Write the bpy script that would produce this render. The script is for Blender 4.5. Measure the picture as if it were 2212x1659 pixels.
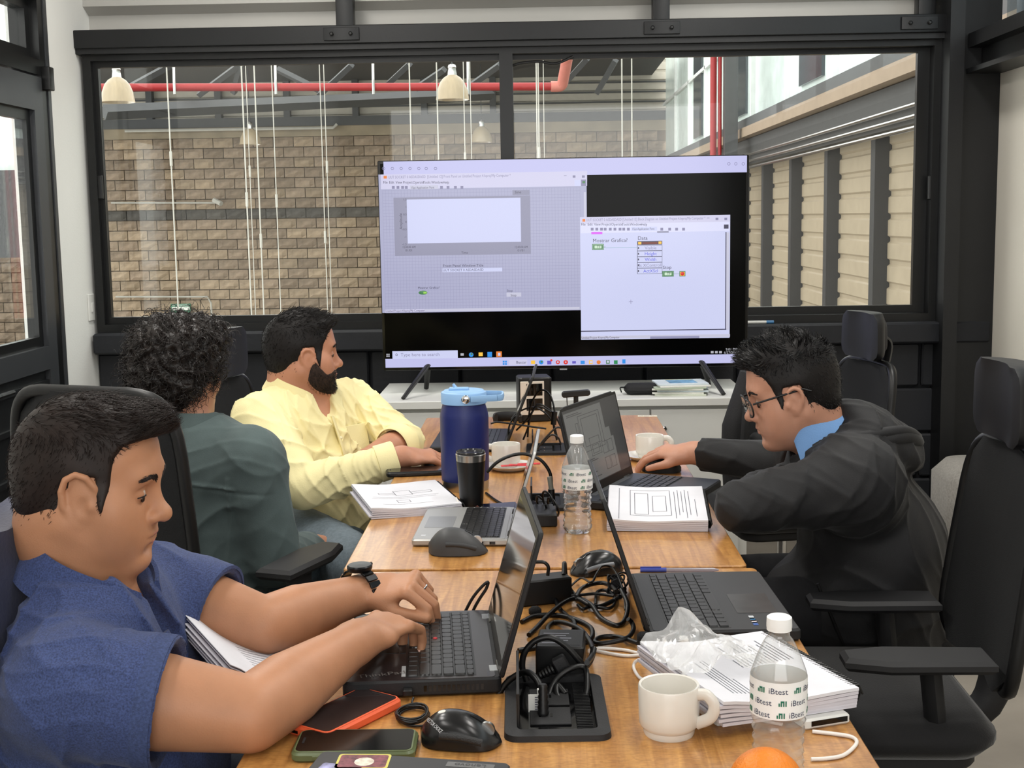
import bpy, bmesh, math, random
import numpy as np
from mathutils import Matrix, Vector
random.seed(7); rng=np.random.default_rng(7)
PI=math.pi
for o in list(bpy.data.objects): bpy.data.objects.remove(o)
SC=bpy.context.scene; COL=SC.collection
# ------------------------------------------------------------------ camera
F=2800.;CAMP=Vector((0,0,1.42))
_y,_p,_r=map(math.radians,(-1.2,-7.3,.92))
FW=Vector((math.sin(_y)*math.cos(_p),math.cos(_y)*math.cos(_p),math.sin(_p)))
_a=FW.cross(Vector((0,0,1))).normalized(); _b=_a.cross(FW)
CR=_a*math.cos(_r)-_b*math.sin(_r); CU=_b*math.cos(_r)+_a*math.sin(_r)
cam=bpy.data.cameras.new('camera'); cam.sensor_width=36; cam.lens=F*36/2212; cam.clip_start=.05; cam.clip_end=200
camo=bpy.data.objects.new('camera',cam); COL.objects.link(camo)
camo.matrix_world=Matrix(((CR.x,CU.x,-FW.x,CAMP.x),(CR.y,CU.y,-FW.y,CAMP.y),(CR.z,CU.z,-FW.z,CAMP.z),(0,0,0,1)))
SC.camera=camo
# ------------------------------------------------------------------ light
SC.view_settings.view_transform='Standard'; SC.view_settings.look='None'; SC.view_settings.gamma=1
SC.view_settings.use_curve_mapping=False; SC.view_settings.exposure=0.22
wd=bpy.data.worlds.new('sky'); SC.world=wd; wd.use_nodes=True
wd.node_tree.nodes['Background'].inputs[0].default_value=(1,.98,.95,1)
wd.node_tree.nodes['Background'].inputs[1].default_value=2.7
def area(name,loc,rot,sx,sy,power,col=(1,1,1)):
    l=bpy.data.lights.new(name,'AREA'); l.shape='RECTANGLE'; l.size=sx; l.size_y=sy; l.energy=power; l.color=col
    o=bpy.data.objects.new(name,l); COL.objects.link(o); o.location=loc; o.rotation_euler=rot; return o
CEIL=3.05
LAMPS=[(-1.1,1.0),(1.0,1.0),(-1.1,2.7),(1.0,2.7),(-1.1,4.4),(1.0,4.4),(0,-.5)]
for i,(x,y) in enumerate(LAMPS): area('ceiling_lamp_light',(x,y,CEIL-.075),(0,0,0),.3,1.1,(10.5,10.5,19,17,20,18,5)[i],(1,.965,.91))
area('rear_window_daylight',(0.3,-1.55,1.75),(math.radians(90),0,0),3.0,1.5,14,(.95,.98,1))
# ------------------------------------------------------------------ helpers
def S(r,g,b):
    f=lambda c:(c/255/12.92 if c/255<=.04045 else ((c/255+.055)/1.055)**2.4)
    return (f(r),f(g),f(b))
def ray(x,y): return FW+CR*((x-1106)/F)-CU*((y-829.5)/F)
def PZ(x,y,z=.74): d=ray(x,y); return CAMP+d*((z-CAMP.z)/d.z)
def PY(x,y,Y): d=ray(x,y); return CAMP+d*(Y/d.y)
def PX(x,y,X): d=ray(x,y); return CAMP+d*(X/d.x)
MATS={}
def mat(name,rgb,rough=.5,metal=0,var=.06,vs=9,bump=0,bs=80,coat=0,spec=.5,emis=0,stretch=(1,1,1),trans=0,ior=1.45,alpha=1,sheen=0,objrand=0,detail=4):
    if name in MATS: return MATS[name]
    m=bpy.data.materials.new(name); m.use_nodes=True; nt=m.node_tree; N=nt.nodes; L=nt.links; b=N['Principled BSDF']
    b.inputs['Roughness'].default_value=rough; b.inputs['Metallic'].default_value=metal
    b.inputs['Specular IOR Level'].default_value=spec; b.inputs['Coat Weight'].default_value=coat
    b.inputs['Coat Roughness'].default_value=.08
    b.inputs['IOR'].default_value=ior; b.inputs['Transmission Weight'].default_value=trans; b.inputs['Alpha'].default_value=alpha
    if sheen: b.inputs['Sheen Weight'].default_value=sheen; b.inputs['Sheen Roughness'].default_value=.4
    tc=N.new('ShaderNodeTexCoord'); mp=N.new('ShaderNodeMapping'); mp.inputs['Scale'].default_value=stretch
    L.new(tc.outputs['Object'],mp.inputs[0])
    nz=N.new('ShaderNodeTexNoise'); nz.inputs['Scale'].default_value=vs; nz.inputs['Detail'].default_value=detail; L.new(mp.outputs[0],nz.inputs[0])
    cr=N.new('ShaderNodeValToRGB'); L.new(nz.outputs[0],cr.inputs[0])
    lo=[max(0,c*(1-var)) for c in rgb]; hi=[min(1.,c*(1+var)) for c in rgb]
    cr.color_ramp.elements[0].position=.3; cr.color_ramp.elements[1].position=.7
    cr.color_ramp.elements[0].color=(*lo,1); cr.color_ramp.elements[1].color=(*hi,1)
    out=cr.outputs[0]
    if objrand:
        oi=N.new('ShaderNodeObjectInfo'); mr=N.new('ShaderNodeMapRange'); mr.inputs[3].default_value=1-objrand; mr.inputs[4].default_value=1+objrand
        L.new(oi.outputs['Random'],mr.inputs[0]); hs=N.new('ShaderNodeHueSaturation'); L.new(out,hs.inputs['Color']); L.new(mr.outputs[0],hs.inputs['Value']); out=hs.outputs[0]
    L.new(out,b.inputs['Base Color'])
    if emis:
        L.new(out,b.inputs['Emission Color']); b.inputs['Emission Strength'].default_value=emis
    if bump:
        n2=N.new('ShaderNodeTexNoise'); n2.inputs['Scale'].default_value=bs; n2.inputs['Detail'].default_value=3; L.new(mp.outputs[0],n2.inputs[0])
        bp=N.new('ShaderNodeBump'); bp.inputs['Strength'].default_value=bump; bp.inputs['Distance'].default_value=.002
        L.new(n2.outputs[0],bp.inputs['Height']); L.new(bp.outputs[0],b.inputs['Normal'])
    MATS[name]=m; return m
def glassmat(name,tint=(1,1,1),rough=.02,f0=1.5,haze=0):
    if name in MATS: return MATS[name]
    m=bpy.data.materials.new(name); m.use_nodes=True; nt=m.node_tree; N=nt.nodes; L=nt.links; N.remove(N['Principled BSDF'])
    t=N.new('ShaderNodeBsdfTransparent'); t.inputs[0].default_value=(*tint,1); g=N.new('ShaderNodeBsdfGlossy'); g.inputs['Roughness'].default_value=rough
    lw=N.new('ShaderNodeLayerWeight'); lw.inputs[0].default_value=.5; pw=N.new('ShaderNodeMath'); pw.operation='POWER'; pw.inputs[1].default_value=3 if haze else 4; fr=N.new('ShaderNodeMapRange'); r0=((f0-1)/(f0+1))**2; fr.inputs[3].default_value=r0; fr.inputs[4].default_value=.75
    L.new(lw.outputs['Facing'],pw.inputs[0]); L.new(pw.outputs[0],fr.inputs[0]); mx=N.new('ShaderNodeMixShader')
    L.new(fr.outputs[0],mx.inputs[0]); L.new(t.outputs[0],mx.inputs[1]); L.new(g.outputs[0],mx.inputs[2]); out=mx.outputs[0]
    if haze:
        d=N.new('ShaderNodeBsdfDiffuse'); d.inputs[0].default_value=(.9,.9,.9,1); m2=N.new('ShaderNodeMixShader')
        nz=N.new('ShaderNodeTexNoise'); nz.inputs['Scale'].default_value=3; mr=N.new('ShaderNodeMapRange'); mr.inputs[3].default_value=haze*.5; mr.inputs[4].default_value=haze*1.5
        L.new(nz.outputs[0],mr.inputs[0]); L.new(mr.outputs[0],m2.inputs[0]); L.new(out,m2.inputs[1]); L.new(d.outputs[0],m2.inputs[2]); out=m2.outputs[0]
    L.new(out,N['Material Output'].inputs[0]); MATS[name]=m; return m
def rrect(w,h,r,n=4,cx=0,cy=0):
    P=[]
    for sx,sy,a0 in ((1,1,0),(-1,1,90),(-1,-1,180),(1,-1,270)):
        for k in range(n+1):
            a=math.radians(a0+90*k/n); P.append((cx+sx*(w/2-r)+r*math.cos(a),cy+sy*(h/2-r)+r*math.sin(a)))
    return P
def inset(poly,d):
    n=len(poly); out=[]
    for i in range(n):
        p0=Vector(poly[i-1]);p1=Vector(poly[i]);p2=Vector(poly[(i+1)%n])
        e1=(p1-p0); e2=(p2-p1)
        if e1.length<1e-9 or e2.length<1e-9: out.append(tuple(p1)); continue
        e1.normalize(); e2.normalize()
        n1=Vector((-e1.y,e1.x)); n2=Vector((-e2.y,e2.x)); nn=(n1+n2)
        if nn.length<1e-6: out.append(tuple(p1)); continue
        nn.normalize(); out.append(tuple(p1+nn*(d/max(.5,nn.dot(n1)))))
    return out
def spline(P,n=6,closed=False):
    P=[Vector(p) for p in P]; out=[]; m=len(P)
    rngs=range(m if closed else m-1)
    for i in rngs:
        p1=P[i];p2=P[(i+1)%m]
        p0=P[i-1] if (i>0 or closed) else p1*2-p2
        p3=P[(i+2)%m] if (i+2<m or closed) else p2*2-p1
        for k in range(n):
            t=k/n; out.append(.5*((2*p1)+(p2-p0)*t+(2*p0-5*p1+4*p2-p3)*t*t+(3*p1-p0-3*p2+p3)*t**3))
    if not closed: out.append(P[-1])
    return out
class MB:
    def __init__(s): s.v=[]; s.f=[]
    def add(s,vs,fs,M=None):
        o=len(s.v)
        for p in vs:
            p=Vector(p); s.v.append(tuple(M@p if M else p))
        for f in fs: s.f.append([i+o for i in f])
        return s
    def box(s,x0,x1,y0,y1,z0,z1,M=None):
        return s.add([(x0,y0,z0),(x1,y0,z0),(x1,y1,z0),(x0,y1,z0),(x0,y0,z1),(x1,y0,z1),(x1,y1,z1),(x0,y1,z1)],
          [(0,3,2,1),(4,5,6,7),(0,1,5,4),(1,2,6,5),(2,3,7,6),(3,0,4,7)],M)
    def cbox(s,c,sz,b=.002,M=None):
        hx,hy,hz=sz[0]/2,sz[1]/2,sz[2]/2; b=min(b,hx*.9,hy*.9,hz*.9)
        return s.prism(rrect(2*hx,2*hy,b,2,c[0],c[1]),c[2]-hz,c[2]+hz,b*.7,M)
    def prism(s,poly,z0,z1,bev=0,M=None):
        n=len(poly); a=sum(poly[i-1][0]*poly[i][1]-poly[i][0]*poly[i-1][1] for i in range(n))
        if a<0: poly=poly[::-1]
        secs=[(z0,0),(z1,0)] if not bev else [(z0,bev),(z0+bev,0),(z1-bev,0),(z1,bev)]
        V=[];Fc=[]
        for z,i in secs:
            q=inset(poly,i) if i else poly
            V+=[(p[0],p[1],z) for p in q]
        for k in range(len(secs)-1):
            for i in range(n):
                j=(i+1)%n; Fc.append((k*n+i,k*n+j,(k+1)*n+j,(k+1)*n+i))
        Fc.append(tuple(range(n))[::-1]); Fc.append(tuple(range((len(secs)-1)*n,len(secs)*n)))
        return s.add(V,Fc,M)
    def loft(s,rings,M=None,caps=True,closed=True):
        n=len(rings[0]); V=[p for r in rings for p in r]; Fc=[]
        for k in range(len(rings)-1):
            for i in range(n if closed else n-1):
                j=(i+1)%n; Fc.append((k*n+i,k*n+j,(k+1)*n+j,(k+1)*n+i))
        if caps: Fc.append(tuple(range(n))[::-1]); Fc.append(tuple(range((len(rings)-1)*n,len(rings)*n)))
        return s.add(V,Fc,M)
    def tube(s,P,r,n=8,closed=False,M=None,caps=True,flat=1):
        P=[Vector(p) for p in P]; m=len(P); rr=r if isinstance(r,(list,tuple)) else [r]*m
        T=[]
        for i in range(m):
            a=P[i-1] if (i>0 or closed) else P[i]; b=P[(i+1)%m] if (i<m-1 or closed) else P[i]
            t=(b-a); T.append(t.normalized() if t.length>1e-9 else Vector((0,0,1)))
        ref=Vector((0,0,1)) if abs(T[0].z)<.9 else Vector((1,0,0)); u=T[0].cross(ref).normalized(); rings=[]
        for i in range(m):
            u=(u-T[i]*u.dot(T[i])).normalized(); w=T[i].cross(u)
            rings.append([P[i]+(u*math.cos(2*PI*k/n)+w*math.sin(2*PI*k/n)*flat)*rr[i] for k in range(n)])
        if closed: rings.append(rings[0]); caps=False
        return s.loft(rings,M,caps)
    def lathe(s,prof,n=32,M=None,caps=True):
        return s.loft([[(r*math.cos(2*PI*k/n),r*math.sin(2*PI*k/n),z) for k in range(n)] for r,z in prof],M,caps)
    def sphere(s,c,r,n=16,m=10,M=None):
        rx,ry,rz=r if isinstance(r,(tuple,list)) else (r,r,r)
        rings=[[(c[0]+rx*math.sin(a)*math.cos(2*PI*k/n),c[1]+ry*math.sin(a)*math.sin(2*PI*k/n),c[2]-rz*math.cos(a)) for k in range(n)] for a in [PI*(i+.02)/(m+.04) for i in range(m+1)]]
        return s.loft(rings,M)
    def mesh(s,name,smooth=None):
        me=bpy.data.meshes.new(name); me.from_pydata(s.v,[],s.f); 
        if smooth is not None:
            me.shade_smooth()
            if smooth<179: me.set_sharp_from_angle(angle=math.radians(smooth))
        return me
    def build(s,name,m,parent=None,smooth=None,label=None):
        return link(name,s.mesh(name,smooth),m,parent,label)
def link(name,me,m,parent=None,label=None):
    o=bpy.data.objects.new(name,me); COL.objects.link(o)
    if m is not None: 
        me.materials.clear(); me.materials.append(m)
    if parent is not None: o.parent=parent
    if label: o['label']=label
    return o
def tag(o,label=None,cat=None,group=None,kind=None):
    if label: o['label']=label
    if cat: o['category']=cat
    if group: o['group']=group
    if kind: o['kind']=kind
    return o
def thing(name,label,cat,loc=(0,0,0),rz=0,group=None):
    o=bpy.data.objects.new(name,None); o.empty_display_size=.05; COL.objects.link(o); o.location=loc; o.rotation_euler=(0,0,rz)
    return tag(o,label,cat,group)
def struct(name,b,m,smooth=None,label=None):
    o=b.build(name,m,None,smooth); o['kind']='structure'
    if label: o['label']=label
    return o
def box(name,x0,x1,y0,y1,z0,z1,m,parent=None,bev=0,label=None):
    b=MB()
    if bev: b.cbox(((x0+x1)/2,(y0+y1)/2,(z0+z1)/2),(x1-x0,y1-y0,z1-z0),bev)
    else: b.box(x0,x1,y0,y1,z0,z1)
    return b.build(name,m,parent,40 if bev else None,label)
def R(ax,deg): return Matrix.Rotation(math.radians(deg),4,ax)
def T(x,y,z): return Matrix.Translation((x,y,z))
def text(s,size,m,parent,M,name='lettering',align='LEFT',xs=1):
    cu=bpy.data.curves.new('t','FONT'); cu.body=s; cu.size=size; cu.align_x=align; cu.resolution_u=2
    o=bpy.data.objects.new('t',cu); COL.objects.link(o)
    me=bpy.data.meshes.new_from_object(o.evaluated_get(bpy.context.evaluated_depsgraph_get()))
    bpy.data.objects.remove(o); bpy.data.curves.remove(cu)
    me.transform(M@Matrix.Diagonal((xs,1,1,1))); return link(name,me,m,parent)
# ------------------------------------------------------------------ materials
BLK=mat('black_steel_paint',S(19,20,22),.42,var=.15,vs=5,bump=.1,bs=150)
FRM=mat('black_anodised_frame',S(11,12,13),.35,var=.1)
WHT=mat('white_wall_paint',S(226,226,222),.85,var=.02,vs=3,bump=.25,bs=120)
CRM=mat('cream_wall_paint',S(206,201,190),.85,var=.03,vs=2,bump=.2,bs=100)
CONC=mat('concrete_floor',S(138,131,121),.55,var=.16,vs=3.5,bump=.15,bs=40,detail=8)
NAVY=mat('dark_block_paint',S(26,28,33),.6,var=.18,vs=6,bump=.7,bs=45)
CORR=mat('corrugated_steel',S(172,170,165),.45,var=.04,vs=2,stretch=(1,1,6))
STEEL=mat('brushed_steel',S(190,190,188),.28,1,var=.05)
CHROME=mat('chrome',S(215,215,215),.12,1,var=.02)
PLB=mat('black_plastic',S(15,15,16),.42,var=.12)
PLM=mat('matte_black_plastic',S(23,23,25),.62,var=.12,bump=.15,bs=400)
RUB=mat('black_cable_rubber',S(14,14,15),.4,var=.1)
GLOSSB=mat('gloss_black',S(9,9,10),.08,var=.05)
PAPER=mat('white_paper',S(218,218,224),.8,var=.02,vs=30)
PAPEREDGE=mat('paper_edges',S(205,202,210),.85,var=.1,vs=30,stretch=(.2,.2,30))
INK=mat('grey_ink',S(95,97,108),.8,var=.1)
INKL=mat('light_grey_ink',S(160,160,170),.8,var=.1)
WLAM=mat('white_laminate',S(214,214,210),.4,var=.02,vs=3)
CERAM=mat('white_ceramic',S(222,218,210),.22,var=.03,vs=20,coat=.3)
GLASS=glassmat('window_glass',(.93,.95,.94),.01,1.45)
# ================================================================== SETTING
XL,XR,YW,YB=-1.94,1.94,5.62,-1.7
b=MB(); b.box(XL-.2,XR+.2,YB-.2,YW+.15,-.12,0); struct('floor',b,CONC,label='grey polished concrete floor')
b=MB(); b.box(XL-.2,XR+.2,YB-.2,YW+.15,CEIL,CEIL+.08); struct('ceiling',b,mat('ceiling_paint',S(150,148,142),.9))
# lower back wall: core behind, blocks proud, sill
wb=MB(); wb.box(XL,XR,YW+.035,YW+.15,0,.86); wall_back=struct('wall_back',wb,mat('block_joint_paint',S(20,22,26),.8),label='dark painted block wall below the window')
bl=MB()
vs=[(x,y,z) for z in (.007,.193) for x,y in ((.007,.0),(.393,.0))]
b=MB(); b.prism(rrect(.39,.19,.012,2),0,.04,.008,R('X',90)); blk_me=b.mesh('block',30); blk_me.materials.append(NAVY)
for r in range(5):
    x=XL-(.2 if r%2 else 0)
    while x<XR:
        if x+.2>XL+.01 and x+.2<XR:
            o=link('block',blk_me,None,wall_back); o.location=(x+.2,YW+.05,.86-.1-.2*r if r<4 else -.04)
            if r==4: o.scale=(1,1,.4); o.location.z=.03
        x+=.4
b=MB(); b.cbox((0,YW+.05,.905),(XR-XL-.02,.24,.09),.012); struct('sill_ledge',b,NAVY,30)
# side walls
b=MB(); b.box(XL-.14,XL,5.20,YW+.15,0,CEIL); b.box(XL-.14,XL,YB-.2,4.25,0,CEIL); b.box(XL-.14,XL,4.25,5.20,2.36,CEIL); struct('wall_left',b,WHT)
b=MB(); b.box(XR,XR+.14,YB-.2,YW+.15,0,2.15); struct('wall_right',b,CRM)
b=MB(); b.box(XL-.14,XR+.14,YB-.15,YB,0,1.0); b.box(XL-.14,XR+.14,YB-.15,YB,2.5,CEIL); b.box(XL-.14,XL+.5,YB-.15,YB,1.,2.5);b.box(XR-.3,XR+.14,YB-.15,YB,1.,2.5); struct('wall_rear',b,CRM)
# clerestory window right wall
b=MB(); b.box(XR+.04,XR+.05,YB,YW,2.15,CEIL); w2=struct('window_2',b,glassmat('clerestory_glass',(.75,.8,.82),.05),label='clerestory glazing above the right wall')
for y in (5.15,3.6,2.1,.6): box('mullion',XR+.02,XR+.08,y,y+.05,2.15,CEIL,FRM,w2)
box('frosted_sheet',XR+.08,XR+.1,5.25,YW,2.15,CEIL,mat('grey_glass_sheet',S(120,130,140),.3),w2)
# steel column and side beam
b=MB(); b.box(1.71,1.77,5.50,YW+.14,0,CEIL); b.box(1.77,XR,5.56,YW+.14,0,CEIL); struct('column',b,BLK,label='black steel column at the right end of the window')
b=MB(); b.box(1.795,XR+.02,YB,5.55,1.985,2.005); b.box(1.80,XR+.02,YB,5.55,2.09,2.147); b.box(1.86,XR+.02,YB,5.55,2.005,2.09); struct('side_beam',b,BLK,label='black steel beam along the right wall')
# corrugated panel above the window
def corr(name,x0,x1,y,z0,z1,period,depth,m,axis='x',rib=.09,off=0):
    P=[]; z=z0+off-period
    while z<z1+period:
        for dz,dd in ((0,0),(rib*.25,depth),(rib*.75,depth),(rib,0)): P.append((z+dz,dd))
        z+=period
    P=[(min(max(z,z0),z1),d) for z,d in P]; P=[(z0,0)]+P+[(z1,0)]
    b=MB(); V=[];Fc=[]
    for z,d in P:
        V+= [(x0,y+d,z),(x1,y+d,z)] if axis=='x' else [(y+d,x0,z),(y+d,x1,z)]
    for i in range(len(P)-1):
        if abs(P[i][0]-P[i+1][0])+abs(P[i][1]-P[i+1][1])<1e-6: continue
        Fc.append((2*i,2*i+1,2*i+3,2*i+2) if axis=='x' else (2*i,2*i+2,2*i+3,2*i+1))
    b.add(V,Fc); return b
zr=PY(600,50,YW+.08).z
struct('wall_upper',corr('w',XL,XR,YW+.08,2.18,CEIL,.26,.07,CORR,rib=.115,off=(zr-2.18)-.03),CORR,label='grey corrugated steel sheeting above the window')
for (a,c) in ((725,763),(1410,1447),(1984,2022)):
    x0=PY(a,40,YW).x; x1=PY(c,40,YW).x
    b=MB(); b.cbox(((x0+x1)/2,YW+.035,2.63),(x1-x0,.07,.83),.006); struct('stud',b,BLK,30)
b=MB(); b.cbox(((XL+1.72)/2,YW+.02,2.195),(1.72-XL,.16,.075),.004); b.box(XL,1.72,YW-.045,YW+.1,2.135,2.157); hb=struct('header_beam',b,BLK,30,'black steel header beam over the window')
for cx_,cy_ in ((738,91),(1430,76),(1986,60)):
    p=PY(cx_,cy_,YW-.06); pl=box('splice_plate',p.x-.075,p.x+.075,YW-.068,YW-.058,2.17,2.222,BLK,hb,.002)
    for s_ in (-1,1):
        b=MB(); b.lathe([(.009,0),(.009,.008),(.005,.011)],6,T(p.x+s_*.04,YW-.068,2.196)@R('X',90)); b.build('bolt',FRM,pl)
# ---- main window
w1=thing('window_1',None,None,(0,0,0)); w1['kind']='structure'; w1['label']='wide black sliding window above the dark wall'
def frame_rect(b,x0,x1,z0,z1,y0,y1,t,tb=None,tt=None):
    tb=tb or t; tt=tt or t
    b.box(x0,x0+t,y0,y1,z0,z1); b.box(x1-t,x1,y0,y1,z0,z1); b.box(x0+t,x1-t,y0,y1,z0,z0+tb); b.box(x0+t,x1-t,y0,y1,z1-tt,z1)
b=MB(); frame_rect(b,-1.925,1.715,.945,2.16,YW-.01,YW+.10,.035,.04,.05); b.build('frame',FRM,w1)
gl=PY(222,400,YW).x; gm=PY(1082,200,YW).x; gm2=PY(1106,200,YW).x; gr=PY(1984,400,YW).x
zb=PY(600,681,YW).z; zt=PY(600,138,YW).z; zb2=PY(1800,663,YW).z; zt2=PY(1700,115,YW).z
def frame_io(b,ox0,ox1,oz0,oz1,ix0,ix1,iz0,iz1,y0,y1):
    b.box(ox0,ix0,y0,y1,oz0,oz1); b.box(ix1,ox1,y0,y1,oz0,oz1); b.box(ix0,ix1,y0,y1,oz0,iz0); b.box(ix0,ix1,y0,y1,iz1,oz1)
b=MB(); frame_io(b,-1.89,gm2+.0,.985,2.11,gl,gm,zb,zt,YW+.02,YW+.05); s1=b.build('sash_frame',FRM,w1)
b=MB(); frame_io(b,gm-.0,1.68,.985,2.11,gm2,gr,zb2,zt2,YW+.055,YW+.085); s2=b.build('sash_frame',FRM,w1)
box('mullion',gm-.005,gm2+.005,YW-.012,YW+.03,.985,2.12,FRM,w1)
for g0,g1,y,a_,c_ in ((gl,gm,YW+.035,zb,zt),(gm2,gr,YW+.07,zb2,zt2)): box('pane',g0,g1,y,y+.005,a_,c_,GLASS,w1)
for (x,z) in ((-1.885,1.58),(1.685,1.52)): box('latch',x-.014,x+.014,YW-.004,YW+.02,z-.05,z+.05,PLB,w1,.003)
b=MB(); b.tube(spline([PY(1104,330,YW+.02),PY(1104,160,YW+.01),PY(1112,140,YW+.0),PY(1160,133,YW),PY(1200,137,YW),PY(1238,122,YW)],6),.006,8); tag(b.build('window_cable',RUB),'black cable sagging across the top of the right pane','cable')
# ---- door
d1=thing('door_1',None,None); d1['kind']='structure'; d1['label']='black framed glass door in the left wall'
X=XL
b=MB(); b.box(X-.1,X+.015,4.25,4.29,0,2.36); b.box(X-.1,X+.015,5.13,5.20,0,2.36); b.box(X-.1,X+.015,4.29,5.13,2.29,2.36); b.box(X-.1,X+.015,4.29,5.13,2.0,2.06); b.build('door_frame',FRM,d1)
MUL=mat('grey_door_profile',S(62,64,67),.4,.3)
b=MB(); b.box(X,X+.02,5.185,5.215,0,2.37); b.build('trim_strip',MUL,d1)
b=MB(); frame_io_y=lambda b,y0,y1,z0,z1,t,x0,x1:(b.box(x0,x1,y0,y0+t,z0,z1),b.box(x0,x1,y1-t,y1,z0,z1),b.box(x0,x1,y0+t,y1-t,z0,z0+t),b.box(x0,x1,y0+t,y1-t,z1-t,z1))
frame_io_y(b,4.29,5.13,2.06,2.29,.04,X-.07,X-.02); tr=b.build('transom_frame',FRM,d1)
box('pane',X-.05,X-.045,4.33,5.09,2.10,2.25,GLASS,d1)
b=MB(); 
for a_ in ((4.30,4.38,.02,1.99),(5.03,5.12,.02,1.99)): b.box(X-.03,X+.02,*a_)
b.box(X-.03,X+.02,4.38,5.03,1.86,1.99); b.box(X-.03,X+.02,4.38,5.03,.86,.95); b.box(X-.03,X+.02,4.38,5.03,.02,.12); b.build('door_leaf',MUL,d1)
b=MB(); frame_io_y(b,4.38,5.03,.95,1.86,.04,X-.025,X+.0); b.build('glazing_bead',FRM,d1)
box('pane',X-.012,X-.006,4.41,5.0,.98,1.83,GLASS,d1)
box('lower_panel',X-.015,X+.0,4.38,5.03,.12,.86,BLK,d1)
for z in (.3,.48,.66,.8): box('panel_rail',X,X+.014,4.38,5.03,z,z+.02,BLK,d1)
b=MB(); b.cbox((X+.03,5.16,1.99),(.035,.05,.09),.004); b.build('hinge',PLB,d1,30)
b=MB(); b.box(X+.02,X+.045,4.36,4.40,.86,.96); b.tube([(X+.06,4.385,.83),(X+.065,4.44,.832),(X+.06,4.56,.83)],.009,8); b.build('handle',PLB,d1)
p=PX(195,664,XL)
ls=thing('light_switch','white light switch plate on the left wall beside the door','switch',(XL,p.y,p.z))
b=MB(); b.cbox((.004,0,0),(.008,.07,.115),.003); b.build('plate',WLAM,ls,30); box('rocker',.008,.012,-.012,.012,-.02,.02,WLAM,ls,.002)
# ---- ceiling lamps
for li,(x,y) in enumerate(LAMPS):
    t=thing('ceiling_lamp','long white ceiling lamp '+('near left','near right','middle left','middle right','far left','far right','rearmost')[li]+' above the tables','lamp',(x,y,CEIL),0,'ceiling lamps')
    b=MB(); b.box(-.16,.16,-.56,.56,-.06,0); b.build('housing',WLAM,t)
    b=MB(); b.box(-.15,.15,-.55,.55,-.065,-.06); b.build('diffuser',mat('lamp_diffuser',(1,1,1),.5,emis=1.5),t)
# ================================================================== OUTSIDE
YBW=26.
brick_mats=[mat('split_face_block',S(138,122,105),.95,var=.32,vs=7,bump=1,bs=14,objrand=.2,detail=8)]
dark_blk=mat('dark_split_face_block',S(82,79,75),.95,var=.3,vs=7,bump=1,bs=14,objrand=.15)
warm_blk=mat('pale_split_face_block',S(152,135,114),.95,var=.28,vs=7,bump=1,bs=14,objrand=.15)
ZT=PY(600,296,YBW).z; ZBOT=-4.
b=MB(); b.box(-14,2.7,YBW+.05,YBW+.3,ZBOT,ZT); ob=tag(b.build('block_wall',mat('mortar',S(104,92,78),.95)),'long tan split-face block wall of the hall outside','wall')
def brick_mesh(i):
    r=random.Random(i); b=MB(); nx,nz=4,3; V=[];w,h=.385,.185
    for k in range(nz+1):
        for j in range(nx+1):
            e=(j in(0,nx)) or (k in (0,nz)); V.append((-w/2+w*j/nx,(-.012 if e else -.03-r.random()*.035),-h/2+h*k/nz))
    Fc=[(k*(nx+1)+j,k*(nx+1)+j+1,(k+1)*(nx+1)+j+1,(k+1)*(nx+1)+j) for k in range(nz) for j in range(nx)]
    b.add(V,Fc); n=len(V); x,z=w/2,h/2
    b.add([(-x,-.012,-z),(x,-.012,-z),(x,-.012,z),(-x,-.012,z),(-x,.06,-z),(x,.06,-z),(x,.06,z),(-x,.06,z)],[(0,4,5,1),(1,5,6,2),(2,6,7,3),(3,7,4,0)])
    return b
bm_=[brick_mesh(i) for i in range(8)]; bme={}
for k,m_ in (('n',brick_mats[0]),('d',dark_blk),('w',warm_blk)):
    for i in range(8): me=bm_[i].mesh('brick'); me.materials.append(m_); bme[k,i]=me
rest=MB(); cnt=0; z=ZT-.1; row=0
def pj(p):
    v=Vector(p)-CAMP; d=v.dot(FW); return 1106+F*v.dot(CR)/d,829.5-F*v.dot(CU)/d
while z>-1.6:
    x=-13.8+(.2 if row%2 else 0)
    while x<2.5:
        u,v=pj((x,YBW,z)); i=random.randrange(8)
        vis=(225<u<835 and v<700) or (835<=u<1375 and v<352)
        if vis and cnt<300:
            kind='d' if row in (7,18) else ('w' if random.random()<.22+.02*row else 'n')
            o=link('brick',bme[kind,i],None,ob); o.location=(x,YBW,z); cnt+=1
        else: rest.add(bm_[i].v,bm_[i].f,T(x,YBW,z))
        x+=.4
    z-=.2; row+=1
ro=rest.build('brick_remainder',brick_mats[0],ob); ro['kind']='stuff'
ob2=tag(box('wall_coping',-14,3.2,YBW-.06,YBW+.3,ZT,ZT+.2,mat('coping_concrete',S(140,128,108),.9,var=.2,vs=3)),'pale concrete coping on top of the block wall','coping')
EXG=mat('dark_grey_roof_steel',S(74,75,76),.6); EXD=mat('grey_hall_steel',S(62,64,66),.55)
tag(box('eave_beam',-14,3.2,YBW-.1,YBW+.2,ZT+.2,ZT+.38,EXD),'grey steel beam lying along the top of the block wall','beam')
hp=tag(corr('c',-14,3.2,YBW+.1,ZT+.38,4.6,.19,.03,CORR,rib=.05).build('hall_cladding',mat('hall_cladding_steel',S(176,170,158),.5)),'pale ribbed cladding band above the block wall','cladding')
for i in range(9):
    u=325+i*148-444; x=PY(u,250,YBW).x; 
    box('cladding_post',x-.06,x+.06,YBW-.08,YBW+.1,ZT+.38,4.6,EXD,hp)
for z in (ZT+.57,ZT+.76,ZT+.95): box('cladding_rail',-14,3.2,YBW+.04,YBW+.09,z-.015,z+.015,EXD,hp)
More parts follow.
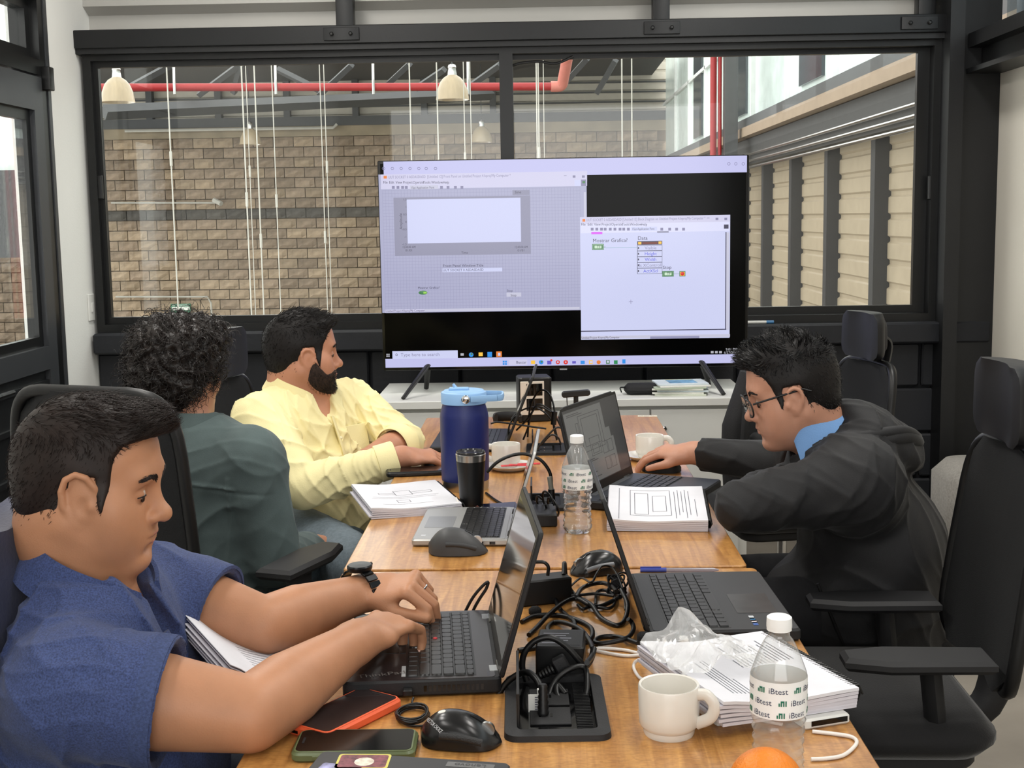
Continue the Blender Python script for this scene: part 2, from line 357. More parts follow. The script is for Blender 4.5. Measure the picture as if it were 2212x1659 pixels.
zr1=PY(600,176,YBW).z; zr2=PY(600,118,22).z
b=MB(); b.add([(-14,22,zr2),(2.3,22,zr2),(2.3,YBW+.3,zr1),(-14,YBW+.3,zr1),(-14,22,zr2+.1),(2.3,22,zr2+.1),(2.3,YBW+.3,zr1+.1),(-14,YBW+.3,zr1+.1)],[(3,2,1,0),(4,5,6,7),(0,1,5,4),(1,2,6,5),(2,3,7,6),(3,0,4,7)])
hr=tag(b.build('hall_roof',EXG),'dark grey sloping roof of the hall outside','roof')
for (u0,v0,u1,v1,yy) in ((250,205,370,140,19),(505,200,520,140,20),(430,205,520,138,20),(600,150,700,200,21),(690,205,760,140,20),(900,190,960,150,20),(1010,190,1080,140,20),(840,180,885,138,20),(1225,175,1270,125,20),(1290,200,1330,130,20)):
    b=MB(); b.tube([PY(u0,v0,yy),PY(u1,v1,yy-.5)],.055,4); b.build('truss_member',EXD,hr)
b=MB(); b.tube([PY(225,243,17),PY(1060,203,22)],.1,4); tag(b.build('roof_purlin',EXD),'dark slanting purlin below the red pipe','beam')
# red pipe
RED=mat('red_pipe_paint',S(150,30,34),.4); REDP=mat('faded_red_pipe_paint',S(196,120,108),.5)
rp=thing('sprinkler_pipe','long red sprinkler pipe hanging under the hall roof','pipe',(0,18,0))
b=MB(); b.tube([PY(205,189,18)-Vector((0,18,0)),PY(1195,187,18)-Vector((0,18,0))],.055,10); b.build('pipe_run',RED,rp,60)
b=MB(); b.tube(spline([PY(1190,187,18)-Vector((0,18,0)),PY(1212,185,18)-Vector((0,18,0)),PY(1218,165,17.9)-Vector((0,18,0)),PY(1228,112,17.6)-Vector((0,18,0))],5),.075,10); b.build('pipe_elbow',REDP,rp,60)
for u in (380,598,808,1012):
    p=PY(u,190,18)-Vector((0,18,0)); b=MB(); b.tube([p+Vector((0,-.07,-.09)),p+Vector((0,-.07,.1)),p+Vector((0,-.03,.5))],.02,6); b.build('pipe_hanger',STEEL,rp)
# pendants
LG=mat('amber_prismatic_glass',S(186,170,142),.25,var=.08,vs=30,stretch=(1,1,.1),trans=.35)
def pendant(u,v,dist,label):
    p=PY(u,v,dist); t=thing('pendant_lamp',label,'lamp',tuple(p),0,'pendant lamps of the hall')
    pr=[(.19,-.2),(.185,-.17),(.17,-.08),(.14,.0),(.10,.05),(.055,.08),(.05,.085)]
    ring=[[(r*(1+.03*(k%2))*math.cos(2*PI*k/40),r*(1+.03*(k%2))*math.sin(2*PI*k/40),z) for k in range(40)] for r,z in pr]
    b=MB(); b.loft(ring,None,False); b.build('shade',LG,t,60)
    b=MB(); b.lathe([(.055,.08),(.05,.12),(.045,.16),(.05,.17),(.04,.2),(.01,.21)],14); b.build('socket',STEEL,t,40)
    b=MB(); b.tube([(0,0,.2),(0,0,1.5)],.008,6); b.build('cord',EXD,t)
    b=MB(); b.sphere((0,0,-.06),(.05,.05,.08),12,8); b.build('bulb',mat('bulb_glass',S(250,240,215),.3),t,60)
pendant(253,183,15.2,'large amber dome pendant lamp at the left edge of the window'); pendant(977,178,15.4,'large amber dome pendant lamp left of the mullion, above the television')
pendant(540,288,23.5,'small distant amber dome pendant lamp before the block wall, left'); pendant(1040,283,23.8,'small distant amber dome pendant lamp just left of the mullion')
CAB=mat('white_cable_sheath',S(176,174,166),.5)
ORD='first second third fourth fifth sixth seventh eighth ninth tenth eleventh twelfth thirteenth fourteenth fifteenth sixteenth'.split()
HC=[(350,377,11),(514,536,11),(547,563,11.2),(533,545,14),(566,600,12),(696,702,13),(710,711,13.2),(883,893,11),(948,951,11.4),(1003,1008,12),(1018,1022,14),(1157,1163,11),(1166,1167,11.3),(1337,1345,11),(1364,1366,11.6),(1172,1178,14)]
ordr=sorted(range(len(HC)),key=lambda k:HC[k][1])
for i,(u0,u1,yy) in enumerate(HC):
    p=PY(u1,500,yy); b=MB(); b.tube([(p.x,yy,-3),(p.x,yy,3.9)],.0062 if yy<12 else .0048,6)
    t=b.build('hanging_cable',CAB); tag(t,'thin white cable hanging outside the window, '+ORD[ordr.index(i)]+' from the left','cable','white hanging cables in the hall')
    b=MB(); zz=1.9-.35*(i%3); b.tube([(p.x,yy,zz),(p.x,yy,zz+.12)],.012,6); b.build('turnbuckle',CAB,t)
# exit sign and conduit on the block wall
p=PY(388,661,25.8); t=thing('exit_sign','small green emergency sign on the block wall above the curly hair','sign',(p.x,25.88,p.z-.05))
box('sign_plate',-.2,.2,-.01,.03,-.09,.09,mat('sign_green',S(60,120,90),.5),t); box('sign_band',-.18,.18,-.016,-.01,-.04,.03,mat('sign_white',S(225,230,222),.5),t)
text('RUTA DE EVACUACION',.05,mat('sign_letter_white',S(230,235,230),.5),t,T(0,-.017,.045)@R('X',90),align='CENTER',xs=.6)
b=MB(); b.tube([PY(250,641,25.85),PY(448,641,25.85),PY(456,655,25.85),PY(458,690,25.85)],.02,6); tag(b.build('wall_conduit',CAB),'thin pale conduit low on the block wall','conduit')
b=MB(); b.tube([PY(240,438,25.92),PY(470,438,25.92)],.02,6); b.tube([PY(462,432,25.85),PY(478,440,25.75)],.05,8); tag(b.build('security_camera_conduit',CAB),'pale conduit with a small wall camera on the block wall','camera')
b=MB(); b.tube([PY(270,283,25.8),PY(720,276,25.8),PY(728,268,25.8)],.03,6); tag(b.build('roof_conduit',CAB),'pale conduit bent upward along the wall coping','conduit')
# ---- right-hand hall side
XS=2.5; DKP=mat('dark_side_post',S(44,45,48),.55)
side=tag(corr('s',6.0,YBW-.2,XS,-3.5,1.95,.162,.018,CORR,axis='y',rib=.055).build('side_cladding',mat('side_cladding_steel',S(158,145,124),.5,var=.06)),'beige ribbed cladding of the hall side wall seen through the right pane','cladding')
for k in range(-2,7):
    y=9.35+1.52*k
    box('side_post',XS-.10,XS+.04,y,y+.12,-3.5,1.95,DKP,side)
    for j in range(12):
        b=MB(); b.sphere((XS-.02,y+.17,-.6+.162*j+.04),(.03,.03,.02),6,4); b.build('rib_clip',STEEL,side) if k in (0,1,2,3) and j<10 else None
tag(box('side_band',XS-.16,XS+.2,6,YBW-.2,1.96,2.24,mat('side_band_steel',S(70,70,70),.6)),'dark steel band above the side cladding','beam')
tag(box('side_gutter',XS-.25,XS+.2,6,YBW,2.25,2.35,mat('brown_beam_paint',S(150,132,112),.6)),'brown beam running along the hall side','beam')
tag(box('side_flashing',XS-.2,XS+.2,6,YBW,2.35,2.46,EXG),'grey flashing above the brown beam','flashing')
for i,(dx,z) in enumerate(((-.19,2.07),(-.19,2.0),(-.19,1.93))):
    b=MB(); b.tube([(XS+dx,6,z),(XS+dx,12,z-.01),(XS+dx,YBW,z)],.014,8); t=tag(b.build('side_conduit',STEEL),'thin galvanised conduit along the hall side, '+('topmost','middle','lowest')[i]+' of three','conduit')
fac=tag(thing('glass_facade',None,None),'bright frosted glass facade above the side wall','facade')
FRG=mat('frosted_glass_panel',S(222,236,232),.25,var=.1,vs=4,bump=.8,bs=9); WFR=mat('white_facade_frame',S(225,228,226),.5); DKW=mat('dark_facade_window',S(70,76,80),.15)
for k in range(9):
    y0=7+k*2.1; dk=(k in (3,6,8))
    box('facade_panel',XS+.05,XS+.1,y0+.03,y0+2.07,2.46,4.6,FRG,fac); box('facade_mullion',XS+.0,XS+.1,y0-.03,y0+.03,2.46,4.6,WFR,fac)
    if k in (2,4,6): box('dark_pane',XS+.02,XS+.05,y0+.5,y0+1.5,2.62,4.2,DKW,fac)
box('facade_rail',XS,XS+.1,7,YBW,3.55,3.6,WFR,fac)
for u in (1541,1555):
    p=PY(u,230,14.6); b=MB(); b.tube([(p.x,14.6,-3.5),(p.x,14.6,5)],.036 if u<1550 else .022,10); tag(b.build('red_riser_pipe',RED,None,60),'thick red riser pipe left of the frosted facade' if u<1550 else 'slim red riser pipe beside the thick one','pipe')
p=PY(1578,230,14.5); tag(box('hall_column',p.x-.07,p.x+.07,14.42,14.58,-3.5,5,EXG),'grey steel column beside the red riser pipes','column')
b=MB(); b.box(-16,6,YW+.3,YBW,-3.8,-3.5); tag(b.build('hall_ground',CONC),'concrete ground of the hall far below','ground'); 
# made-up beam, panel and bars that imitate the reflection in the door glass
tag(box('reflection_beam',-9.5,-5.6,14.8,15.2,1.06,2.05,EXD),'dark beam imitating a reflection in the door glass','beam')
lg=tag(box('reflection_panel',-9.5,-5.6,15,15.06,2.05,3.6,FRG),'bright frosted panel imitating a reflection in the door glass','glazing')
for x in (-8.6,-7.9,-7.2,-6.5,-5.9): box('reflection_bar',x-.03,x+.03,14.95,15.0,2.05,3.6,EXD,lg)
# ================================================================== FURNITURE
def woodmat():
    m=bpy.data.materials.new('honey_oak_veneer'); m.use_nodes=True; nt=m.node_tree; N=nt.nodes; L=nt.links; b=N['Principled BSDF']
    tc=N.new('ShaderNodeTexCoord'); mp=N.new('ShaderNodeMapping'); mp.inputs['Scale'].default_value=(26,1.6,26); mp.inputs['Rotation'].default_value=(0,0,math.radians(7)); L.new(tc.outputs['Object'],mp.inputs[0])
    n1=N.new('ShaderNodeTexNoise'); n1.inputs['Scale'].default_value=2.2; n1.inputs['Detail'].default_value=7; n1.inputs['Distortion'].default_value=1.2; L.new(mp.outputs[0],n1.inputs[0])
    n2=N.new('ShaderNodeTexNoise'); n2.inputs['Scale'].default_value=2.5; L.new(tc.outputs['Object'],n2.inputs[0])
    mp3=N.new('ShaderNodeMapping'); mp3.inputs['Scale'].default_value=(60,260,10); mp3.inputs['Rotation'].default_value=(0,0,math.radians(-12)); L.new(tc.outputs['Object'],mp3.inputs[0])
    n3=N.new('ShaderNodeTexNoise'); n3.inputs['Scale'].default_value=1; n3.inputs['Detail'].default_value=2; n3.inputs['Distortion'].default_value=1.5; L.new(mp3.outputs[0],n3.inputs[0])
    cr=N.new('ShaderNodeValToRGB'); e=cr.color_ramp.elements; e[0].position=.25; e[1].position=.75; e[0].color=(*S(160,107,54),1); e[1].color=(*S(210,156,88),1); L.new(n1.outputs[0],cr.inputs[0])
    mx=N.new('ShaderNodeMix'); mx.data_type='RGBA'; mx.blend_type='MULTIPLY'; mx.inputs[0].default_value=.55; L.new(cr.outputs[0],mx.inputs[6])
    c2=N.new('ShaderNodeValToRGB'); c2.color_ramp.elements[0].position=.35; c2.color_ramp.elements[1].position=.6; c2.color_ramp.elements[0].color=(.55,.47,.40,1); c2.color_ramp.elements[1].color=(1,1,1,1); L.new(n3.outputs[0],c2.inputs[0]); L.new(c2.outputs[0],mx.inputs[7])
    L.new(mx.outputs[2],b.inputs['Base Color']); b.inputs['Roughness'].default_value=.3; b.inputs['Specular IOR Level'].default_value=.55; b.inputs['Coat Weight'].default_value=.25; b.inputs['Coat Roughness'].default_value=.12
    mr=N.new('ShaderNodeMapRange'); mr.inputs[3].default_value=.22; mr.inputs[4].default_value=.4; L.new(n2.outputs[0],mr.inputs[0]); L.new(mr.outputs[0],b.inputs['Roughness'])
    bp=N.new('ShaderNodeBump'); bp.inputs['Strength'].default_value=.12; bp.inputs['Distance'].default_value=.001; L.new(n1.outputs[0],bp.inputs['Height']); L.new(bp.outputs[0],b.inputs['Normal'])
    MATS['wood']=m; return m
WOOD=woodmat()
def table(name,label,x0,x1,y0,y1):
    t=thing(name,label,'table',((x0+x1)/2,(y0+y1)/2,0)); w=(x1-x0)/2; d=(y1-y0)/2
    b=MB(); b.prism(rrect(2*w,2*d,.012,3),.712,.74,.002); b.build('table_top',WOOD,t,30)
    for sy in (-1,1):
        for sx in (-1,1): box('leg',sx*(w-.12)-.025,sx*(w-.12)+.025,sy*(d-.16)-.025,sy*(d-.16)+.025,0,.71,BLK,t,.004)
        box('cross_rail',-w+.12,w-.12,sy*(d-.16)-.02,sy*(d-.16)+.02,.66,.71,BLK,t)
    box('cable_tray',-.06,.06,-d+.3,d-.3,.6,.66,PLM,t)
    return t
table('near_table','honey oak meeting table nearest the camera',-.388,.415,1.02,2.455)
table('far_table','honey oak meeting table reaching to the white cabinet',-.39,.402,2.472,4.42)
TZ=.74
# ---- cabinet
cb=thing('tv_cabinet','long low white cabinet under the television','cabinet',(.088,5.26,0)); cw=.72
b=MB(); b.box(-cw,cw,-.265,.26,.04,.69); b.build('carcass',WLAM,cb); box('cabinet_top',-cw-.015,cw+.015,-.3,.28,.69,.72,WLAM,cb,.003)
for i in range(4):
    x0=-cw+.03+i*(2*cw-.06)/4; x1=x0+(2*cw-.06)/4-.006
    d=box('cabinet_door',x0,x1,-.285,-.267,.06,.675,WLAM,cb,.003)
    b=MB(); b.lathe([(.011,0),(.011,.004),(.004,.006)],16,T((x0+.05) if i%2 else (x1-.05),-.286,.6)@R('X',90)); b.build('lock',CHROME,d,40)
box('plinth',-cw+.02,cw-.02,-.24,.24,0,.04,BLK,cb)
# ---- television
YT=5.19; tvc=PY(1218,565,YT)
tv=thing('television','large flat television showing two software windows on a dark desktop','television',(tvc.x,YT,.72))
def tq(px,py,off=.0): p=PY(px,py,YT); return (p.x-tvc.x,-off,p.z-.72)
A=tq(815,347);Bq=tq(1620.5,334.5);Cq=tq(1612,794);D_=tq(828,797)
tx0=(A[0]+D_[0])/2; tx1=(Bq[0]+Cq[0])/2; tz1=(A[2]+Bq[2])/2; tz0=(Cq[2]+D_[2])/2
b=MB(); b.prism(rrect(tx1-tx0,tz1-tz0,.006,2,(tx0+tx1)/2,(tz0+tz1)/2),-.035,.004,.002,R('X',90)@Matrix.Identity(4)); b.v=[(x,-y if 0 else y,z) for x,y,z in b.v]
b.build('bezel',GLOSSB,tv,30)
b=MB(); b.cbox(((tx0+tx1)/2,.06,(tz0+tz1)/2-.1),(tx1-tx0-.3,.05,.45),.01); b.build('rear_housing',PLM,tv,30)
def screenmat(name,rgb,e=1.0):
    if name in MATS: return MATS[name]
    m=mat(name,(0.006,.006,.006),.16,spec=.4,var=0); bs=m.node_tree.nodes['Principled BSDF']; bs.inputs['Emission Color'].default_value=(*rgb,1); bs.inputs['Emission Strength'].default_value=e; return m
SCW=screenmat('screen_white',S(212,216,250),.8); SCL=screenmat('screen_lavender',S(203,203,246),.78); SCG=screenmat('screen_grid_grey',S(184,185,216),.74); SCT=screenmat('screen_title_white',S(214,212,240),.8)
SCK=mat('screen_black',S(4,4,4),.12,var=0,spec=.1); SINK=screenmat('screen_ink',S(60,58,80)); SINK2=screenmat('screen_light_ink',S(128,126,156)); SBLU=screenmat('screen_blue_ink',S(70,74,205)); SGRN=screenmat('screen_green',S(70,120,80)); SORG=screenmat('screen_orange',S(215,120,50)); SRED=screenmat('screen_red',S(205,55,50)); SMAG=screenmat('screen_magenta',S(205,90,225)); SCY=screenmat('screen_cyan_blue',S(45,135,215)); SYEL=screenmat('screen_yellow',S(235,185,70)); SPAN=screenmat('screen_panel_grey',S(158,158,184),.72); SBR=screenmat('screen_brown',S(110,50,40)); STXW=screenmat('screen_text_white',S(170,170,178)); SGRD=screenmat('screen_grid_line',S(160,160,194),.74); SWID=screenmat('screen_widget',S(205,205,226),.8); SPUR=screenmat('screen_purple',S(95,85,180)); SWD=screenmat('screen_desktop_sheen',S(34,32,32),.6)
def quad(name,pts,m,parent,off,thick=.0006):
    P=[tq(*p,off) for p in pts]; b=MB(); n=len(P)
    b.add([(x,y,z) for x,y,z in P]+[(x,y+thick,z) for x,y,z in P],[tuple(range(n))[::-1] if 0 else tuple(range(n))]+[((i+1)%n,i,i+n,(i+1)%n+n) for i in range(n)])
    return b.build(name,m,parent)
# helper to describe a slightly keystoned rectangle in photo pixels on the tv plane: follows the tv's own axes
def px2tv(px,py): 
    q=tq(px,py); return q[0],q[2]
def rect(name,x0,y0,x1,y1,m,parent,off,slope=-.016):
    P=[(x0,y0),(x1,y0+slope*(x1-x0)),(x1,y1+slope*(x1-x0)),(x0,y1)]
    a=[px2tv(*p) for p in P]; xa=(a[0][0]+a[3][0])/2; xb=(a[1][0]+a[2][0])/2; zt=(a[0][1]+a[1][1])/2; zb=(a[2][1]+a[3][1])/2
    b=MB(); b.box(xa,xb,-off,-off+.0006,zb,zt); return b.build(name,m,parent)
def ttext(s,px,py,h,m,parent,off=.0075,align='LEFT',xs=1):
    x,z=px2tv(px,py); return text(s,h*YT/F*1.38,m,parent,T(x,-off,z)@R('X',90),'screen_text',align,xs)
scr=MB(); e_=.011; scr.box(tx0+e_,tx1-e_,-.0045,-.004,tz0+.02,tz1-.012); scr=scr.build('screen',SCK,tv)
rect('toolbar',829,349,1613,385,SCL,scr,.0052)
rect('taskbar',833,776,1609,795,SCL,scr,.0052)
fp=rect('panel_window',822,377,1268,676,SCG,scr,.0052)
rect('title_bar',823,377,1268,399,SCT,fp,.006); rect('menu_bar',823,399,1268,409,SCT,fp,.006)
# fine grid on the front panel
gb=MB(); xa,za=px2tv(826,412); xb,zb_=px2tv(1255,670)
k=0
for i in range(64):
    x=xa+(xb-xa)*i/63; gb.box(x,x+.0007,-.0061,-.0058,zb_,za)
for i in range(39):
    z=zb_+(za-zb_)*i/38; gb.box(xa,xb,-.0061,-.0058,z,z+.0007)
go=gb.build('panel_grid',SGRD,fp)
ch=rect('chart_panel',852,427,1146,553,SPAN,fp,.0066); rect('chart_area',880,431,1125,526,SCW,fp,.0072)
rect('legend_box',1107,411,1144,422,SPAN,fp,.0066); ttext('Sine',1112,418,6,SINK,fp)
rect('title_field',956,580,1085,588,SCW,fp,.0066); ttext('Front Panel Window:Title',957,577,6,SINK,fp); ttext('UUT SOCKET 0 ASDASDASD',957,586,5,SINK,fp)
ttext('Mostrar Grafica?',903,624,5,SINK,fp); 
xq,zq=px2tv(914,632); b=MB(); b.sphere((xq,-.0068,zq),(.018,.0012,.008),16,8); b.build('toggle_button',SGRN,fp,60); rect('toggle_light',915,630,922,634,screenmat('screen_lime',S(150,205,90)),fp,.009)
rect('stop_button',1094,632,1126,641,SWID,fp,.0066); ttext('Stop',1095,630,5,SINK,fp); ttext('Stop',1103,640,5,SINK,fp)
for i,s in enumerate(('1.5','1','0.5','0','-0.5','-1','-1.5')): ttext(s,879,433+i*16.1,4.5,SINK,fp,align='RIGHT')
x,z=px2tv(869,478); text('Amplitude',6*YT/F*1.38,SINK,fp,T(x,-.0075,z)@R('X',90)@R('Z',90),'screen_text','CENTER')
for u in (884,1126):
    ttext('12:00:00 AM',u,536,5,SINK,fp,align='CENTER',xs=.8); ttext('01/01',u,543,5,SINK,fp,align='CENTER')
ttext('Time',1004,548,5,SINK,fp,align='CENTER')
ttext('UUT SOCKET 0 ASDASDASD  [Untitled 12] Front Panel on Untitled Project 4.lvproj/My Computer *',839,386,6,SINK2,fp,xs=.76)
for s,u in zip('File Edit View Project Operate Tools Window Help'.split(),(828,841,855,871,892,914,932,957)): ttext(s,u,397,6,SINK,fp,xs=.85)
rect('font_field',886,401,947,409,SWID,fp,.0066); ttext('15pt Application Font',888,408,5,SINK,fp,xs=.82)
for u in (850,860,870,878,954,968,984,998): rect('tool_icon',u-3,402,u+3,408,SINK2,fp,.0066)
rect('panel_icon_grid',1241,389,1254,402,SCW,fp,.0066); rect('panel_icon',1255,388,1266,402,SINK2,fp,.0066); rect('panel_icon_mark',1258,391,1264,396,SGRN,fp,.0072)
rect('scroll_bar',1262,415,1267,660,SWID,fp,.0062); rect('status_bar',832,669,1252,675,SWID,fp,.0066); rect('status_field',832,669,917,675,SCT,fp,.0069); ttext('Untitled Project 4.lvproj/My Computer',833,674,5,SINK,fp,xs=.78)
for u in (1221,1240,1260): rect('window_button',u-3,379,u+3,380 if u==1221 else 384,SINK2,fp,.0066)
rect('program_icon',829,380,836,386,SORG,fp,.0066)
bd=rect('diagram_window',1254,469,1576,734,SCW,scr,.008)
rect('title_bar',1254,469,1576,484,SCT,bd,.009); rect('menu_bar',1254,484,1576,504,screenmat('screen_bar',S(205,206,232)),bd,.009)
ttext('UUT SOCKET 0 ASDASDASD [Untitled 12] Block Diagram on Untitled Project 4.lvproj/My Computer *',1266,478,6,SINK2,bd,.0105,xs=.72)
for s,u in zip('File Edit View Project Operate Tools Window Help'.split(),(1255,1269,1283,1299,1320,1343,1360,1384)): ttext(s,u,487.5,6,SINK,bd,.0105,xs=.85)
rect('font_field',1363,490.5,1419,499,SCW,bd,.0098); ttext('15pt Application Font',1365,497,5,SINK,bd,.0105,xs=.78)
for u in (1279,1289,1299,1307,1318,1328,1339,1347,1357,1429,1446,1461,1476): rect('tool_icon',u-3,492,u+3,498,SINK2,bd,.0098)
rect('program_icon',1258,473,1264,479,SORG,bd,.0098); rect('panel_icon',1563,485,1573,494,SINK,bd,.0098)
for u in (1529,1548,1567): rect('window_button',u-3,470.5,u+3,471.5 if u==1529 else 475.5,SINK2,bd,.0098)
rect('magenta_node',1277,501,1301,506,SMAG,bd,.0098); rect('grey_node',1419,499.5,1444,503,SPAN,bd,.0098)
ttext('Mostrar Grafica?',1280,523.5,8,SINK,bd,.0105); ttext('Data',1377,518,8,SINK,bd,.0105)
def node(x0,y0,x1,y1,m,edge):
    rect('node_border',x0,y0,x1,y1,edge,bd,.0096); rect('node_fill',x0+1.5,y0+1.5,x1-1.5,y1-1.5,m,bd,.0101)
SCREAM=screenmat('screen_pale_green',S(190,215,190))
node(1279,527,1304,540,SCREAM,SGRN); rect('node_frame',1281,529,1302,538,SGRN,bd,.0103); rect('node_centre',1284,530.5,1299,536.5,SCREAM,bd,.0106); ttext('TF',1289,536,5.5,SINK,bd,.0112)
rect('wire',1304,533,1308,534,SGRN,bd,.0098); rect('wire',1308,535.2,1377,536,screenmat('screen_wire',S(120,160,170)),bd,.0098)
rect('node_border',1376,521,1430,529,SINK,bd,.0096); rect('node_header',1387,523,1420,527.5,SBR,bd,.0104); rect('header_mark',1378,522.5,1385,528,SYEL,bd,.0104); rect('header_mark',1422,521.5,1428.5,527,SYEL,bd,.0104)
for i,(s,m_) in enumerate((('Visible',SINK2),('Height',SBLU),('Width',SBLU),('Is XControl?',SINK2),('ActXScl',SBLU))):
    y0=529.5+i*12.4; rect('row_border',1376,y0,1430,y0+12.5,SINK,bd,.0096); rect('row_fill',1377,y0+.8,1429.3,y0+11.8,SCW,bd,.0101); ttext(s,1405,y0+9.2,7,m_,bd,.0106,'CENTER'); rect('row_arrow',1377.5,y0+4,1380,y0+8,SINK,bd,.0104)
ttext('Stop',1431,581,7.5,SINK,bd,.0105); node(1430,585.5,1455,597.5,SCREAM,SGRN); rect('node_frame',1432,587,1453,596,SGRN,bd,.0103); rect('node_centre',1435,588.5,1450,594.5,SCREAM,bd,.0106); ttext('TF',1440,593.5,5.5,SINK,bd,.0112)
rect('wire',1455,591,1467,591.6,SGRN,bd,.0098); node(1467,585.5,1480,597,SYEL,SGRN); xq,zq=px2tv(1473.5,591); b=MB(); b.sphere((xq,-.0104,zq),(.0075,.0008,.0075),12,6); b.build('stop_terminal',SRED,bd,60)
rect('cursor',1358,651,1367,651.8,SINK2,bd,.0098); rect('cursor',1362,647,1362.9,656,SINK2,bd,.0098)
rect('scroll_bar',1568,502,1574,712,SWID,bd,.0096); rect('frame_edge',1566,501,1568,712,SINK,bd,.0098,0); rect('frame_edge',1255,714.5,1568,716.5,SINK,bd,.0098); rect('status_bar',1255,726,1576,732,SWID,bd,.0096); rect('scroll_thumb',1404,726.5,1510,731.5,SGRD,bd,.0099); ttext('Untitled Project 4.lvproj/My Computer',1256,731.5,5,SINK,bd,.0105,xs=.75)
# desktop bar and icons
sb=rect('search_field',848,758,989,775,SCW,scr,.0054,-.008); ttext('Type here to search',866,769.5,7.5,SINK2,sb,.0075); b=MB(); x,z=px2tv(857,766); b.tube([(x+.004*math.cos(2*PI*k/10),-.0066,z+.004*math.sin(2*PI*k/10)) for k in range(10)],.0008,4,True); b.build('search_glyph',SINK,sb)
for i in range(4): rect('start_tile',835+(i%2)*4,764+(i//2)*4,838+(i%2)*4,767+(i//2)*4,STXW,scr,.006)
rect('view_icon',995,763,1002,768,STXW,scr,.006)
def dot(u,v,r,m,par,off=.0064):
    x,z=px2tv(u,v); b=MB(); b.sphere((x,-off,z),(r*YT/F,.0006,r*YT/F),14,6); return b.build('round_icon',m,par,60)
dot(1018,766,5,SCY,scr); dot(1019,764.5,2.4,SGRN,scr,.0072); rect('folder_icon',1034,761,1043,769,SYEL,scr,.006); rect('editor_icon',1053,760,1063,771,SCY,scr,.006); rect('orange_icon',1072,759,1084,771,SORG,scr,.006); rect('play_glyph',1076,762,1081,768,SCW,scr,.0066)
for i in range(4): rect('start_tile',1086+(i%2)*5,779+(i//2)*5,1090+(i%2)*5,783+(i//2)*5,SCY,scr,.006)
rect('buscar_field',1100,777,1139,789,SCT,scr,.006); ttext('Buscar',1115,785,6,SINK,scr)
rect('folder_icon',1147,778.5,1156,786,SYEL,scr,.006); dot(1169,782,5,SCY,scr); dot(1170,781,2.3,SGRN,scr,.0072); rect('teams_icon',1182,779,1191,787,SPUR,scr,.006); dot(1191,778,2.6,SRED,scr,.0072); dot(1205,782,4.5,SRED,scr); dot(1205,782,2,SCT,scr,.0072); dot(1222,782,5,SRED,scr); dot(1222,782,1.6,SCT,scr,.0072); rect('tool_icon',1236,780,1244,785,SPUR,scr,.006); rect('mail_icon',1254,779,1263,786,SCY,scr,.006); rect('note_icon',1272,778,1280,786,SYEL,scr,.006); rect('note_fill',1274,780,1279,784,SCT,scr,.0066); dot(1293,782,4.5,SORG,scr); rect('ring_icon',1309,777.5,1317,785.5,SGRN,scr,.006); rect('ring_fill',1311,779,1315,783.5,SCT,scr,.0066); rect('sheet_icon',1326,778,1334,786,screenmat('screen_sheet_green',S(40,130,80)),scr,.006); rect('edit_icon',1344,776,1351,785,SCY,scr,.006)
for s,u,v,h in (('9:01 PM',1567,757,5.5),('6/27/2025',1563,764,5.5)): ttext(s,u,v,h,STXW,scr,.0066)
for u in (1538,1547,1556,1597): rect('tray_icon',u-3,758,u+3,763,STXW,scr,.006)
for s,u,v in (('09:01 p. m.',1582,777.5),('27/06/2025',1582,783)): ttext(s,u,v,4.5,SINK2,scr,.0066)
for u in (828,847,866,885,904,920,940): b=MB(); x,z=px2tv(u+1,364); b.tube([(x+.006*math.cos(2*PI*k/6),-.0062,z+.005*math.sin(2*PI*k/6)) for k in range(6)],.0009,4,True); b.build('toolbar_icon',SINK2,scr)
for u in (1574,1589,1605): b=MB(); x,z=px2tv(u,354); b.tube([(x+.005*math.cos(2*PI*k/8),-.0062,z+.006*math.sin(2*PI*k/8)) for k in range(8)],.0009,4,True); b.build('toolbar_icon',SINK2,scr)
rect('badge',1209,796,1225,799,mat('tv_badge',S(150,150,155),.4,.6),tv,.006)
for s,(u0,v0,u1,v1,u2,v2) in ((-1,(925,800,880,846,915,830)),(1,(1515,800,1550,838,1540,822))):
    top=Vector((tq(u0,v0)[0],0,tz0+.02)); b=MB(); 
    b.tube([top,Vector((tq(u1,v1)[0],-.17,.006))],[.013,.010],8,flat=.6); b.tube([top,Vector((tq(u2,v2)[0],.12,.006))],[.013,.010],8,flat=.6); b.build('tv_foot',PLB,tv,60)
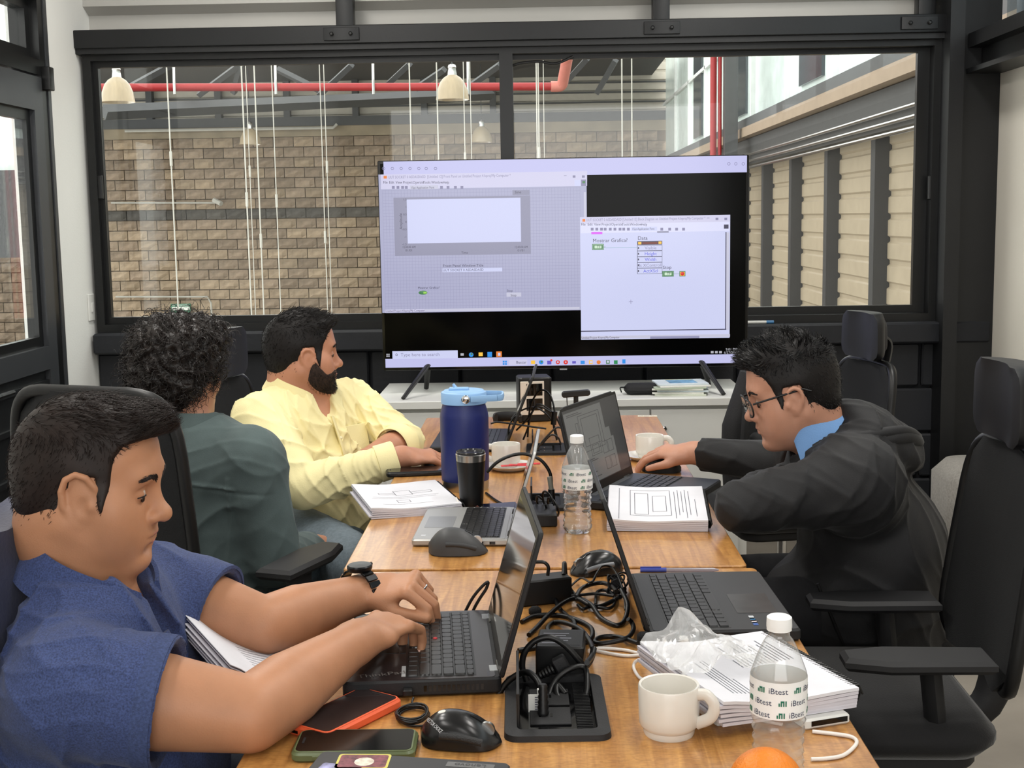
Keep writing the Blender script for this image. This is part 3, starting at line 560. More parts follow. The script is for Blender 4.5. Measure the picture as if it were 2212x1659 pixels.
# ---- things on the cabinet
p=PY(1385,822,5.1); t=thing('zip_pouch','small black zipped pouch lying on the white cabinet','pouch',(p.x,5.1,.72))
b=MB(); b.prism(rrect(.135,.09,.035,5),0,.042,.014); b.build('pouch_body',mat('black_nylon',S(26,26,28),.8,bump=.3,bs=200),t,50); b=MB(); b.tube(spline([(-.065,-.02,.03),(-.085,-.035,.03),(-.08,-.04,.012)],4),.003,6); b.build('zip_pull',RUB,t); b=MB(); b.tube([(x*1.005,y*1.005,.021) for x,y in rrect(.135,.09,.035,5)],.0018,4,True); b.build('zip',PLM,t)
mcols=[S(200,205,190),S(225,225,218),S(190,200,205),S(215,215,205),S(180,190,170),S(228,228,222),S(205,215,222)]
for i in range(7):
    t=thing('magazine',('bottom','second lowest','third lowest','middle','third from top','second from top','topmost')[i]+' magazine of the stack beside the right television foot','magazine',(PY(1470,815,5.08).x+random.uniform(-.012,.012),5.1+random.uniform(-.01,.01),.7205+.0068*i),random.uniform(-.12,.12),'magazines on the cabinet')
    b=MB(); b.cbox((0,0,.003),(.20,.145,.0062),.001); b.build('pages',mat('magazine_%d'%i,mcols[i],.5),t,30)
    if i==6: box('cover_picture',-.05,.06,-.05,.05,.0062,.0066,mat('cover_blue',S(120,165,200),.4,var=.4,vs=30),t); box('cover_band',-.05,.06,.05,.062,.0062,.0066,mat('cover_yellow',S(215,205,140),.4),t)
# pen on the sill
p=PY(1640,706,YW-.03); t=thing('marker_pen','white and blue marker lying on the dark sill right of the television','marker',(p.x,YW-.03,.9505)); b=MB(); b.tube([(-.07,0,.007),(.03,0,.007)],.007,8); b.build('barrel',WLAM,t,40); b=MB(); b.tube([(.03,0,.007),(.062,0,.007)],.0072,8); b.build('cap',mat('marker_blue',S(60,120,170),.4),t,40)
# ================================================================== TABLE THINGS
def keys(kb,x0,y0,w,h,rows,m,gap=.0022,kh=.0022,group=None):
    b=MB(); b.prism(rrect(1,1,.08,2),0,1,0); V=[(x*(.93 if z>.5 else 1),y*(.9 if z>.5 else 1),z) for x,y,z in b.v]; b.v=V; me=b.mesh('key',30); me.materials.append(m)
    tot=sum(r[0] for r in rows); y=y0
    for rh,ws in rows:
        ph=h*rh/tot; s=sum(ws); x=x0
        for k in ws:
            pw=w*abs(k)/s
            if k>0: o=link('key',me,None,kb); o.location=(x+pw/2,y-ph/2,0); o.scale=(pw-gap,ph-gap,kh)
            x+=pw
        y-=ph
ROWS=[(.7,[1]*16),(1,[1]*13+[2]),(1,[1.5]+[1]*12+[1.5]),(1,[1.75]+[1]*11+[2.25]),(1,[2.25]+[1]*10+[2.75]),(1,[1,1,1,1,5,1,1,1,1,1,1])]
def laptop(name,label,hinge,rz,W,D,tilt,Ls,t=.02,deck=PLM,shell=PLM,keym=PLB,kbx=.012,kby=(-.028,-.128),pad=(-.05,.05,-.145,-.205),screen=None,bez=.011,feet=.002,padm=None,chamfer=0):
    o=thing(name,label,'laptop',(hinge[0],hinge[1],TZ),math.radians(rz))
    b=MB(); b.prism(rrect(W,D,.008,3,0,-D/2),feet,t,.003); b.build('base',shell,o,30)
    for sx in (-1,1):
        b=MB(); b.lathe([(.008,0),(.008,feet+.001)],10,T(sx*(W/2-.03),-.03,0)); b.lathe([(.008,0),(.008,feet+.001)],10,T(sx*(W/2-.03),-D+.03,0)); b.build('foot',RUB,o)
    b=MB(); b.prism(rrect(W-.006,D-.012,.006,2,0,-D/2-.003),t,t+.0006); b.build('deck',deck,o)
    kb=box('keyboard',-W/2+kbx,W/2-kbx,kby[1],kby[0],t+.0004,t+.0009,PLB,o)
    keys(kb,0,0,W-2*kbx-.004,kby[0]-kby[1]-.004,ROWS,keym); 
    kb.location=(0,0,0)
    for k in kb.children: k.location=(k.location.x-W/2+kbx+.002,k.location.y+kby[0]-.002,t+.0009)
    b=MB(); b.prism(rrect(pad[1]-pad[0],pad[2]-pad[3],.003,2,(pad[0]+pad[1])/2,(pad[2]+pad[3])/2),t+.0004,t+.0011); b.build('touchpad',padm or PLB,o)
    M=T(0,-.004,t-.002)@R('X',-tilt)
    poly=rrect(W,Ls,.008,3,0,Ls/2)
    if chamfer: poly=[(-W/2,0),(W/2,0),(W/2,Ls-chamfer),(W/2-chamfer*1.4,Ls),(-W/2+chamfer*1.4,Ls),(-W/2,Ls-chamfer)]
    ML=M@R('X',90)
    b=MB(); b.prism(poly,-.007,-.0005,.0015,ML); b.build('lid',shell,o,30)
    b=MB(); b.prism(rrect(W-.006,Ls-.006,.005,2,0,Ls/2),-.0005,.0004,0,ML); b.build('screen_bezel',PLB,o)
    sc=MB(); sc.prism([(-W/2+bez,.022),(W/2-bez,.022),(W/2-bez,Ls-bez),(-W/2+bez,Ls-bez)],.0004,.0008,0,ML); s=sc.build('display',screen or GLOSSB,o)
    b=MB()
    for sx in (-1,1): b.tube([(sx*(W/2-.05)-.02,-.001,t-.003),(sx*(W/2-.05)+.02,-.001,t-.003)],.006,10)
    b.build('hinge',PLB,o,40)
    return o,ML,s
DARKDISP=mat('dark_glossy_display',S(26,22,20),.06,var=0,spec=.6)
# L1: black laptop of the man in the blue polo
PALM=mat('dark_palm_rest',S(36,30,31),.3,var=.25,vs=12)
KEYW=mat('worn_black_keys',S(31,30,30),.33,var=.25,vs=90)
L1,ML1,_=laptop('laptop','black laptop with a red pointing stick, typed on by the man in the blue polo',(-.073,1.955),-85.1,.327,.228,16,.222,t=.026,deck=PALM,keym=KEYW,kby=(-.036,-.138),pad=(-.05,.045,-.150,-.21),screen=DARKDISP,bez=.014)
b=MB(); b.sphere((-.012,-.094,.0285),(.004,.004,.003),10,6); b.build('pointing_stick',mat('pointing_stick_red',S(170,30,40),.5),L1,60)
for k in range(13): box('vent_slot',.1629,.1638,-.112+k*.0068,-.1075+k*.0068,.009,.018,GLOSSB,L1)
box('usb_plug',.160,.178,-.142,-.128,.008,.017,PLB,L1,.002)
for x in (-.045,-.014,.017): box('pad_button',x,x+.029,-.148,-.139,.0265,.0273,PLB,L1)
for s_ in (-1,1): box('hinge_clasp',s_*.125-.012,s_*.125+.012,-.016,-.004,.026,.0272,STEEL,L1)
text('ThinkPad',.019,mat('badge_silver',S(130,125,122),.4,.5),L1,T(.092,-.205,.0274)@R('Z',35)@R('Z',-35+180) if 0 else T(.148,-.207,.0274)@R('Z',100),'badge')
text('Carbon',.007,INK,L1,T(.135,-.02,.0269)); box('price_sticker',.104,.148,-.144,-.138,.0267,.0272,mat('grey_sticker',S(150,150,150),.5),L1)
# L2
L2,ML2,_=laptop('laptop','dark grey laptop with coloured stickers facing the empty right-hand chair',(.165,2.178),91.4,.345,.245,18,.232,t=.021,deck=mat('charcoal_deck',S(36,37,40),.5,var=.12),keym=mat('charcoal_keys',S(29,29,31),.45,var=.3,vs=60),kbx=.014,kby=(-.034,-.135),pad=(-.085,.025,-.158,-.225),bez=.008,padm=mat('smudged_touchpad',S(44,43,43),.35,var=.5,vs=28))
for i,(c,w_) in enumerate(((S(200,205,210),.018),(S(70,150,205),.018),(S(215,205,205),.018),(S(50,90,160),.016))):
    box('palm_sticker',-.158,-.158+w_,-.172-i*.009 if 0 else -.181+.0,-.181+.008,.0215,.0222,mat('sticker_%d'%i,c,.4,var=.2,vs=200),L2).location=(i*.0105 - .0 if 0 else i*0.0,0,0)
for i,o in enumerate([c for c in L2.children if c.name.startswith('palm_sticker')]): o.location=(.006*0,-.009*0,0); o.rotation_euler=(0,0,0); o.location=(.0,0,0); o.location.x=-.0+.0; o.location.y=0; o.data.transform(T(.1585,.177,0)); o.data.transform(R('Z',0)); o.location=(-.150+.0105*(3-i)*1.0,-.177-.004*0,0)
for x,m_ in ((-.0,WLAM),(.0,PLB)): pass
for k,(y,m_) in enumerate(((-.055,WLAM),(-.078,PLB),(-.145,PLB))):
    b=MB(); b.cbox((-.181,y,.0105),(.02,.014,.008),.002); b.build('side_plug',m_,L2,30)
box('hdmi_port',-.1735,-.172,-.115,-.098,.008,.014,GLOSSB,L2); b=MB(); b.lathe([(.003,0),(.003,.001)],10,T(-.1727,-.168,.011)@R('Y',-90)); b.build('audio_port',GLOSSB,L2)
# L3 silver
SILV=mat('silver_aluminium',S(176,176,174),.38,.55,var=.05,vs=4)
L3,ML3,_=laptop('laptop','silver laptop with black keys on the far table behind the grey mouse',(-.062,2.790),-91.7,.305,.205,17,.195,t=.016,deck=SILV,shell=SILV,keym=KEYW,kby=(-.02,-.112),pad=(-.055,.05,-.128,-.19),bez=.006,padm=mat('silver_touchpad',S(150,151,152),.35,.4))
for y in (-.06,-.035): box('port',.1525,.1532,y-.006,y+.006,.005,.011,GLOSSB,L3)
box('side_plug',.1525,.166,-.075,-.063,.004,.012,WLAM,L3,.002); box('deck_badge',.115,.125,-.188,-.178,.0165,.0172,mat('badge_light',S(215,215,215),.3,.5),L3)
# L4 with visible dim display
SCD=screenmat('dim_grey_document',S(98,98,96),.8); SCD2=screenmat('dim_dark_document',S(52,52,53),.8); SCD3=screenmat('dim_ink',S(50,50,52),.8)
L4,ML4,ds4=laptop('laptop','black laptop with a dim diagram on screen used by the man in the black jacket',(.1625,3.145),64.8,.355,.24,13,.222,t=.021,deck=mat('navy_deck',S(44,48,58),.42),keym=mat('dark_navy_keys',S(32,36,44),.45,var=.2,vs=50),kby=(-.045,-.145),pad=(-.06,.05,-.16,-.228),bez=.010,chamfer=.018,screen=SCD2)
def on4(name,poly,m,z): b=MB(); b.prism(poly,z-.0003,z,0,ML4); b.build(name,m,ds4)
on4('document',[(-.165,.024),(.10,.024),(.10,.115),(.085,.115),(.085,.14),(.06,.14),(.06,.205),(-.165,.205)],SCD,.0012)
for (x0,y0,x1,y1) in ((-.09,.10,.04,.19),(-.075,.112,.025,.182),(-.05,.085,.01,.13),(-.04,.09,0,.11),(-.11,.15,-.095,.175),(.02,.04,.05,.07),(.055,.04,.085,.07),(.02,.08,.05,.11),(.055,.08,.085,.11)):
    b=MB()
    for (a0,c0,a1,c1) in ((x0,y0,x1,y0+.0012),(x0,y1-.0012,x1,y1),(x0,y0,x0+.0012,y1),(x1-.0012,y0,x1,y1)): b.prism([(a0,c0),(a1,c0),(a1,c1),(a0,c1)],.0012,.0014,0,ML4)
    b.build('diagram_box',SCD3,ds4)
for i,y in enumerate((.198,.194,.078,.074,.066,.05,.046,.034)): on4('text_line',[(-.15,y),(-.15+.07+.02*(i%4),y),(-.15+.07+.02*(i%4),y+.0016),(-.15,y+.0016)],SCD3,.0014)
box('silver_strip',-.12,.12,-.022,-.006,.0214,.0222,mat('hinge_strip_grey',S(96,98,102),.4,.4),L4)
# L5
L5,ML5,_=laptop('laptop','thin black laptop of the man in the yellow shirt, seen edge on',(-.095,3.905),-91.7,.33,.225,22,.226,t=.016,deck=PLB,keym=mat('slate_keys',S(42,46,54),.5),screen=mat('reflective_display',S(70,70,66),.05,var=0,spec=.8),bez=.007)
# closed laptop
c0=PZ(696,1619,.776); c1=PZ(1105,1646,.776); ang=math.atan2(c1.y-c0.y,c1.x-c0.x); LW=(c1-c0).length
lc=thing('closed_laptop','closed black laptop with stickers at the bottom edge of the picture','laptop',(c0.x,c0.y,.7545),ang)
b=MB(); b.prism(rrect(LW,.32,.01,4,LW/2,-.16),0,.011,.002); b.build('base',PLM,lc,30); b=MB(); b.prism(rrect(LW,.32,.01,4,LW/2,-.16),.0115,.0205,.002); b.build('lid',mat('dark_grey_lid',S(45,45,47),.5),lc,30)
st=MB(); st.prism(rrect(.064,.042,.005,3),.0205,.0209,0,T(.06,-.024,0)@R('Z',8)); st=st.build('sticker',mat('sticker_yellow_rim',S(205,195,90),.4),lc)
b=MB(); b.prism(rrect(.058,.036,.004,3),.0209,.0211,0,T(.06,-.024,0)@R('Z',8)); b.build('sticker_print',mat('sticker_maroon',S(120,60,70),.4,var=.6,vs=120),st)
b=MB(); b.prism([(.012*math.cos(k*PI/8),.012*math.sin(k*PI/8)) for k in range(16)],.0211,.0213,0,T(.062,-.026,0)); b.build('sticker_disc',mat('sticker_cream',S(225,212,195),.4,var=.3,vs=150),st)
b=MB(); b.prism(rrect(.05,.03,.004,3),.0205,.0209,0,T(.038,-.052,0)@R('Z',-6)); b.build('sticker',mat('sticker_multi',S(150,150,190),.4,var=.6,vs=80),lc)
pl=MB(); pl.prism(rrect(.058,.013,.001,2),.0205,.0209,0,T(LW-.047,-.0155,0)); pl=pl.build('name_plate',mat('plate_grey',S(110,110,110),.4,.4),lc); text('Lenovo',.013,mat('plate_letter',S(60,60,60),.4),pl,T(LW-.047,-.019,.0212)@R('Z',180)@T(0,-.0075,0),'badge','CENTER')
# phones
def phone(name,label,x,y,rz,casem,L=.152,Wd=.077,th=.012,z=TZ,scrm=None):
    o=thing(name,label,'phone',(x,y,z),math.radians(rz)); b=MB(); b.prism(rrect(L,Wd,.012,4),0,th,.003); b.build('case',casem,o,40)
    b=MB(); b.prism(rrect(L-.006,Wd-.006,.010,4),th-.0005,th+.0012,.0006); b.build('bumper',casem,o,40)
    b=MB(); b.prism(rrect(L-.011,Wd-.011,.008,4),th,th+.0016,0); s=b.build('glass',scrm or GLOSSB,o)
    b=MB(); b.cbox((-L/2+.012,0,th+.0017),(.003,.018,.0004),.0001); b.build('earpiece',PLM,s)
    for k in (-.02,.0,.02): box('port_slot',L/2-.0006,L/2+.0006,k-.006,k+.006,.004,.008,GLOSSB,o)
    for k in (-.04,.02): box('side_button',k-.011,k+.011,-Wd/2-.001,-Wd/2+.001,.004,.009,casem,o,.0008)
    return o
ORC=mat('orange_phone_case',S(232,98,58),.5); 
phone('smartphone','smartphone in a bright orange case on the near table',-.272,1.703,57+180,ORC,.158,.08,.014,scrm=mat('brown_black_glass',S(48,40,40),.12,var=.2,vs=20))
phone('smartphone','smartphone in a translucent green case half under the closed laptop',-.243,1.60,1,mat('green_clear_case',S(104,116,78),.35,trans=.2),.158,.078,.0125)
phone('smartphone','black smartphone lying under the hand of the man in the yellow shirt',-.335,3.43,8,PLB,.16,.078,.012)
phone('smartphone','phone in a reddish brown case leaning beside the silver laptop',-.075,2.975,14,mat('brown_phone_case',S(96,58,50),.3),.15,.075,.011)
# mice
def mouse(name,label,x,y,rz,L,W,H,m,side,cord=None,hump=.42,wheelm=STEEL,z=TZ):
    o=thing(name,label,'mouse',(x,y,z),math.radians(rz)); rings=[];n=20;K=18
    for i in range(K+1):
        t=i/K; w=W/2*(max(0,1-(2*t-1)**4))**.5*(.9+.12*math.sin(PI*t)); w=max(w,.002); hh=H*(max(.02,1-abs((t-hump)/(1-hump if t>hump else hump+.08))**2.3)); hh=max(hh,.006 if 0<i<K else .002)
        yy=-L/2+L*t; rg=[]
        for k in range(n):
            a=PI*k/(n-1); c=math.cos(a); s_=math.sin(a); rg.append((math.copysign(abs(c)**.75,c)*w*(1-.12*s_ if 0 else 1),yy,.002+hh*s_**.8))
        rings.append(rg)
    b=MB(); b.loft(rings); b.v=[(y_,-x_,z_) for x_,y_,z_ in b.v]; b.build('shell',m,o,60)
    fz=lambda t:.002+H*(max(.02,1-abs((t-hump)/(1-hump))**2.3))
    t=.82; b=MB(); b.lathe([(.004,-.003),(.0105,-.003),(.0105,.003),(.004,.003)],16,T(-L/2+L*t,0,fz(t)-.004)@R('X',90)); b.build('wheel',wheelm,o,40)
    b=MB(); b.tube([(-L/2+L*q,.0,fz(q)+.0004) for q in (.62,.7,.76)],.0009,5); b.tube([(-L/2+L*q,0,fz(q)+.0004) for q in (.88,.93,.97)],.0009,5); b.build('button_seam',GLOSSB,o)
    for s_ in (-1,1):
        b=MB(); P=[]
        for q in (.3,.42,.55,.68,.8):
            w=W/2*(max(0,1-(2*q-1)**4))**.5*(.9+.12*math.sin(PI*q)); P.append((-L/2+L*q,s_*(w*.955),fz(q)*.5))
        b.tube(spline(P,3),[.006]*13 if 0 else .005,8,flat=1); b.build('side_grip',side,o,60)
    b=MB(); b.prism(rrect(L*.8,W*.8,.01,3),0,.003); b.build('sole',RUB,o)
    return o
GM=mat('graphite_mouse',S(62,62,63),.5,var=.08); BM=mat('black_gloss_mouse',S(24,24,25),.25); 
mouse('computer_mouse','large graphite ergonomic mouse beside the silver laptop',-.170,2.594,2,.122,.074,.05,GM,mat('graphite_grip',S(52,52,53),.65),hump=.36)
m2=mouse('computer_mouse','black mouse with grey side strip by the blue pen',.106,2.435,202,.108,.066,.04,BM,mat('grey_strip',S(110,112,116),.35))
m3=mouse('computer_mouse','black mouse with a white logo at the bottom, next to the table power box',-.108,1.622,-8,.108,.066,.040,BM,mat('dotted_grip',S(40,40,41),.6,bump=.8,bs=500),hump=.36)
text('VECTOR CHOICE',.0075,mat('mouse_letter',S(190,190,192),.4),m3,T(-.044,-.012,.0335)@R('Y',-28)@R('X',20)@R('Z',-60),'logo_text',xs=.8); b=MB(); b.lathe([(.0055,0),(.0052,.0008)],16,T(-.025,.0,.0405)@R('Y',-14)); b.build('logo_disc',mat('logo_white',S(225,220,210),.4),m3,40)
mouse('computer_mouse','black mouse under the hand of the man in the black jacket',.325,3.42,170,.105,.062,.036,PLM,PLB)
mouse('computer_mouse','small dark mouse under the hand of the man in the yellow shirt',-.300,3.545,100,.1,.06,.03,PLB,PLM)
# ---- notebooks
def notebook(name,label,x,y,rz,w,h,th,z=TZ,spiral=True,lines=True,curl=.0,sk=0,upside=0,rings=42,coil=.0085):
    o=thing(name,label,'notebook',(x,y,z),math.radians(rz)); rn=random.Random(int(x*1000)+5)
    n=6; cells=[]
    for k in range(n):
        b=MB(); z0=th*k/n; z1=th*(k+1)/n-.0003; NX=12; off=rn.uniform(-.004,.004); rg=[]
        def zc(u): # u 0..1 from left(free) to right(spine)
            return curl*math.exp(-((u)/.28)**2)*(k+1)/n+.0022*math.sin(u*5+k*.6)*(k/n)
        top=[(-w/2+off+(w-off)*i/NX) for i in range(NX+1)]
        ring0=[(xx,-h/2+sk*k,z0+zc(i/NX)) for i,xx in enumerate(top)]+[(xx,-h/2+sk*k,z1+zc(i/NX)) for i,xx in list(enumerate(top))[::-1]]
        ring1=[(p[0],h/2+rn.uniform(-.001,.001),p[2]) for p in ring0]
        b.loft([ring0,ring1]); b.build('page_block' if k<n-1 else 'top_page',PAPEREDGE if k<n-1 else PAPER,o,30)
        if k==n-1: topz=lambda u,z1=z1:z1+zc(u)+.0002
    if lines:
        def strip(x0,x1,y0,y1,m): 
            b=MB(); K=5; V=[];
            for i in range(K+1):
                xx=x0+(x1-x0)*i/K; u=(xx+w/2)/w; V+=[(xx,y0,topz(u)+.0003),(xx,y1,topz(u)+.0003)]
            b.add(V,[(2*i,2*i+2,2*i+3,2*i+1) for i in range(K)]); return b
        allb=MB()
        for (x0,x1,y0,y1) in lines: s_=strip(x0,x1,y0,y1,INK); allb.add(s_.v,s_.f)
        allb.build('printed_lines',INK,o)
    if spiral:
        b=MB(); P=[]; 
        for i in range(rings*6+1):
            a=2*PI*i/6; P.append((w/2+.004+coil*math.cos(a)-.003,-h/2+.006+(h-.012)*i/(rings*6),th/2+coil*1.25*math.sin(a)+.001))
        zmin=min(p[2] for p in P); P=[(p[0],p[1],p[2]+max(0,.0015-zmin)) for p in P]
        b.tube(P,.0016,5); b.build('spiral_binding',RUB,o,60)
    return o
def hl(x0,x1,y,t=.0012): return (x0,x1,y,y+t)
def vl(x,y0,y1,t=.0012): return (x,x+t,y0,y1)
def boxl(x0,y0,x1,y1): return [hl(x0,x1,y0),hl(x0,x1,y1),vl(x0,y0,y1),vl(x1,y0,y1)]
LY=boxl(-.02,.0,.02,.05)+boxl(.02,.01,.07,.03)+boxl(-.06,.012,-.02,.028)+boxl(-.03,-.08,.0,-.055)+[hl(-.08,.08,-.02),hl(-.07,.05,-.1),hl(-.085,.07,-.035)]
notebook('spiral_notebook','thick spiral notebook with diagrams at the elbow of the man in the yellow shirt',-.328,3.062,17,.215,.285,.022,curl=.006,lines=LY)
LB=boxl(-.06,-.09,.03,.09)+boxl(-.05,-.08,-.02,.07)+boxl(-.01,-.06,.02,.05)+[vl(.04+.008*i,-.11+.02*(i%3),.08+.012*(i%2)) for i in range(5)]+[vl(-.085,-.12,.1),vl(.085,-.1,.02)]
nb_=notebook('spiral_notebook','thick spiral notebook with printed text beside the mid-table water bottle',.262,2.872,-4,.215,.24,.026,z=.7525,curl=.004,lines=LB,sk=-.0012)
nb_.rotation_euler[0]=math.radians(5.5)
rl=random.Random(3); LN=[vl(-.07+.0062*i,-.10,-.10+rl.uniform(.05,.19),.0013) for i in range(6)]+[vl(.0+.0062*i,.0,rl.uniform(.03,.1),.0013) for i in range(14)]+[hl(-.02,.05,-.09)]
notebook('spiral_notebook','thick spiral notebook under the crumpled plastic wrap near the white mug',.284,1.778,20,.205,.255,.028,z=.7555,curl=.010,lines=LN,sk=-.001,coil=.0125)
nl=notebook('spiral_notebook','spiral notebook tilted on the lap of the man in the blue polo',-.500,2.02,25,.2,.26,.008,z=.715,curl=.02,lines=[hl(-.02,.08,-.1+.012*i) for i in range(12)])
nl.location=PY(545,1432,1.86); nl.rotation_euler=(math.radians(6),math.radians(24),math.radians(35))
# ---- phone/charger under near notebook
t=thing('charger_block','white plastic charger block under the near spiral notebook','charger',(.352,1.735,TZ),math.radians(20)); b=MB(); b.cbox((0,0,.0075),(.07,.155,.0145),.004); b.build('body',WLAM,t,40); box('black_window',-.025,.03,-.0783,-.0773,.005,.012,GLOSSB,t)
t=thing('charger_block','second white plastic slab under the near spiral notebook behind the mug','charger',(.245,1.745,TZ),math.radians(20)); b=MB(); b.cbox((0,0,.007),(.08,.14,.0135),.003); b.build('body',WLAM,t,40)
# ---- crumpled plastic wrap
def wrap():
    r=random.Random(11); b=MB(); NX,NY=26,20; V=[]
    for j in range(NY+1):
        for i in range(NX+1):
            u=i/NX; v=j/NY; x=(u-.5)*.15; y=(v-.5)*.13
            z=.055*max(0,1-abs(u-.42)*2.1)*(.35+.65*v)+.004*math.sin(u*17+v*7)+.004*math.sin(v*21-u*11)+r.uniform(-.0012,.0012)
            V.append((x+.004*math.sin(v*17),y+.004*math.sin(u*19),max(.0015,z)))
    b.add(V,[(j*(NX+1)+i,j*(NX+1)+i+1,(j+1)*(NX+1)+i+1,(j+1)*(NX+1)+i) for j in range(NY) for i in range(NX)]); return b
t=wrap().build('plastic_wrap',glassmat('crinkled_film',(.96,.96,.95),.12,1.55,haze=.34)); tag(t,'crumpled clear plastic wrap lying on the near notebook','wrap'); t.location=(.238,1.79,.793); t.rotation_euler=(0,0,math.radians(20))
# ---- cups
def cup(label,x,y,rz,r,h,z=TZ):
    o=thing('cup',label,'cup',(x,y,z),math.radians(rz)); b=MB()
    b.lathe([(r*.6,0),(r*.8,.0),(r*.84,.004),(r*.84,.009),(r*.90,.011),(r*.975,.016),(r*.985,h*.4),(r,h-.002),(r-.001,h),(r-.004,h-.001),(r-.005,h*.5),(r*.8,.022),(r*.5,.014),(.001,.013)],40,caps=True); b.build('bowl',CERAM,o,40)
    P=spline([(r*.97-.002,0,h*.86),(r+.011,0,h*.87),(r+.021,0,h*.68),(r+.016,0,h*.44),(r*.96-.002,0,h*.27)],6); b=MB(); b.tube(P,.0048,10,flat=1.7); b.build('handle',CERAM,o,60); return o
cup('white mug in front on the near table, right of the power box',.166,1.648,-24,.0405,.068)
def saucer(label,x,y): b=MB(); b.lathe([(.02,0),(.045,0),(.05,.003),(.066,.013),(.068,.0145),(.065,.0145),(.048,.006),(.03,.004),(.001,.004)],40); o=b.build('saucer',CERAM,None,40); o.location=(x,y,TZ); tag(o,label,'saucer')
saucer('white saucer under the cup behind the black tumbler',-.083,3.48); cup('white cup on a saucer behind the black tumbler',-.093,3.505,180,.040,.062,TZ+.0045)
saucer('white saucer under the cup beyond the open diagram laptop',.305,3.60); cup('white cup on a saucer beyond the open diagram laptop',.310,3.615,-8,.040,.062,TZ+.0045)
for i,(dx,dy,a) in enumerate(((.0,-.0,8),(.022,-.006,-12),(.045,.0,5))):
    b=MB(); b.prism([(-.03,-.006),(.03,-.006),(.032,0),(.03,.006),(-.03,.006),(-.032,0)],0,.0035,.0012); o=b.build('sugar_packet',mat('red_sugar_packet',S(205,62,70),.35,var=.25,vs=80),None,30); o.location=(-.075+dx,3.442+dy,TZ+.0155+.002*i); o.rotation_euler=(0,0,math.radians(a)); tag(o,('left','middle','right')[i]+' red sugar packet on the saucer behind the tumbler','sugar packet','red sugar packets')
# ---- bottles
BOT=glassmat('clear_bottle_plastic',(.95,.96,.96),.05,1.75,haze=.09); WATER=mat('water',(.98,.99,1),.0,var=0,trans=1,ior=1.2,spec=.5)
NAVYT=mat('label_navy_ink',S(48,56,82),.5); GREENT=mat('label_green_ink',S(60,150,120),.5)
def bend(o,r,a0=0):
    for v in o.data.vertices:
        a=v.co.x/r+a0; rr=r-v.co.y; v.co=Vector((rr*math.cos(a),rr*math.sin(a),v.co.z))
def bottle(label,x,y,rz,water):
    o=thing('water_bottle',label,'bottle',(x,y,TZ),math.radians(rz)); n=48; prof=[]
    def rad(z,a):
        R0=.033
        if z<.012: r=R0*(.80+.2*min(1,z/.012)); r-=.004*max(0,math.cos(5*a))*(1-z/.012)
        elif z<.098: r=R0-.0016+.0016*math.sin(2*PI*(z/.0125)+1.3*math.sin(2*a)+.5*math.sin(5*a))-.0022*math.sin(PI*(z-.012)/.086)
        elif z<.145: r=R0
        elif z<.19: t=(z-.145)/.045; r=R0*(1-t)**.75*1+.0125*(1-(1-t)**.75); r=max(r,.0125)
        else: r=.0125
        return r
    zs=[0,.003,.006,.009]+[.012+.0043*i for i in range(20)]+[.098,.1,.12,.143,.147,.152,.158,.164,.170,.176,.181,.186,.19,.194,.2]
    b=MB(); b.loft([[(.004*math.cos(2*PI*k/n),.004*math.sin(2*PI*k/n),.004) for k in range(n)]]+[[(rad(z,2*PI*k/n)*math.cos(2*PI*k/n),rad(z,2*PI*k/n)*math.sin(2*PI*k/n),z) for k in range(n)] for z in zs],None,False); b.build('bottle_body',BOT,o,60)
    if water:
        zw=[z for z in zs if z<water]+[water]; b=MB(); b.loft([[((rad(z,2*PI*k/n)-.0008)*math.cos(2*PI*k/n),(rad(z,2*PI*k/n)-.0008)*math.sin(2*PI*k/n),z+.001) for k in range(n)] for z in zw]); b.build('water',WATER,o,60)
    b=MB(); rg=[]
    for z in (.197,.199,.201,.204,.212,.2135): 
        rr=.0145 if z<.213 else .0125; rg.append([((rr+(.0004 if k%2 and z>.2 and z<.212 else 0))*math.cos(2*PI*k/60),(rr+(.0004 if k%2 and z>.2 and z<.212 else 0))*math.sin(2*PI*k/60),z) for k in range(60)])
    b.loft(rg); b.build('cap',mat('white_cap_plastic',S(238,240,240),.4),o,40)
    lb=MB(); lb.lathe([(.0334,.0985),(.0334,.143)],64,None,False); lb=lb.build('label_band',mat('white_label_paper',S(235,238,238),.45),o,60)
    for row in range(3):
        z=.130-.0145*row; x0=-.105+.012*row
        k=0; xx=x0+(.014 if row==1 else 0)
        while xx<.098:
            w1_=text('iBtest',.0098,NAVYT,lb,T(xx,0,0)@R('X',90),'label_text'); w1_.data.transform(T(0,-.0002,z)); bend(w1_,.0336); xx+=.0305
            bb=MB(); 
            for (a_,c_,hh) in ((0,.0016,.0042),(.0026,.0072,.0075)):
                pass
            bb.prism([(0,0),(.0016,0),(.0016,.004),(0,.004)],0,.0001); bb.prism([(.0024,0),(.004,0),(.004,.0045),(.0052,.0045),(.0052,0),(.0068,0),(.0068,.0066),(.0024,.0066)],0,.0001); bb.prism([(.0078,0),(.0094,0),(.0094,.0066),(.0078,.0066)],0,.0001)
            bb.v=[(x_+xx,-.0002,y_+z) for x_,y_,_z in bb.v]; g_=bb.build('label_mark',GREENT,lb); bend(g_,.0336); xx+=.0142
    return o
bottle('nearly empty water bottle with printed label in the right foreground',.2775,1.475,-94,0)
bottle('half full water bottle with printed label in the middle of the far table',.080,2.760,-70,.098)
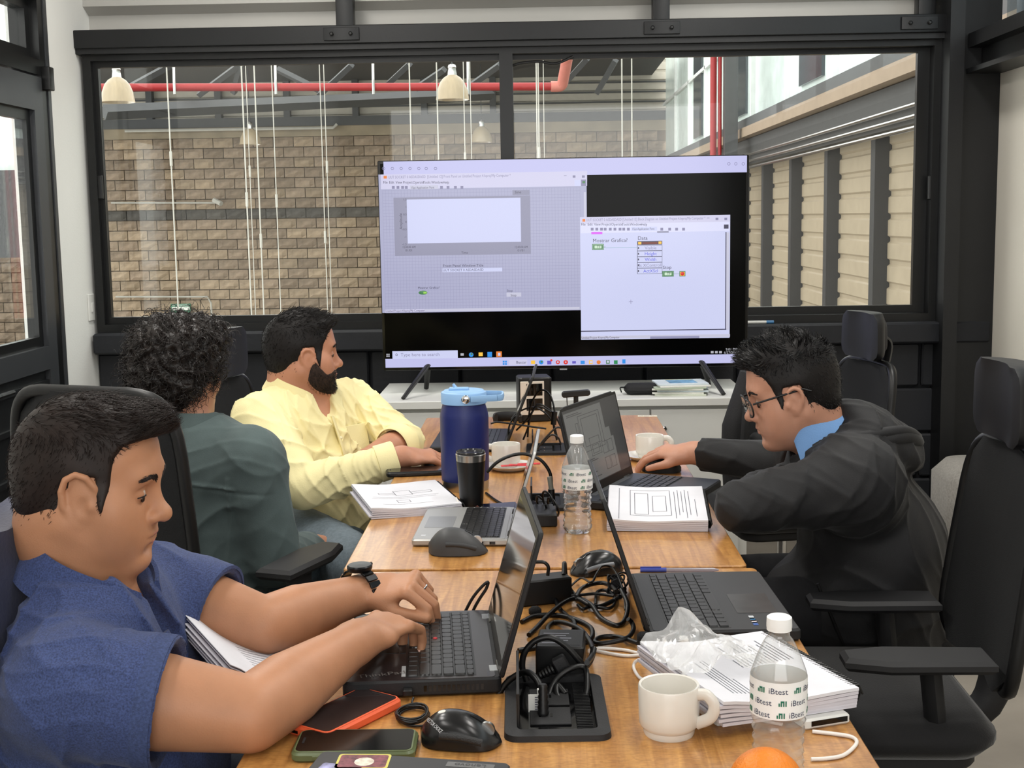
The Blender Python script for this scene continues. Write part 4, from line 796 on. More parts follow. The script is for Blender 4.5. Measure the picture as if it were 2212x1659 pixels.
# ---- jug and tumbler
jg=thing('insulated_jug','large dark blue insulated jug with a light blue lid','jug',(-.190,3.235,TZ))
BLU=mat('dark_blue_powder_coat',S(27,37,96),.42,var=.05,bump=.1,bs=500); LBL=mat('light_blue_plastic',S(140,180,222),.45)
b=MB(); b.lathe([(.05,.022),(.060,.024),(.0605,.03),(.0615,.15),(.0615,.185),(.060,.195),(.0545,.215),(.054,.22)],48); b.build('body',BLU,jg,40)
b=MB(); b.lathe([(.045,0),(.058,0),(.0595,.004),(.060,.024),(.05,.025)],48); b.build('steel_base',STEEL,jg,40)
b=MB(); b.lathe([(.056,.219),(.0575,.22),(.0575,.246),(.056,.248),(.053,.2485),(.050,.252),(.001,.253)],48); b.build('lid',LBL,jg,40)
b=MB(); b.cbox((-.012,.0,.255),(.05,.02,.008),.003); b.tube([(-.02,0,.256),(-.026,0,.268)],[.006,.003],8); b.build('spout',LBL,jg,50)
b=MB()
for s_ in (-1,1): b.tube([(.02,s_*.0585,.236),(.045,s_*.05,.236),(.085,s_*.04,.236)],.004,6,flat=2.2)
b.tube(spline([(.085,-.04,.236),(.097,-.028,.236),(.097,.028,.236),(.085,.04,.236)],4),.004,6,flat=2.2); b.build('handle',LBL,jg,50)
for s_ in (-1,1): b=MB(); b.lathe([(.0105,0),(.0105,.004),(.008,.0055)],18,T(.008,s_*.0575,.236)@R('X',90 if s_<0 else -90)); b.build('steel_button',CHROME,jg,40)
for z in (.06,.085,.11): b=MB(); b.tube([(.0613*math.cos(a),.0613*math.sin(a),z) for a in [-PI/2-.3+.6*k/8+.5 for k in range(9)]],.0012,5); b.build('grip_ridge',BLU,jg)
tb=thing('tumbler','slim black tumbler with a steel rim before the blue jug','tumbler',(-.163,3.005,TZ))
b=MB(); b.lathe([(.018,0),(.026,.001),(.0272,.005),(.031,.07),(.0345,.115)],40); b.build('body',mat('black_powder_coat',S(16,16,17),.38),tb,40); b=MB(); b.lathe([(.0345,.115),(.0355,.131),(.034,.132)],40); b.build('steel_rim',STEEL,tb,40); b=MB(); b.lathe([(.034,.129),(.0345,.136),(.033,.138),(.031,.134),(.001,.133)],40); b.build('lid',mat('smoky_lid',S(70,70,72),.15,trans=.5),tb,40)
# ---- pen, orange, stickers
t=thing('ballpoint_pen','clear ballpoint pen with a blue cap behind the dark grey laptop','pen',(.19,2.432,TZ+.0045),math.radians(-2)); b=MB(); b.tube([(.045,0,0),(.14,0,0),(.15,0,0)],[.004,.004,.0015],8); b.build('barrel',mat('clear_pen_plastic',S(170,165,175),.2,trans=.4),t,40); b=MB(); b.tube([(0,0,0),(.05,0,0)],.0045,8); b.box(.0,.04,-.001,.001,.0035,.0065); b.build('cap',mat('pen_blue',S(52,70,160),.35),t,40)
p=PZ(1662,1700); b=MB(); b.sphere((0,0,.0415),(.0425,.0425,.0415),32,20); o=b.build('orange',mat('orange_peel',S(228,128,28),.42,var=.1,vs=40,bump=.7,bs=260),None,80); o.location=(.250,1.397,TZ); tag(o,'round orange at the bottom edge before the near water bottle','orange')
box_=MB(); box_.box(-.033,.033,-.012,.012,0,.0006); o=box_.build('table_sticker',mat('cream_sticker',S(222,218,200),.5,var=.1,vs=200)); o.location=(.37,4.395,TZ); o.rotation_euler=(0,0,-.05); tag(o,'small cream inventory sticker on the far table corner','sticker')
text('|||| |||||| ||||',.012,INK,o,T(-.028,-.004,.0008),'barcode')
# ---- table power boxes
def powerbox(label,x,y,w,h,rz=0,full=False):
    o=thing('table_power_box',label,'power box',(x,y,TZ),math.radians(rz)); b=MB(); rr=rrect(w,h,.018,4); ri=rrect(w-.035,h-.04,.008,4); n=len(rr)
    V=[(p[0],p[1],0) for p in rr]+[(p[0]*.985,p[1]*.99,.008) for p in rr]+[(p[0],p[1],.010) for p in ri]+[(p[0],p[1],.0012) for p in ri]; Fc=[]
    for k in range(3):
        for i in range(n): j=(i+1)%n; Fc.append((k*n+i,k*n+j,(k+1)*n+j,(k+1)*n+i))
    b.add(V,Fc); b.build('frame',PLM,o,30); b=MB(); b.prism(ri,.0006,.0014); b.build('well_floor',GLOSSB,o)
    box('flap',-w/2+.017,-w/2+.021,-h/2+.03,h/2-.03,.002,.055,PLB,o,.001)
    for k in range(2):
        yk=-h*.15+k*h*.3; s_=box('socket_plate',-w/2+.035,w*.14,yk-.03,yk+.03,.0014,.004,PLM,o,.001)
        for dx in (-.012,.004): box('socket_slot',dx-.012,dx-.009,yk-.006,yk+.006,.0038,.0043,GLOSSB,s_)
    bq=MB(); 
    for k in range(30): bq.box(w*.19,w*.34,-h*.36+k*h*.024,-h*.36+k*h*.024+.002,.003,.0062)
    bq.build('brush_strip',RUB,o)
    return o
powerbox('open black table power box in the foreground beside the white mug',.017,1.738,.142,.235,1)
powerbox('open black table power box between the silver and the diagram laptop',.012,3.045,.105,.17)
powerbox('open black table power box near the far end of the table',.02,3.76,.12,.17)
# ---- adapters
def adapter(label,x,y,rz,sx,sy,sz,lab=False):
    o=thing('power_adapter',label,'adapter',(x,y,TZ),math.radians(rz)); b=MB(); b.cbox((0,0,sz/2),(sx,sy,sz),.004); b.build('case',PLB,o,40)
    if lab:
        box('rating_label',-sx*.42,sx*.42,-sy*.4,sy*.4,sz-.0002,sz+.0003,mat('rating_label_dark',S(40,40,42),.5),o)
        for k in range(5): box('label_line',-sx*.38,sx*(.1+.06*(k%3)),-sy*.3+k*sy*.13,-sy*.3+k*sy*.13+.0025,sz+.0002,sz+.0005,INKL,o)
    return o
adapter('tall black power adapter with a rating label standing behind the near power box',.028,1.900,-4,.072,.085,.048,True)
adapter('plain black power adapter behind the laptop lid in the centre',-.002,2.245,18,.105,.045,.046)
adapter('black docking adapter with coiled leads left of the mid-table bottle',.000,2.86,2,.07,.11,.028)
# ---- UPS, webcam, headset
u=thing('voltage_regulator','white and black power unit with outlets at the far table end','power unit',(-.018,4.345,TZ),math.radians(8))
b=MB(); b.prism(rrect(.11,.1,.012,3),0,.15,.004); b.build('case',PLB,u,40); box('front_panel',-.052,.028,-.054,-.05,.025,.138,mat('ivory_plastic',S(222,212,200),.45),u,.004)
for z in (.06,.11):
    s_=box('outlet',-.032,.022,-.0556,-.054,z-.02,z+.02,GLOSSB,u,.002)
    for dx in (-.012,.004): box('outlet_slot',dx-.003,dx+.0,-.0562,-.0556,z-.004,z+.006,RUB,s_)
p=PY(1244,850,4.25); w_=thing('webcam','slim black webcam on a mini tripod behind the diagram laptop','webcam',(p.x,4.25,TZ)); zc=p.z-TZ
b=MB(); b.prism(rrect(.095,.02,.009,4),-.012,.012,.003,T(0,0,zc)@R('Y',-4)@R('X',90)); b.build('camera_bar',PLB,w_,40); b=MB(); b.tube([(0,0,zc-.01),(0,0,zc-.035)],.008,8)
for k in range(3): a=2*PI*k/3+.5; b.tube([(0,0,zc-.03),(.035*math.cos(a),.035*math.sin(a),.003)],.0028,6)
b.build('tripod',PLM,w_,40); b=MB(); b.tube(spline([(-.03,0,zc-.01),(-.03,.005,.03),(-.05,.02,.003)],5),.0018,6); b.build('lead',RUB,w_)
hp_=thing('headset_strap','curved black headset band lying behind the blue jug handle','headset',(-.105,4.30,TZ)); b=MB(); b.tube([(.045*math.cos(a),.03*math.sin(a),.016) for a in [PI*(-.15+1.3*k/14) for k in range(15)]],.008,8,flat=2); b.build('band',PLM,hp_,60); b=MB(); b.cbox((.042,-.02,.014),(.014,.028,.026),.004); b.build('clasp',PLB,hp_,40)
# ================================================================== CHAIRS
MESHF=mat('black_mesh_fabric',S(18,19,21),.75,var=.15,vs=300,bump=.6,bs=500,stretch=(1,1,4)); SEATF=mat('black_seat_fabric',S(16,16,18),.9,bump=.3,bs=300,sheen=.2)
ARMP=mat('black_armrest_rubber',S(26,26,28),.55,var=.1); LEATH=mat('black_headrest_leather',S(17,17,19),.5)
def slab_curve(w,h,t,bow,n=10,m=10,rx=.35,taper=.1,lean=0,z0=0):
    """curved upright panel in local xz, thickness along y, bowed backwards at its centre"""
    front=[];back=[]
    for j in range(m+1):
        v=j/m; z=z0+h*v; k=1-abs(2*v-1)**6*rx; ww=w*(1-taper*v)*k
        fr=[];bk=[]
        for i in range(n+1):
            u=2*i/n-1; x=u*ww/2; y=-bow*(1-u*u)+lean*v-.03*math.sin(PI*v)*0
            e=1-abs(u)**6*.7
            fr.append((x,y+t/2*e,z)); bk.append((x,y-t/2*e,z))
        front.append(fr+bk[::-1])
    b=MB(); b.loft(front); return b
def chair(label,x,y,rz,headrest=True,back=True,arms=(.265,.265),armz=.64,low=0,backz=(.55,.98),hz=1.06,lean=-.05,group='office chairs',armdy=0):
    o=thing('office_chair',label,'chair',(x,y,0),math.radians(rz),group)
    b=MB(); b.prism(rrect(.49,.47,.09,5),.425,.49,.025); b.build('seat',SEATF,o,50); b=MB(); b.prism(rrect(.42,.4,.06,4),.395,.428,.008); b.build('seat_pan',PLM,o,40)
    if back:
        h=backz[1]-backz[0]; b=slab_curve(.47,h,.035,.03,lean=lean); b.v=[(p[0],p[1]-.235,p[2]+backz[0]) for p in b.v]; b.build('backrest',MESHF,o,60)
        b=MB(); P=[]
        for a in range(40):
            t=2*PI*a/40; cx=math.copysign(abs(math.cos(t))**.35,math.cos(t)); cz=math.copysign(abs(math.sin(t))**.35,math.sin(t)); v=(cz+1)/2
            P.append((cx*.235*(1-.1*v)*(1-abs(2*v-1)**6*.0),-.235+lean*v-.03*(1-cx*cx),backz[0]+h*v))
        b.tube(P,.014,8,True); b.build('back_frame',PLB,o,60)
        b=MB(); b.tube(spline([(0,-.08,.41),(0,-.25,.43),(0,-.295,.56),(0,-.29+lean*.5,.8)],5),.022,8,flat=1.6); b.build('back_spine',PLM,o,60)
    if headrest:
        b=slab_curve(.29,.15,.05,.03,rx=.25,taper=.05); b.v=[(p[0],p[1]-.215+lean-.0,p[2]+hz-.01) for p in b.v]; b.build('headrest',LEATH,o,60)
        b=MB(); b.tube(spline([(0,-.29+lean*.9,.86),(0,-.31+lean,.98),(0,-.285+lean,hz+.06)],5),.012,8,flat=2); b.build('headrest_stem',PLB,o,60)
        b=slab_curve(.22,.1,.015,.03,rx=.25); b.v=[(p[0],p[1]-.25+lean,p[2]+hz+.015) for p in b.v]; b.build('headrest_shell',PLM,o,60)
    for s_,ax in ((-1,arms[0]),(1,arms[1])):
        if not ax: continue
        b=MB(); P=[(-.045,-.13),(.045,-.13),(.05,.06),(.028,.14),(-.028,.14),(-.05,.06)]; b.prism(P,armz-.014,armz+.012,.008,T(s_*ax,.02+armdy,0)); b.build('armrest',ARMP,o,40)
        b=MB(); b.tube(spline([(s_*.12,-.02+armdy,.41),(s_*(ax-.01),-.02+armdy,.42),(s_*ax,-.01+armdy,.50),(s_*ax,armdy,armz-.012)],4),.02,8,flat=1.6); b.build('arm_post',PLM,o,60)
    b=MB(); b.lathe([(.028,.08),(.028,.22),(.024,.23)],16); b.build('gas_sleeve',PLM,o,40); b=MB(); b.lathe([(.015,.22),(.015,.40)],14); b.build('gas_lift',CHROME,o,40)
    for k in range(5):
        a=2*PI*k/5+.3; d=Vector((math.cos(a),math.sin(a),0)); b=MB(); b.tube([d*.02+Vector((0,0,.105)),d*.17+Vector((0,0,.095)),d*.29+Vector((0,0,.075))],[.028,.022,.016],8); b.build('base_leg',PLM,o,60)
        b=MB(); Mx=T(d.x*.29,d.y*.29,.03)@R('Z',math.degrees(a)+40)@R('X',90); b.lathe([(.012,-.022),(.03,-.02),(.03,-.004),(.01,-.003),(.01,.003),(.03,.004),(.03,.02),(.012,.022)],16,Mx); b.build('caster',PLB,o,40)
    return o
chair('empty black office chair with headrest and two armrests on the right',.612,2.50,88,arms=(.18,.19),armz=.60,armdy=-.108,hz=.99,backz=(.53,.965),lean=-.06)
chair('low black stool-like chair under the man in the black jacket',.72,3.04,90,headrest=False,back=False,lean=0,arms=(0,0))
chair('black office chair with a wide bare back behind the man in the blue polo',-.865,2.99,-20,headrest=False,backz=(.50,1.07),lean=-.04,armz=.645,arms=(.27,.33))
chair('black office chair with headrest under the man in the yellow shirt',-.70,3.99,-96,hz=.95,backz=(.52,.93),armz=.66,arms=(.25,.25))
chair('black office chair with a navy jacket over its back, at the left edge',-.51,1.80,-88,headrest=False,backz=(.52,.98),lean=-.05,armz=.6)
chair('black office chair against the back wall, behind the man in the black jacket',.80,4.22,100,hz=.955,backz=(.52,.93),armz=.62)
# navy jacket over chair back
b=MB(); rings=[]
for j in range(13):
    v=j/12; z=.62+.40*math.sin(min(1,v*1.05)*PI/2)
    rings.append([(-.775-.045*math.cos(t)*(1.15-.35*v)-.01*math.sin(5*t+j*.3)*(1-v),1.79+(.27-.05*v)*math.sin(t)+.01*math.sin(9*t),z-.02*math.cos(2*t)*v) for t in [2*PI*k/36 for k in range(36)]])
b.loft(rings); o=b.build('navy_jacket',mat('navy_jacket_cloth',S(38,42,68),.9,var=.2,vs=20,bump=.3,bs=150,sheen=.3),None,60); tag(o,'dark navy jacket hanging over the chair back at the left edge','jacket')
# backpack
bp=thing('backpack','black backpack on the chair behind the diagram laptop','backpack',(.735,4.13,.492),math.radians(15)); NYL=mat('black_backpack_nylon',S(26,26,28),.8,var=.15,bump=.4,bs=200)
b=MB(); rings=[]
for j in range(11):
    v=j/10; w=.15*(1-.35*max(0,v-.6)/.4)*(.9+.1*math.sin(PI*v)); d=.09*(1-.3*v); rings.append([(w*math.copysign(abs(math.cos(t))**.6,math.cos(t)),d*math.copysign(abs(math.sin(t))**.6,math.sin(t)),.43*v) for t in [2*PI*k/28 for k in range(28)]])
b.loft(rings); b.build('bag_body',NYL,bp,60); b=MB(); b.tube(spline([(-.06,0,.42),(-.04,0,.48),(.04,0,.48),(.06,0,.42)],5),.009,8,flat=1.5); b.build('carry_loop',NYL,bp,60)
b=MB(); b.cbox((0,-.1,.14),(.22,.05,.22),.02); b.build('front_pocket',NYL,bp,50)
for s_ in (-1,1): b=MB(); b.tube(spline([(s_*.09,-.06,.4),(s_*.13,-.12,.3),(s_*.13,-.1,.12)],5),.014,8,flat=1.8); b.build('strap',NYL,bp,60)
# ottoman
ot=thing('ottoman','round grey fabric ottoman behind the empty office chair','ottoman',(1.735,5.0,0)); b=MB(); b.prism(rrect(.36,.44,.14,8),.06,.445,.05); b.build('upholstery',mat('grey_tweed',S(138,134,128),.95,var=.18,vs=120,bump=.4,bs=350,sheen=.2),ot,60)
for sx in (-1,1):
    for sy in (-1,1): box('leg',sx*.12-.015,sx*.12+.015,sy*.15-.015,sy*.15+.015,0,.07,PLB,ot)
# ================================================================== CABLES
def cable(label,pts,r=.003,m=RUB,n=6,ends=None,cat='cable'):
    o=tag(MB().tube(spline(pts,n),r,7).build('cable',m,None,70),label,cat,None); return o
def Z(pts,z=.003,wob=None): return [PZ(u,v,TZ+(z if not isinstance(z,(list,tuple)) else z[i])) for i,(u,v) in enumerate(pts)]
def c2(pts): return [(1060+x/5.53,1180+y/5.53) for x,y in pts]
cable('black adapter lead rising behind the thinly open laptop lid in the centre',[PY(u,v,2.2) for u,v in c2([(470,195),(560,188),(640,195),(688,250),(680,350)])],.0032)
cable('black lead making the widest loop, ending left of the charcoal laptop',Z(c2([(872,345),(880,200),(905,410),(1000,580),(1200,700),(1320,860),(1500,945),(1600,880),(1635,700),(1560,520)]),[.045,.06,.03,.004,.012,.004,.004,.006,.02,.03]),.0042)
cable('black lead coiling in a small ring beside the tall adapter',Z(c2([(860,560),(780,510),(715,500),(760,600),(820,740),(920,840),(990,900),(990,1000),(860,1110),(730,1080),(680,980),(760,910),(900,920),(1080,1000),(1190,1150),(1222,1280),(1150,1390)]),[.012,.02,.025,.01]+[.004]*8+[.01,.012,.018,.03,.045]),.0042)
cable('black lead crossing the middle with a flat plug end',Z(c2([(455,1060),(560,960),(680,830),(860,680),(1020,625),(1180,700),(1300,720),(1480,640),(1550,600)]),[.004,.006,.01,.014,.014,.01,.006,.01,.02]),.0042)
cable('black lead sweeping flat in front of the plain adapter',Z(c2([(370,905),(520,835),(700,820),(900,840),(1120,920),(1210,1000),(1200,1100),(1100,1160),(870,1150),(600,1200),(330,1245)]),.004),.0042)
cable('thin black lead lying straight toward the cable bundle',Z(c2([(880,570),(1000,590),(1250,568),(1470,595)]),.012),.0028)
cable('black lead folded in a long hairpin before the charcoal laptop',Z(c2([(1760,1160),(1620,1110),(1480,1078),(1320,1085),(1245,1140),(1330,1162),(1600,1110),(1700,1010),(1690,920),(1640,870)]),[.012,.008,.004,.004,.004,.006,.01,.01,.012,.02]),.004)
cable('thin mouse cord arching over the black mouse with the grey strip',Z(c2([(960,470),(1080,380),(1200,430),(1270,320),(1330,240),(1440,250),(1520,360),(1590,560),(1610,760)]),[.004,.012,.03,.04,.045,.04,.03,.02,.015]),.0022)
cable('black lead rising from the power box into the tied bundle',Z(c2([(1020,610),(1080,510),(1200,455),(1340,440),(1450,480),(1500,540)]),.016),.0042)
cable('black lead squeezed through the tied bundle toward the mouse',Z(c2([(1250,700),(1265,560),(1330,525),(1430,550),(1490,640),(1420,740),(1200,720),(1100,750),(1040,700)]),.006),.003)
# tie bundle and velcro knob
bd_=thing('cable_bundle','knotted bundle of thin black cord left of the charcoal laptop hinge','cable',tuple(PZ(1332,1280,TZ))); b=MB(); r_=random.Random(4)
for k in range(7):
    cx,cy=r_.uniform(-.008,.008),r_.uniform(-.012,.012); b.tube([(cx+.016*math.cos(a)*(.7+.3*(k%2)),cy+.012*math.sin(a+k),.018+.014*math.sin(a*1+k*.9)) for a in [2*PI*i/18 for i in range(18)]],.0019,6,True)
b.build('cord_loops',RUB,bd_,60); b=MB(); b.tube([(.0,-.01,.018),(.0,.01,.018)],.01,8); b.build('tie',PLM,bd_,50)
p=PZ(1385,1392,TZ); kn=MB(); kn.prism(rrect(.022,.02,.007,4),0,.022,.005); kn=kn.build('velcro_tie',mat('velcro_black',S(22,22,24),.95,bump=1,bs=800),None,50); kn.location=(p.x+.004,p.y-.006,TZ); tag(kn,'black velcro strap end beside the charcoal laptop corner','cable tie')
p=PZ(1156,1330,TZ); kn=MB(); kn.prism(rrect(.022,.02,.008,4),0,.016,.005); kn=kn.build('velcro_tie',MATS['velcro_black'],None,50); kn.location=(p.x,p.y,TZ); tag(kn,'black velcro strap lump just right of the open laptop lid','cable tie')
# heavy cord around the tall adapter
YA=1.828
cable('thick black cord looped upright over the tall adapter',[PY(u,v,y) for u,v,y in ((1138,1470,1.835),(1128,1440,1.835),(1134,1408,1.835),(1158,1383,1.835),(1190,1377,1.835),(1222,1395,1.835),(1250,1425,1.835),(1264,1440,1.84),(1276,1425,1.86),(1283,1400,1.88))],.0048)
cable('thick black cord hanging in rings at the right of the near power box',[PY(u,v,y) for u,v,y in ((1182,1550,1.74),(1184,1510,1.78),(1200,1470,1.81),(1232,1445,1.82),(1262,1442,1.825),(1268,1475,1.80),(1262,1510,1.775),(1232,1523,1.765),(1205,1505,1.78),(1204,1480,1.80),(1222,1500,1.785))],.0046)
cable('short black cord with a white barcode sleeve plugged into the near power box',[PY(u,v,y) for u,v,y in ((1072,1505,1.80),(1100,1470,1.80),(1135,1452,1.79),(1158,1467,1.765),(1168,1490,1.75),(1172,1530,1.735),(1174,1575,1.70))],.0048)
p=PY(1171,1520,1.728); t=thing('barcode_tag','white barcode sleeve on the cord in the near power box','tag',tuple(PY(1173,1545,1.722))); b=MB(); b.tube([(0,0,0),(-.002,.006,.036)],.0062,10); b.box(-.02,-.004,-.001,.0,.003,.03); b.build('sleeve',mat('tag_white',S(225,225,220),.5),t,50)
for k in range(7): box('barcode_bar',-.011,-.007,-.0016,-.001,.005+.0034*k,.0066+.0034*k,INK,t)
t=thing('power_plug','black right-angle plug standing in the near power box','plug',tuple(PY(1174,1590,1.705)-Vector((0,0,.0)))); t.location.z=TZ+.004; b=MB()
rg=[]
for i in range(13): rg.append((.0075+.0012*(i%2)-.0002*i,.0+.0035*i)) 
b.lathe(rg,12,R('X',-8)); b.build('strain_relief',RUB,t,40)
t=thing('power_plug','black cord plug pushed into the tall adapter','plug',tuple(PY(1188,1462,1.835)),0); b=MB(); b.prism(rrect(.026,.016,.003,3),0,.02,.002,T(.008,0,.004)@R('Y',62)); b.build('plug_body',PLM,t,40); b=MB(); b.lathe([(.0075+.0012*(i%2)-.0003*i,.0025*i) for i in range(11)],10,T(.006,0,.003)@R('Y',-118)); b.build('strain_relief',RUB,t,40)
t.location.z=max(t.location.z,TZ+.02)
WC=mat('white_cable_rubber',S(228,222,216),.45)
cable('white cable pair lying flat toward the near notebook, upper strand',Z(c2([(1235,1222),(1380,1222),(1600,1240),(1790,1285)]),.003),.0026,WC)
cable('white cable pair lying flat toward the near notebook, lower strand',Z(c2([(1235,1242),(1420,1280),(1620,1308),(1800,1300)]),.003),.0026,WC)
cable('white cable curling down to the white mug',Z([(1400,1424),(1375,1428),(1369,1442),(1380,1462),(1400,1474)],[.02,.012,.004,.004,.004]),.0026,WC)
cable('white charging cable from the side of the charcoal laptop',Z([(1432,1372),(1437,1383),(1428,1394),(1410,1400),(1385,1404)],[.011,.007,.004,.004,.004]),.0026,WC)
cable('black charging cable from the side of the charcoal laptop',Z([(1457,1378),(1453,1390),(1430,1397),(1400,1397)],[.011,.006,.004,.004]),.003)
cable('thin black lead from the plug nearest the laptop stickers',Z([(1524,1372),(1505,1382),(1470,1386),(1440,1394)],[.011,.006,.004,.004]),.002)
cable('white cable looping right of the near water bottle',Z([(1755,1580),(1800,1585),(1840,1592),(1850,1606),(1825,1630),(1790,1638),(1752,1640)],.003),.0026,WC)
cable('white cable passing behind the near water bottle',Z([(1602,1530),(1620,1545),(1650,1557),(1690,1565)],.003),.0026,WC)
# usb lead coil beside the orange phone
uc=thing('usb_lead','coiled black mouse lead in front of the black laptop','cable',tuple(PZ(893,1552,TZ))); b=MB()
P=[]
for k in range(5*16): a=2*PI*k/16; P.append((.021*(1+.12*math.sin(k*.37))*math.cos(a)+.0015*math.sin(k*.21),.030*(1+.1*math.cos(k*.29))*math.sin(a),.0025+.0016*(k/16)))
b.tube(P,.0017,6); b.build('lead_coil',RUB,uc,70); q=PZ(893,1507,TZ+.012); q=q-Vector(uc.location); b=MB(); b.tube(spline([tuple(q),(q.x+.0,q.y-.012,.008),(.012,.03,.008),(.016,.02,.008)],4),.0017,6); b.tube(spline([(-.018,-.015,.003),(-.004,-.03,.003),(.015,-.034,.003),(.045,-.022,.003)],5),.0017,6); b.build('lead_tail',RUB,uc,70)
# loops left of the open laptop lid
cable('black cord loop standing beside the far hinge of the black laptop',[PY(u,v,2.16) for u,v in ((998,1338),(1008,1315),(1022,1290),(1040,1268),(1054,1257),(1050,1272),(1035,1295),(1022,1320),(1018,1345))],.0028)
cable('flat black strap at the far corner of the black laptop',[PY(u,v,2.15) for u,v in ((968,1342),(975,1328),(995,1325),(1025,1328),(1060,1322),(1085,1308))],.005)
# mid cables
cable('black cord arching from the tumbler to the mid-table power box',[PY(u,v,3.06) for u,v in ((1052,1020),(1075,998),(1105,984),(1135,981),(1165,992),(1182,1010),(1190,1030),(1191,1060))],.0042)
t=thing('power_plug','plug with a silver sleeve standing in the mid-table power box','plug',tuple(PY(1191,1070,3.05))); t.location.z=TZ+.004; b=MB(); b.tube([(0,0,0),(0,0,.03)],[.010,.008],10); b.build('plug_body',PLB,t,50); b=MB(); b.tube([(0,0,.03),(-.004,0,.06)],.006,8); b.build('sleeve',mat('silver_sleeve',S(140,140,132),.5,.3),t,50)
for k,(c0_,w__) in enumerate((((1170,1090),20),((1185,1085),26),((1195,1095),22))):
    cable(('left','middle','right')[k]+' loop of the coiled lead on the docking adapter',[PY(c0_[0]+w__*.4*math.cos(a)+8*math.sin(a),c0_[1]+w__*math.sin(a)*.9,2.90-.03*math.cos(a)) for a in [2*PI*i/9+k for i in range(9)]],.0026)
cable('black lead curving on the table behind the silver laptop',Z([(1050,1065),(1070,1080),(1092,1092),(1110,1098)],.003),.0032)
cable('white earphone cord looping beside the black tumbler',Z([(985,1075),(992,1088),(1002,1100),(1015,1105),(1040,1106)],[.03,.02,.006,.004,.004]),.0022,WC)
t=thing('ferrite_lead','black lead with a ferrite lump among the far cables','cable',tuple(PZ(1196,952,TZ))); b=MB(); b.tube([(0,0,.05),(.004,0,.09)],.009,10); b.build('ferrite',PLB,t,50); b=MB(); b.tube(spline([(.01,.0,.002),(0,0,.05),(.004,0,.09),(-.01,.02,.14),(-.04,.04,.15),(-.07,.05,.10),(-.08,.05,.004)],5),.003,7); b.build('lead',RUB,t,60)
fc=[[(1105,905),(1120,890),(1150,880),(1175,890),(1195,915),(1205,950)],[(1115,930),(1140,905),(1160,875),(1180,880),(1200,900),(1215,930)],[(1098,945),(1100,920),(1112,900),(1125,895)],[(1130,950),(1140,925),(1150,890),(1165,878),(1190,890)],[(1060,915),(1075,912),(1110,916),(1150,922),(1180,926)],[(1170,960),(1190,940),(1205,945),(1212,960)],[(1160,970),(1175,950),(1200,925),(1215,925)]]
for k,pp in enumerate(fc):
    cable('thin black cord '+('arching highest','crossing second highest','bending down at the left','leaning against the power unit','lying along the wood','curling at the power box','slanting at the right')[k]+' in the far cable tangle',[PY(u,v,4.0-.06*k) for u,v in pp],.0028)
# ================================================================== PEOPLE (implicit surfaces meshed with surface nets)
f32=np.float32
def A3(v): return np.array(v,dtype=f32)
def cap(a,b,ra,rb=None):
    a=A3(a);ba=A3(b)-a;bb=float(ba@ba)+1e-12;rb=ra if rb is None else rb
    def f(P):
        pa=P-a; t=np.clip(pa@ba/bb,0,1); q=pa-t[:,None]*ba; return np.sqrt((q*q).sum(1))-(ra+(rb-ra)*t)
    return f
def ell(c,r,Rm=None):
    c=A3(c);r=A3(r)
    def f(P):
        q=P-c
        if Rm is not None: q=q@Rm
        a=q/r; k0=np.sqrt((a*a).sum(1)); b=a/r; k1=np.sqrt((b*b).sum(1))+1e-9; return k0*(k0-1)/k1
    return f
def ecap(a,b,ra,rb,n):
    a=A3(a);ba=A3(b)-a;L=float(np.sqrt(ba@ba));d=ba/L;n=A3(n);n=n-d*(n@d);n/=np.linalg.norm(n);m=np.cross(d,n).astype(f32);mn=min(*ra,*rb)
    def f(P):
        pa=P-a; s=pa@d; t=np.clip(s/L,0,1); w=s-t*L; x=(pa@n)/(ra[0]+(rb[0]-ra[0])*t); y=(pa@m)/(ra[1]+(rb[1]-ra[1])*t)
        z=w/mn; return (np.sqrt(x*x+y*y+z*z)-1)*mn
    return f
def chain(pts):
    fs=[cap(pts[i][0],pts[i+1][0],pts[i][1],pts[i+1][1]) for i in range(len(pts)-1)]
    def f(P):
        d=fs[0](P)
        for g in fs[1:]: d=np.minimum(d,g(P))
        return d
    return f
def xf(fn,Rm,c): 
    c=A3(c); Rm=Rm.astype(f32)
    return lambda P: fn((P-c)@Rm)
def smin(a,b,k):
    if k<=0: return np.minimum(a,b)
    h=np.maximum(k-np.abs(a-b),0)/k; return np.minimum(a,b)-h*h*(k*.25)
def combine(prims,ds):
    D=None
    for (fn,op,k),d in zip(prims,ds):
        if op=='u': D=d if D is None else smin(D,d,k)
        elif op=='s': D=-smin(-D,d,k)
        elif op=='i': D=-smin(-D,-d,k)
    return D
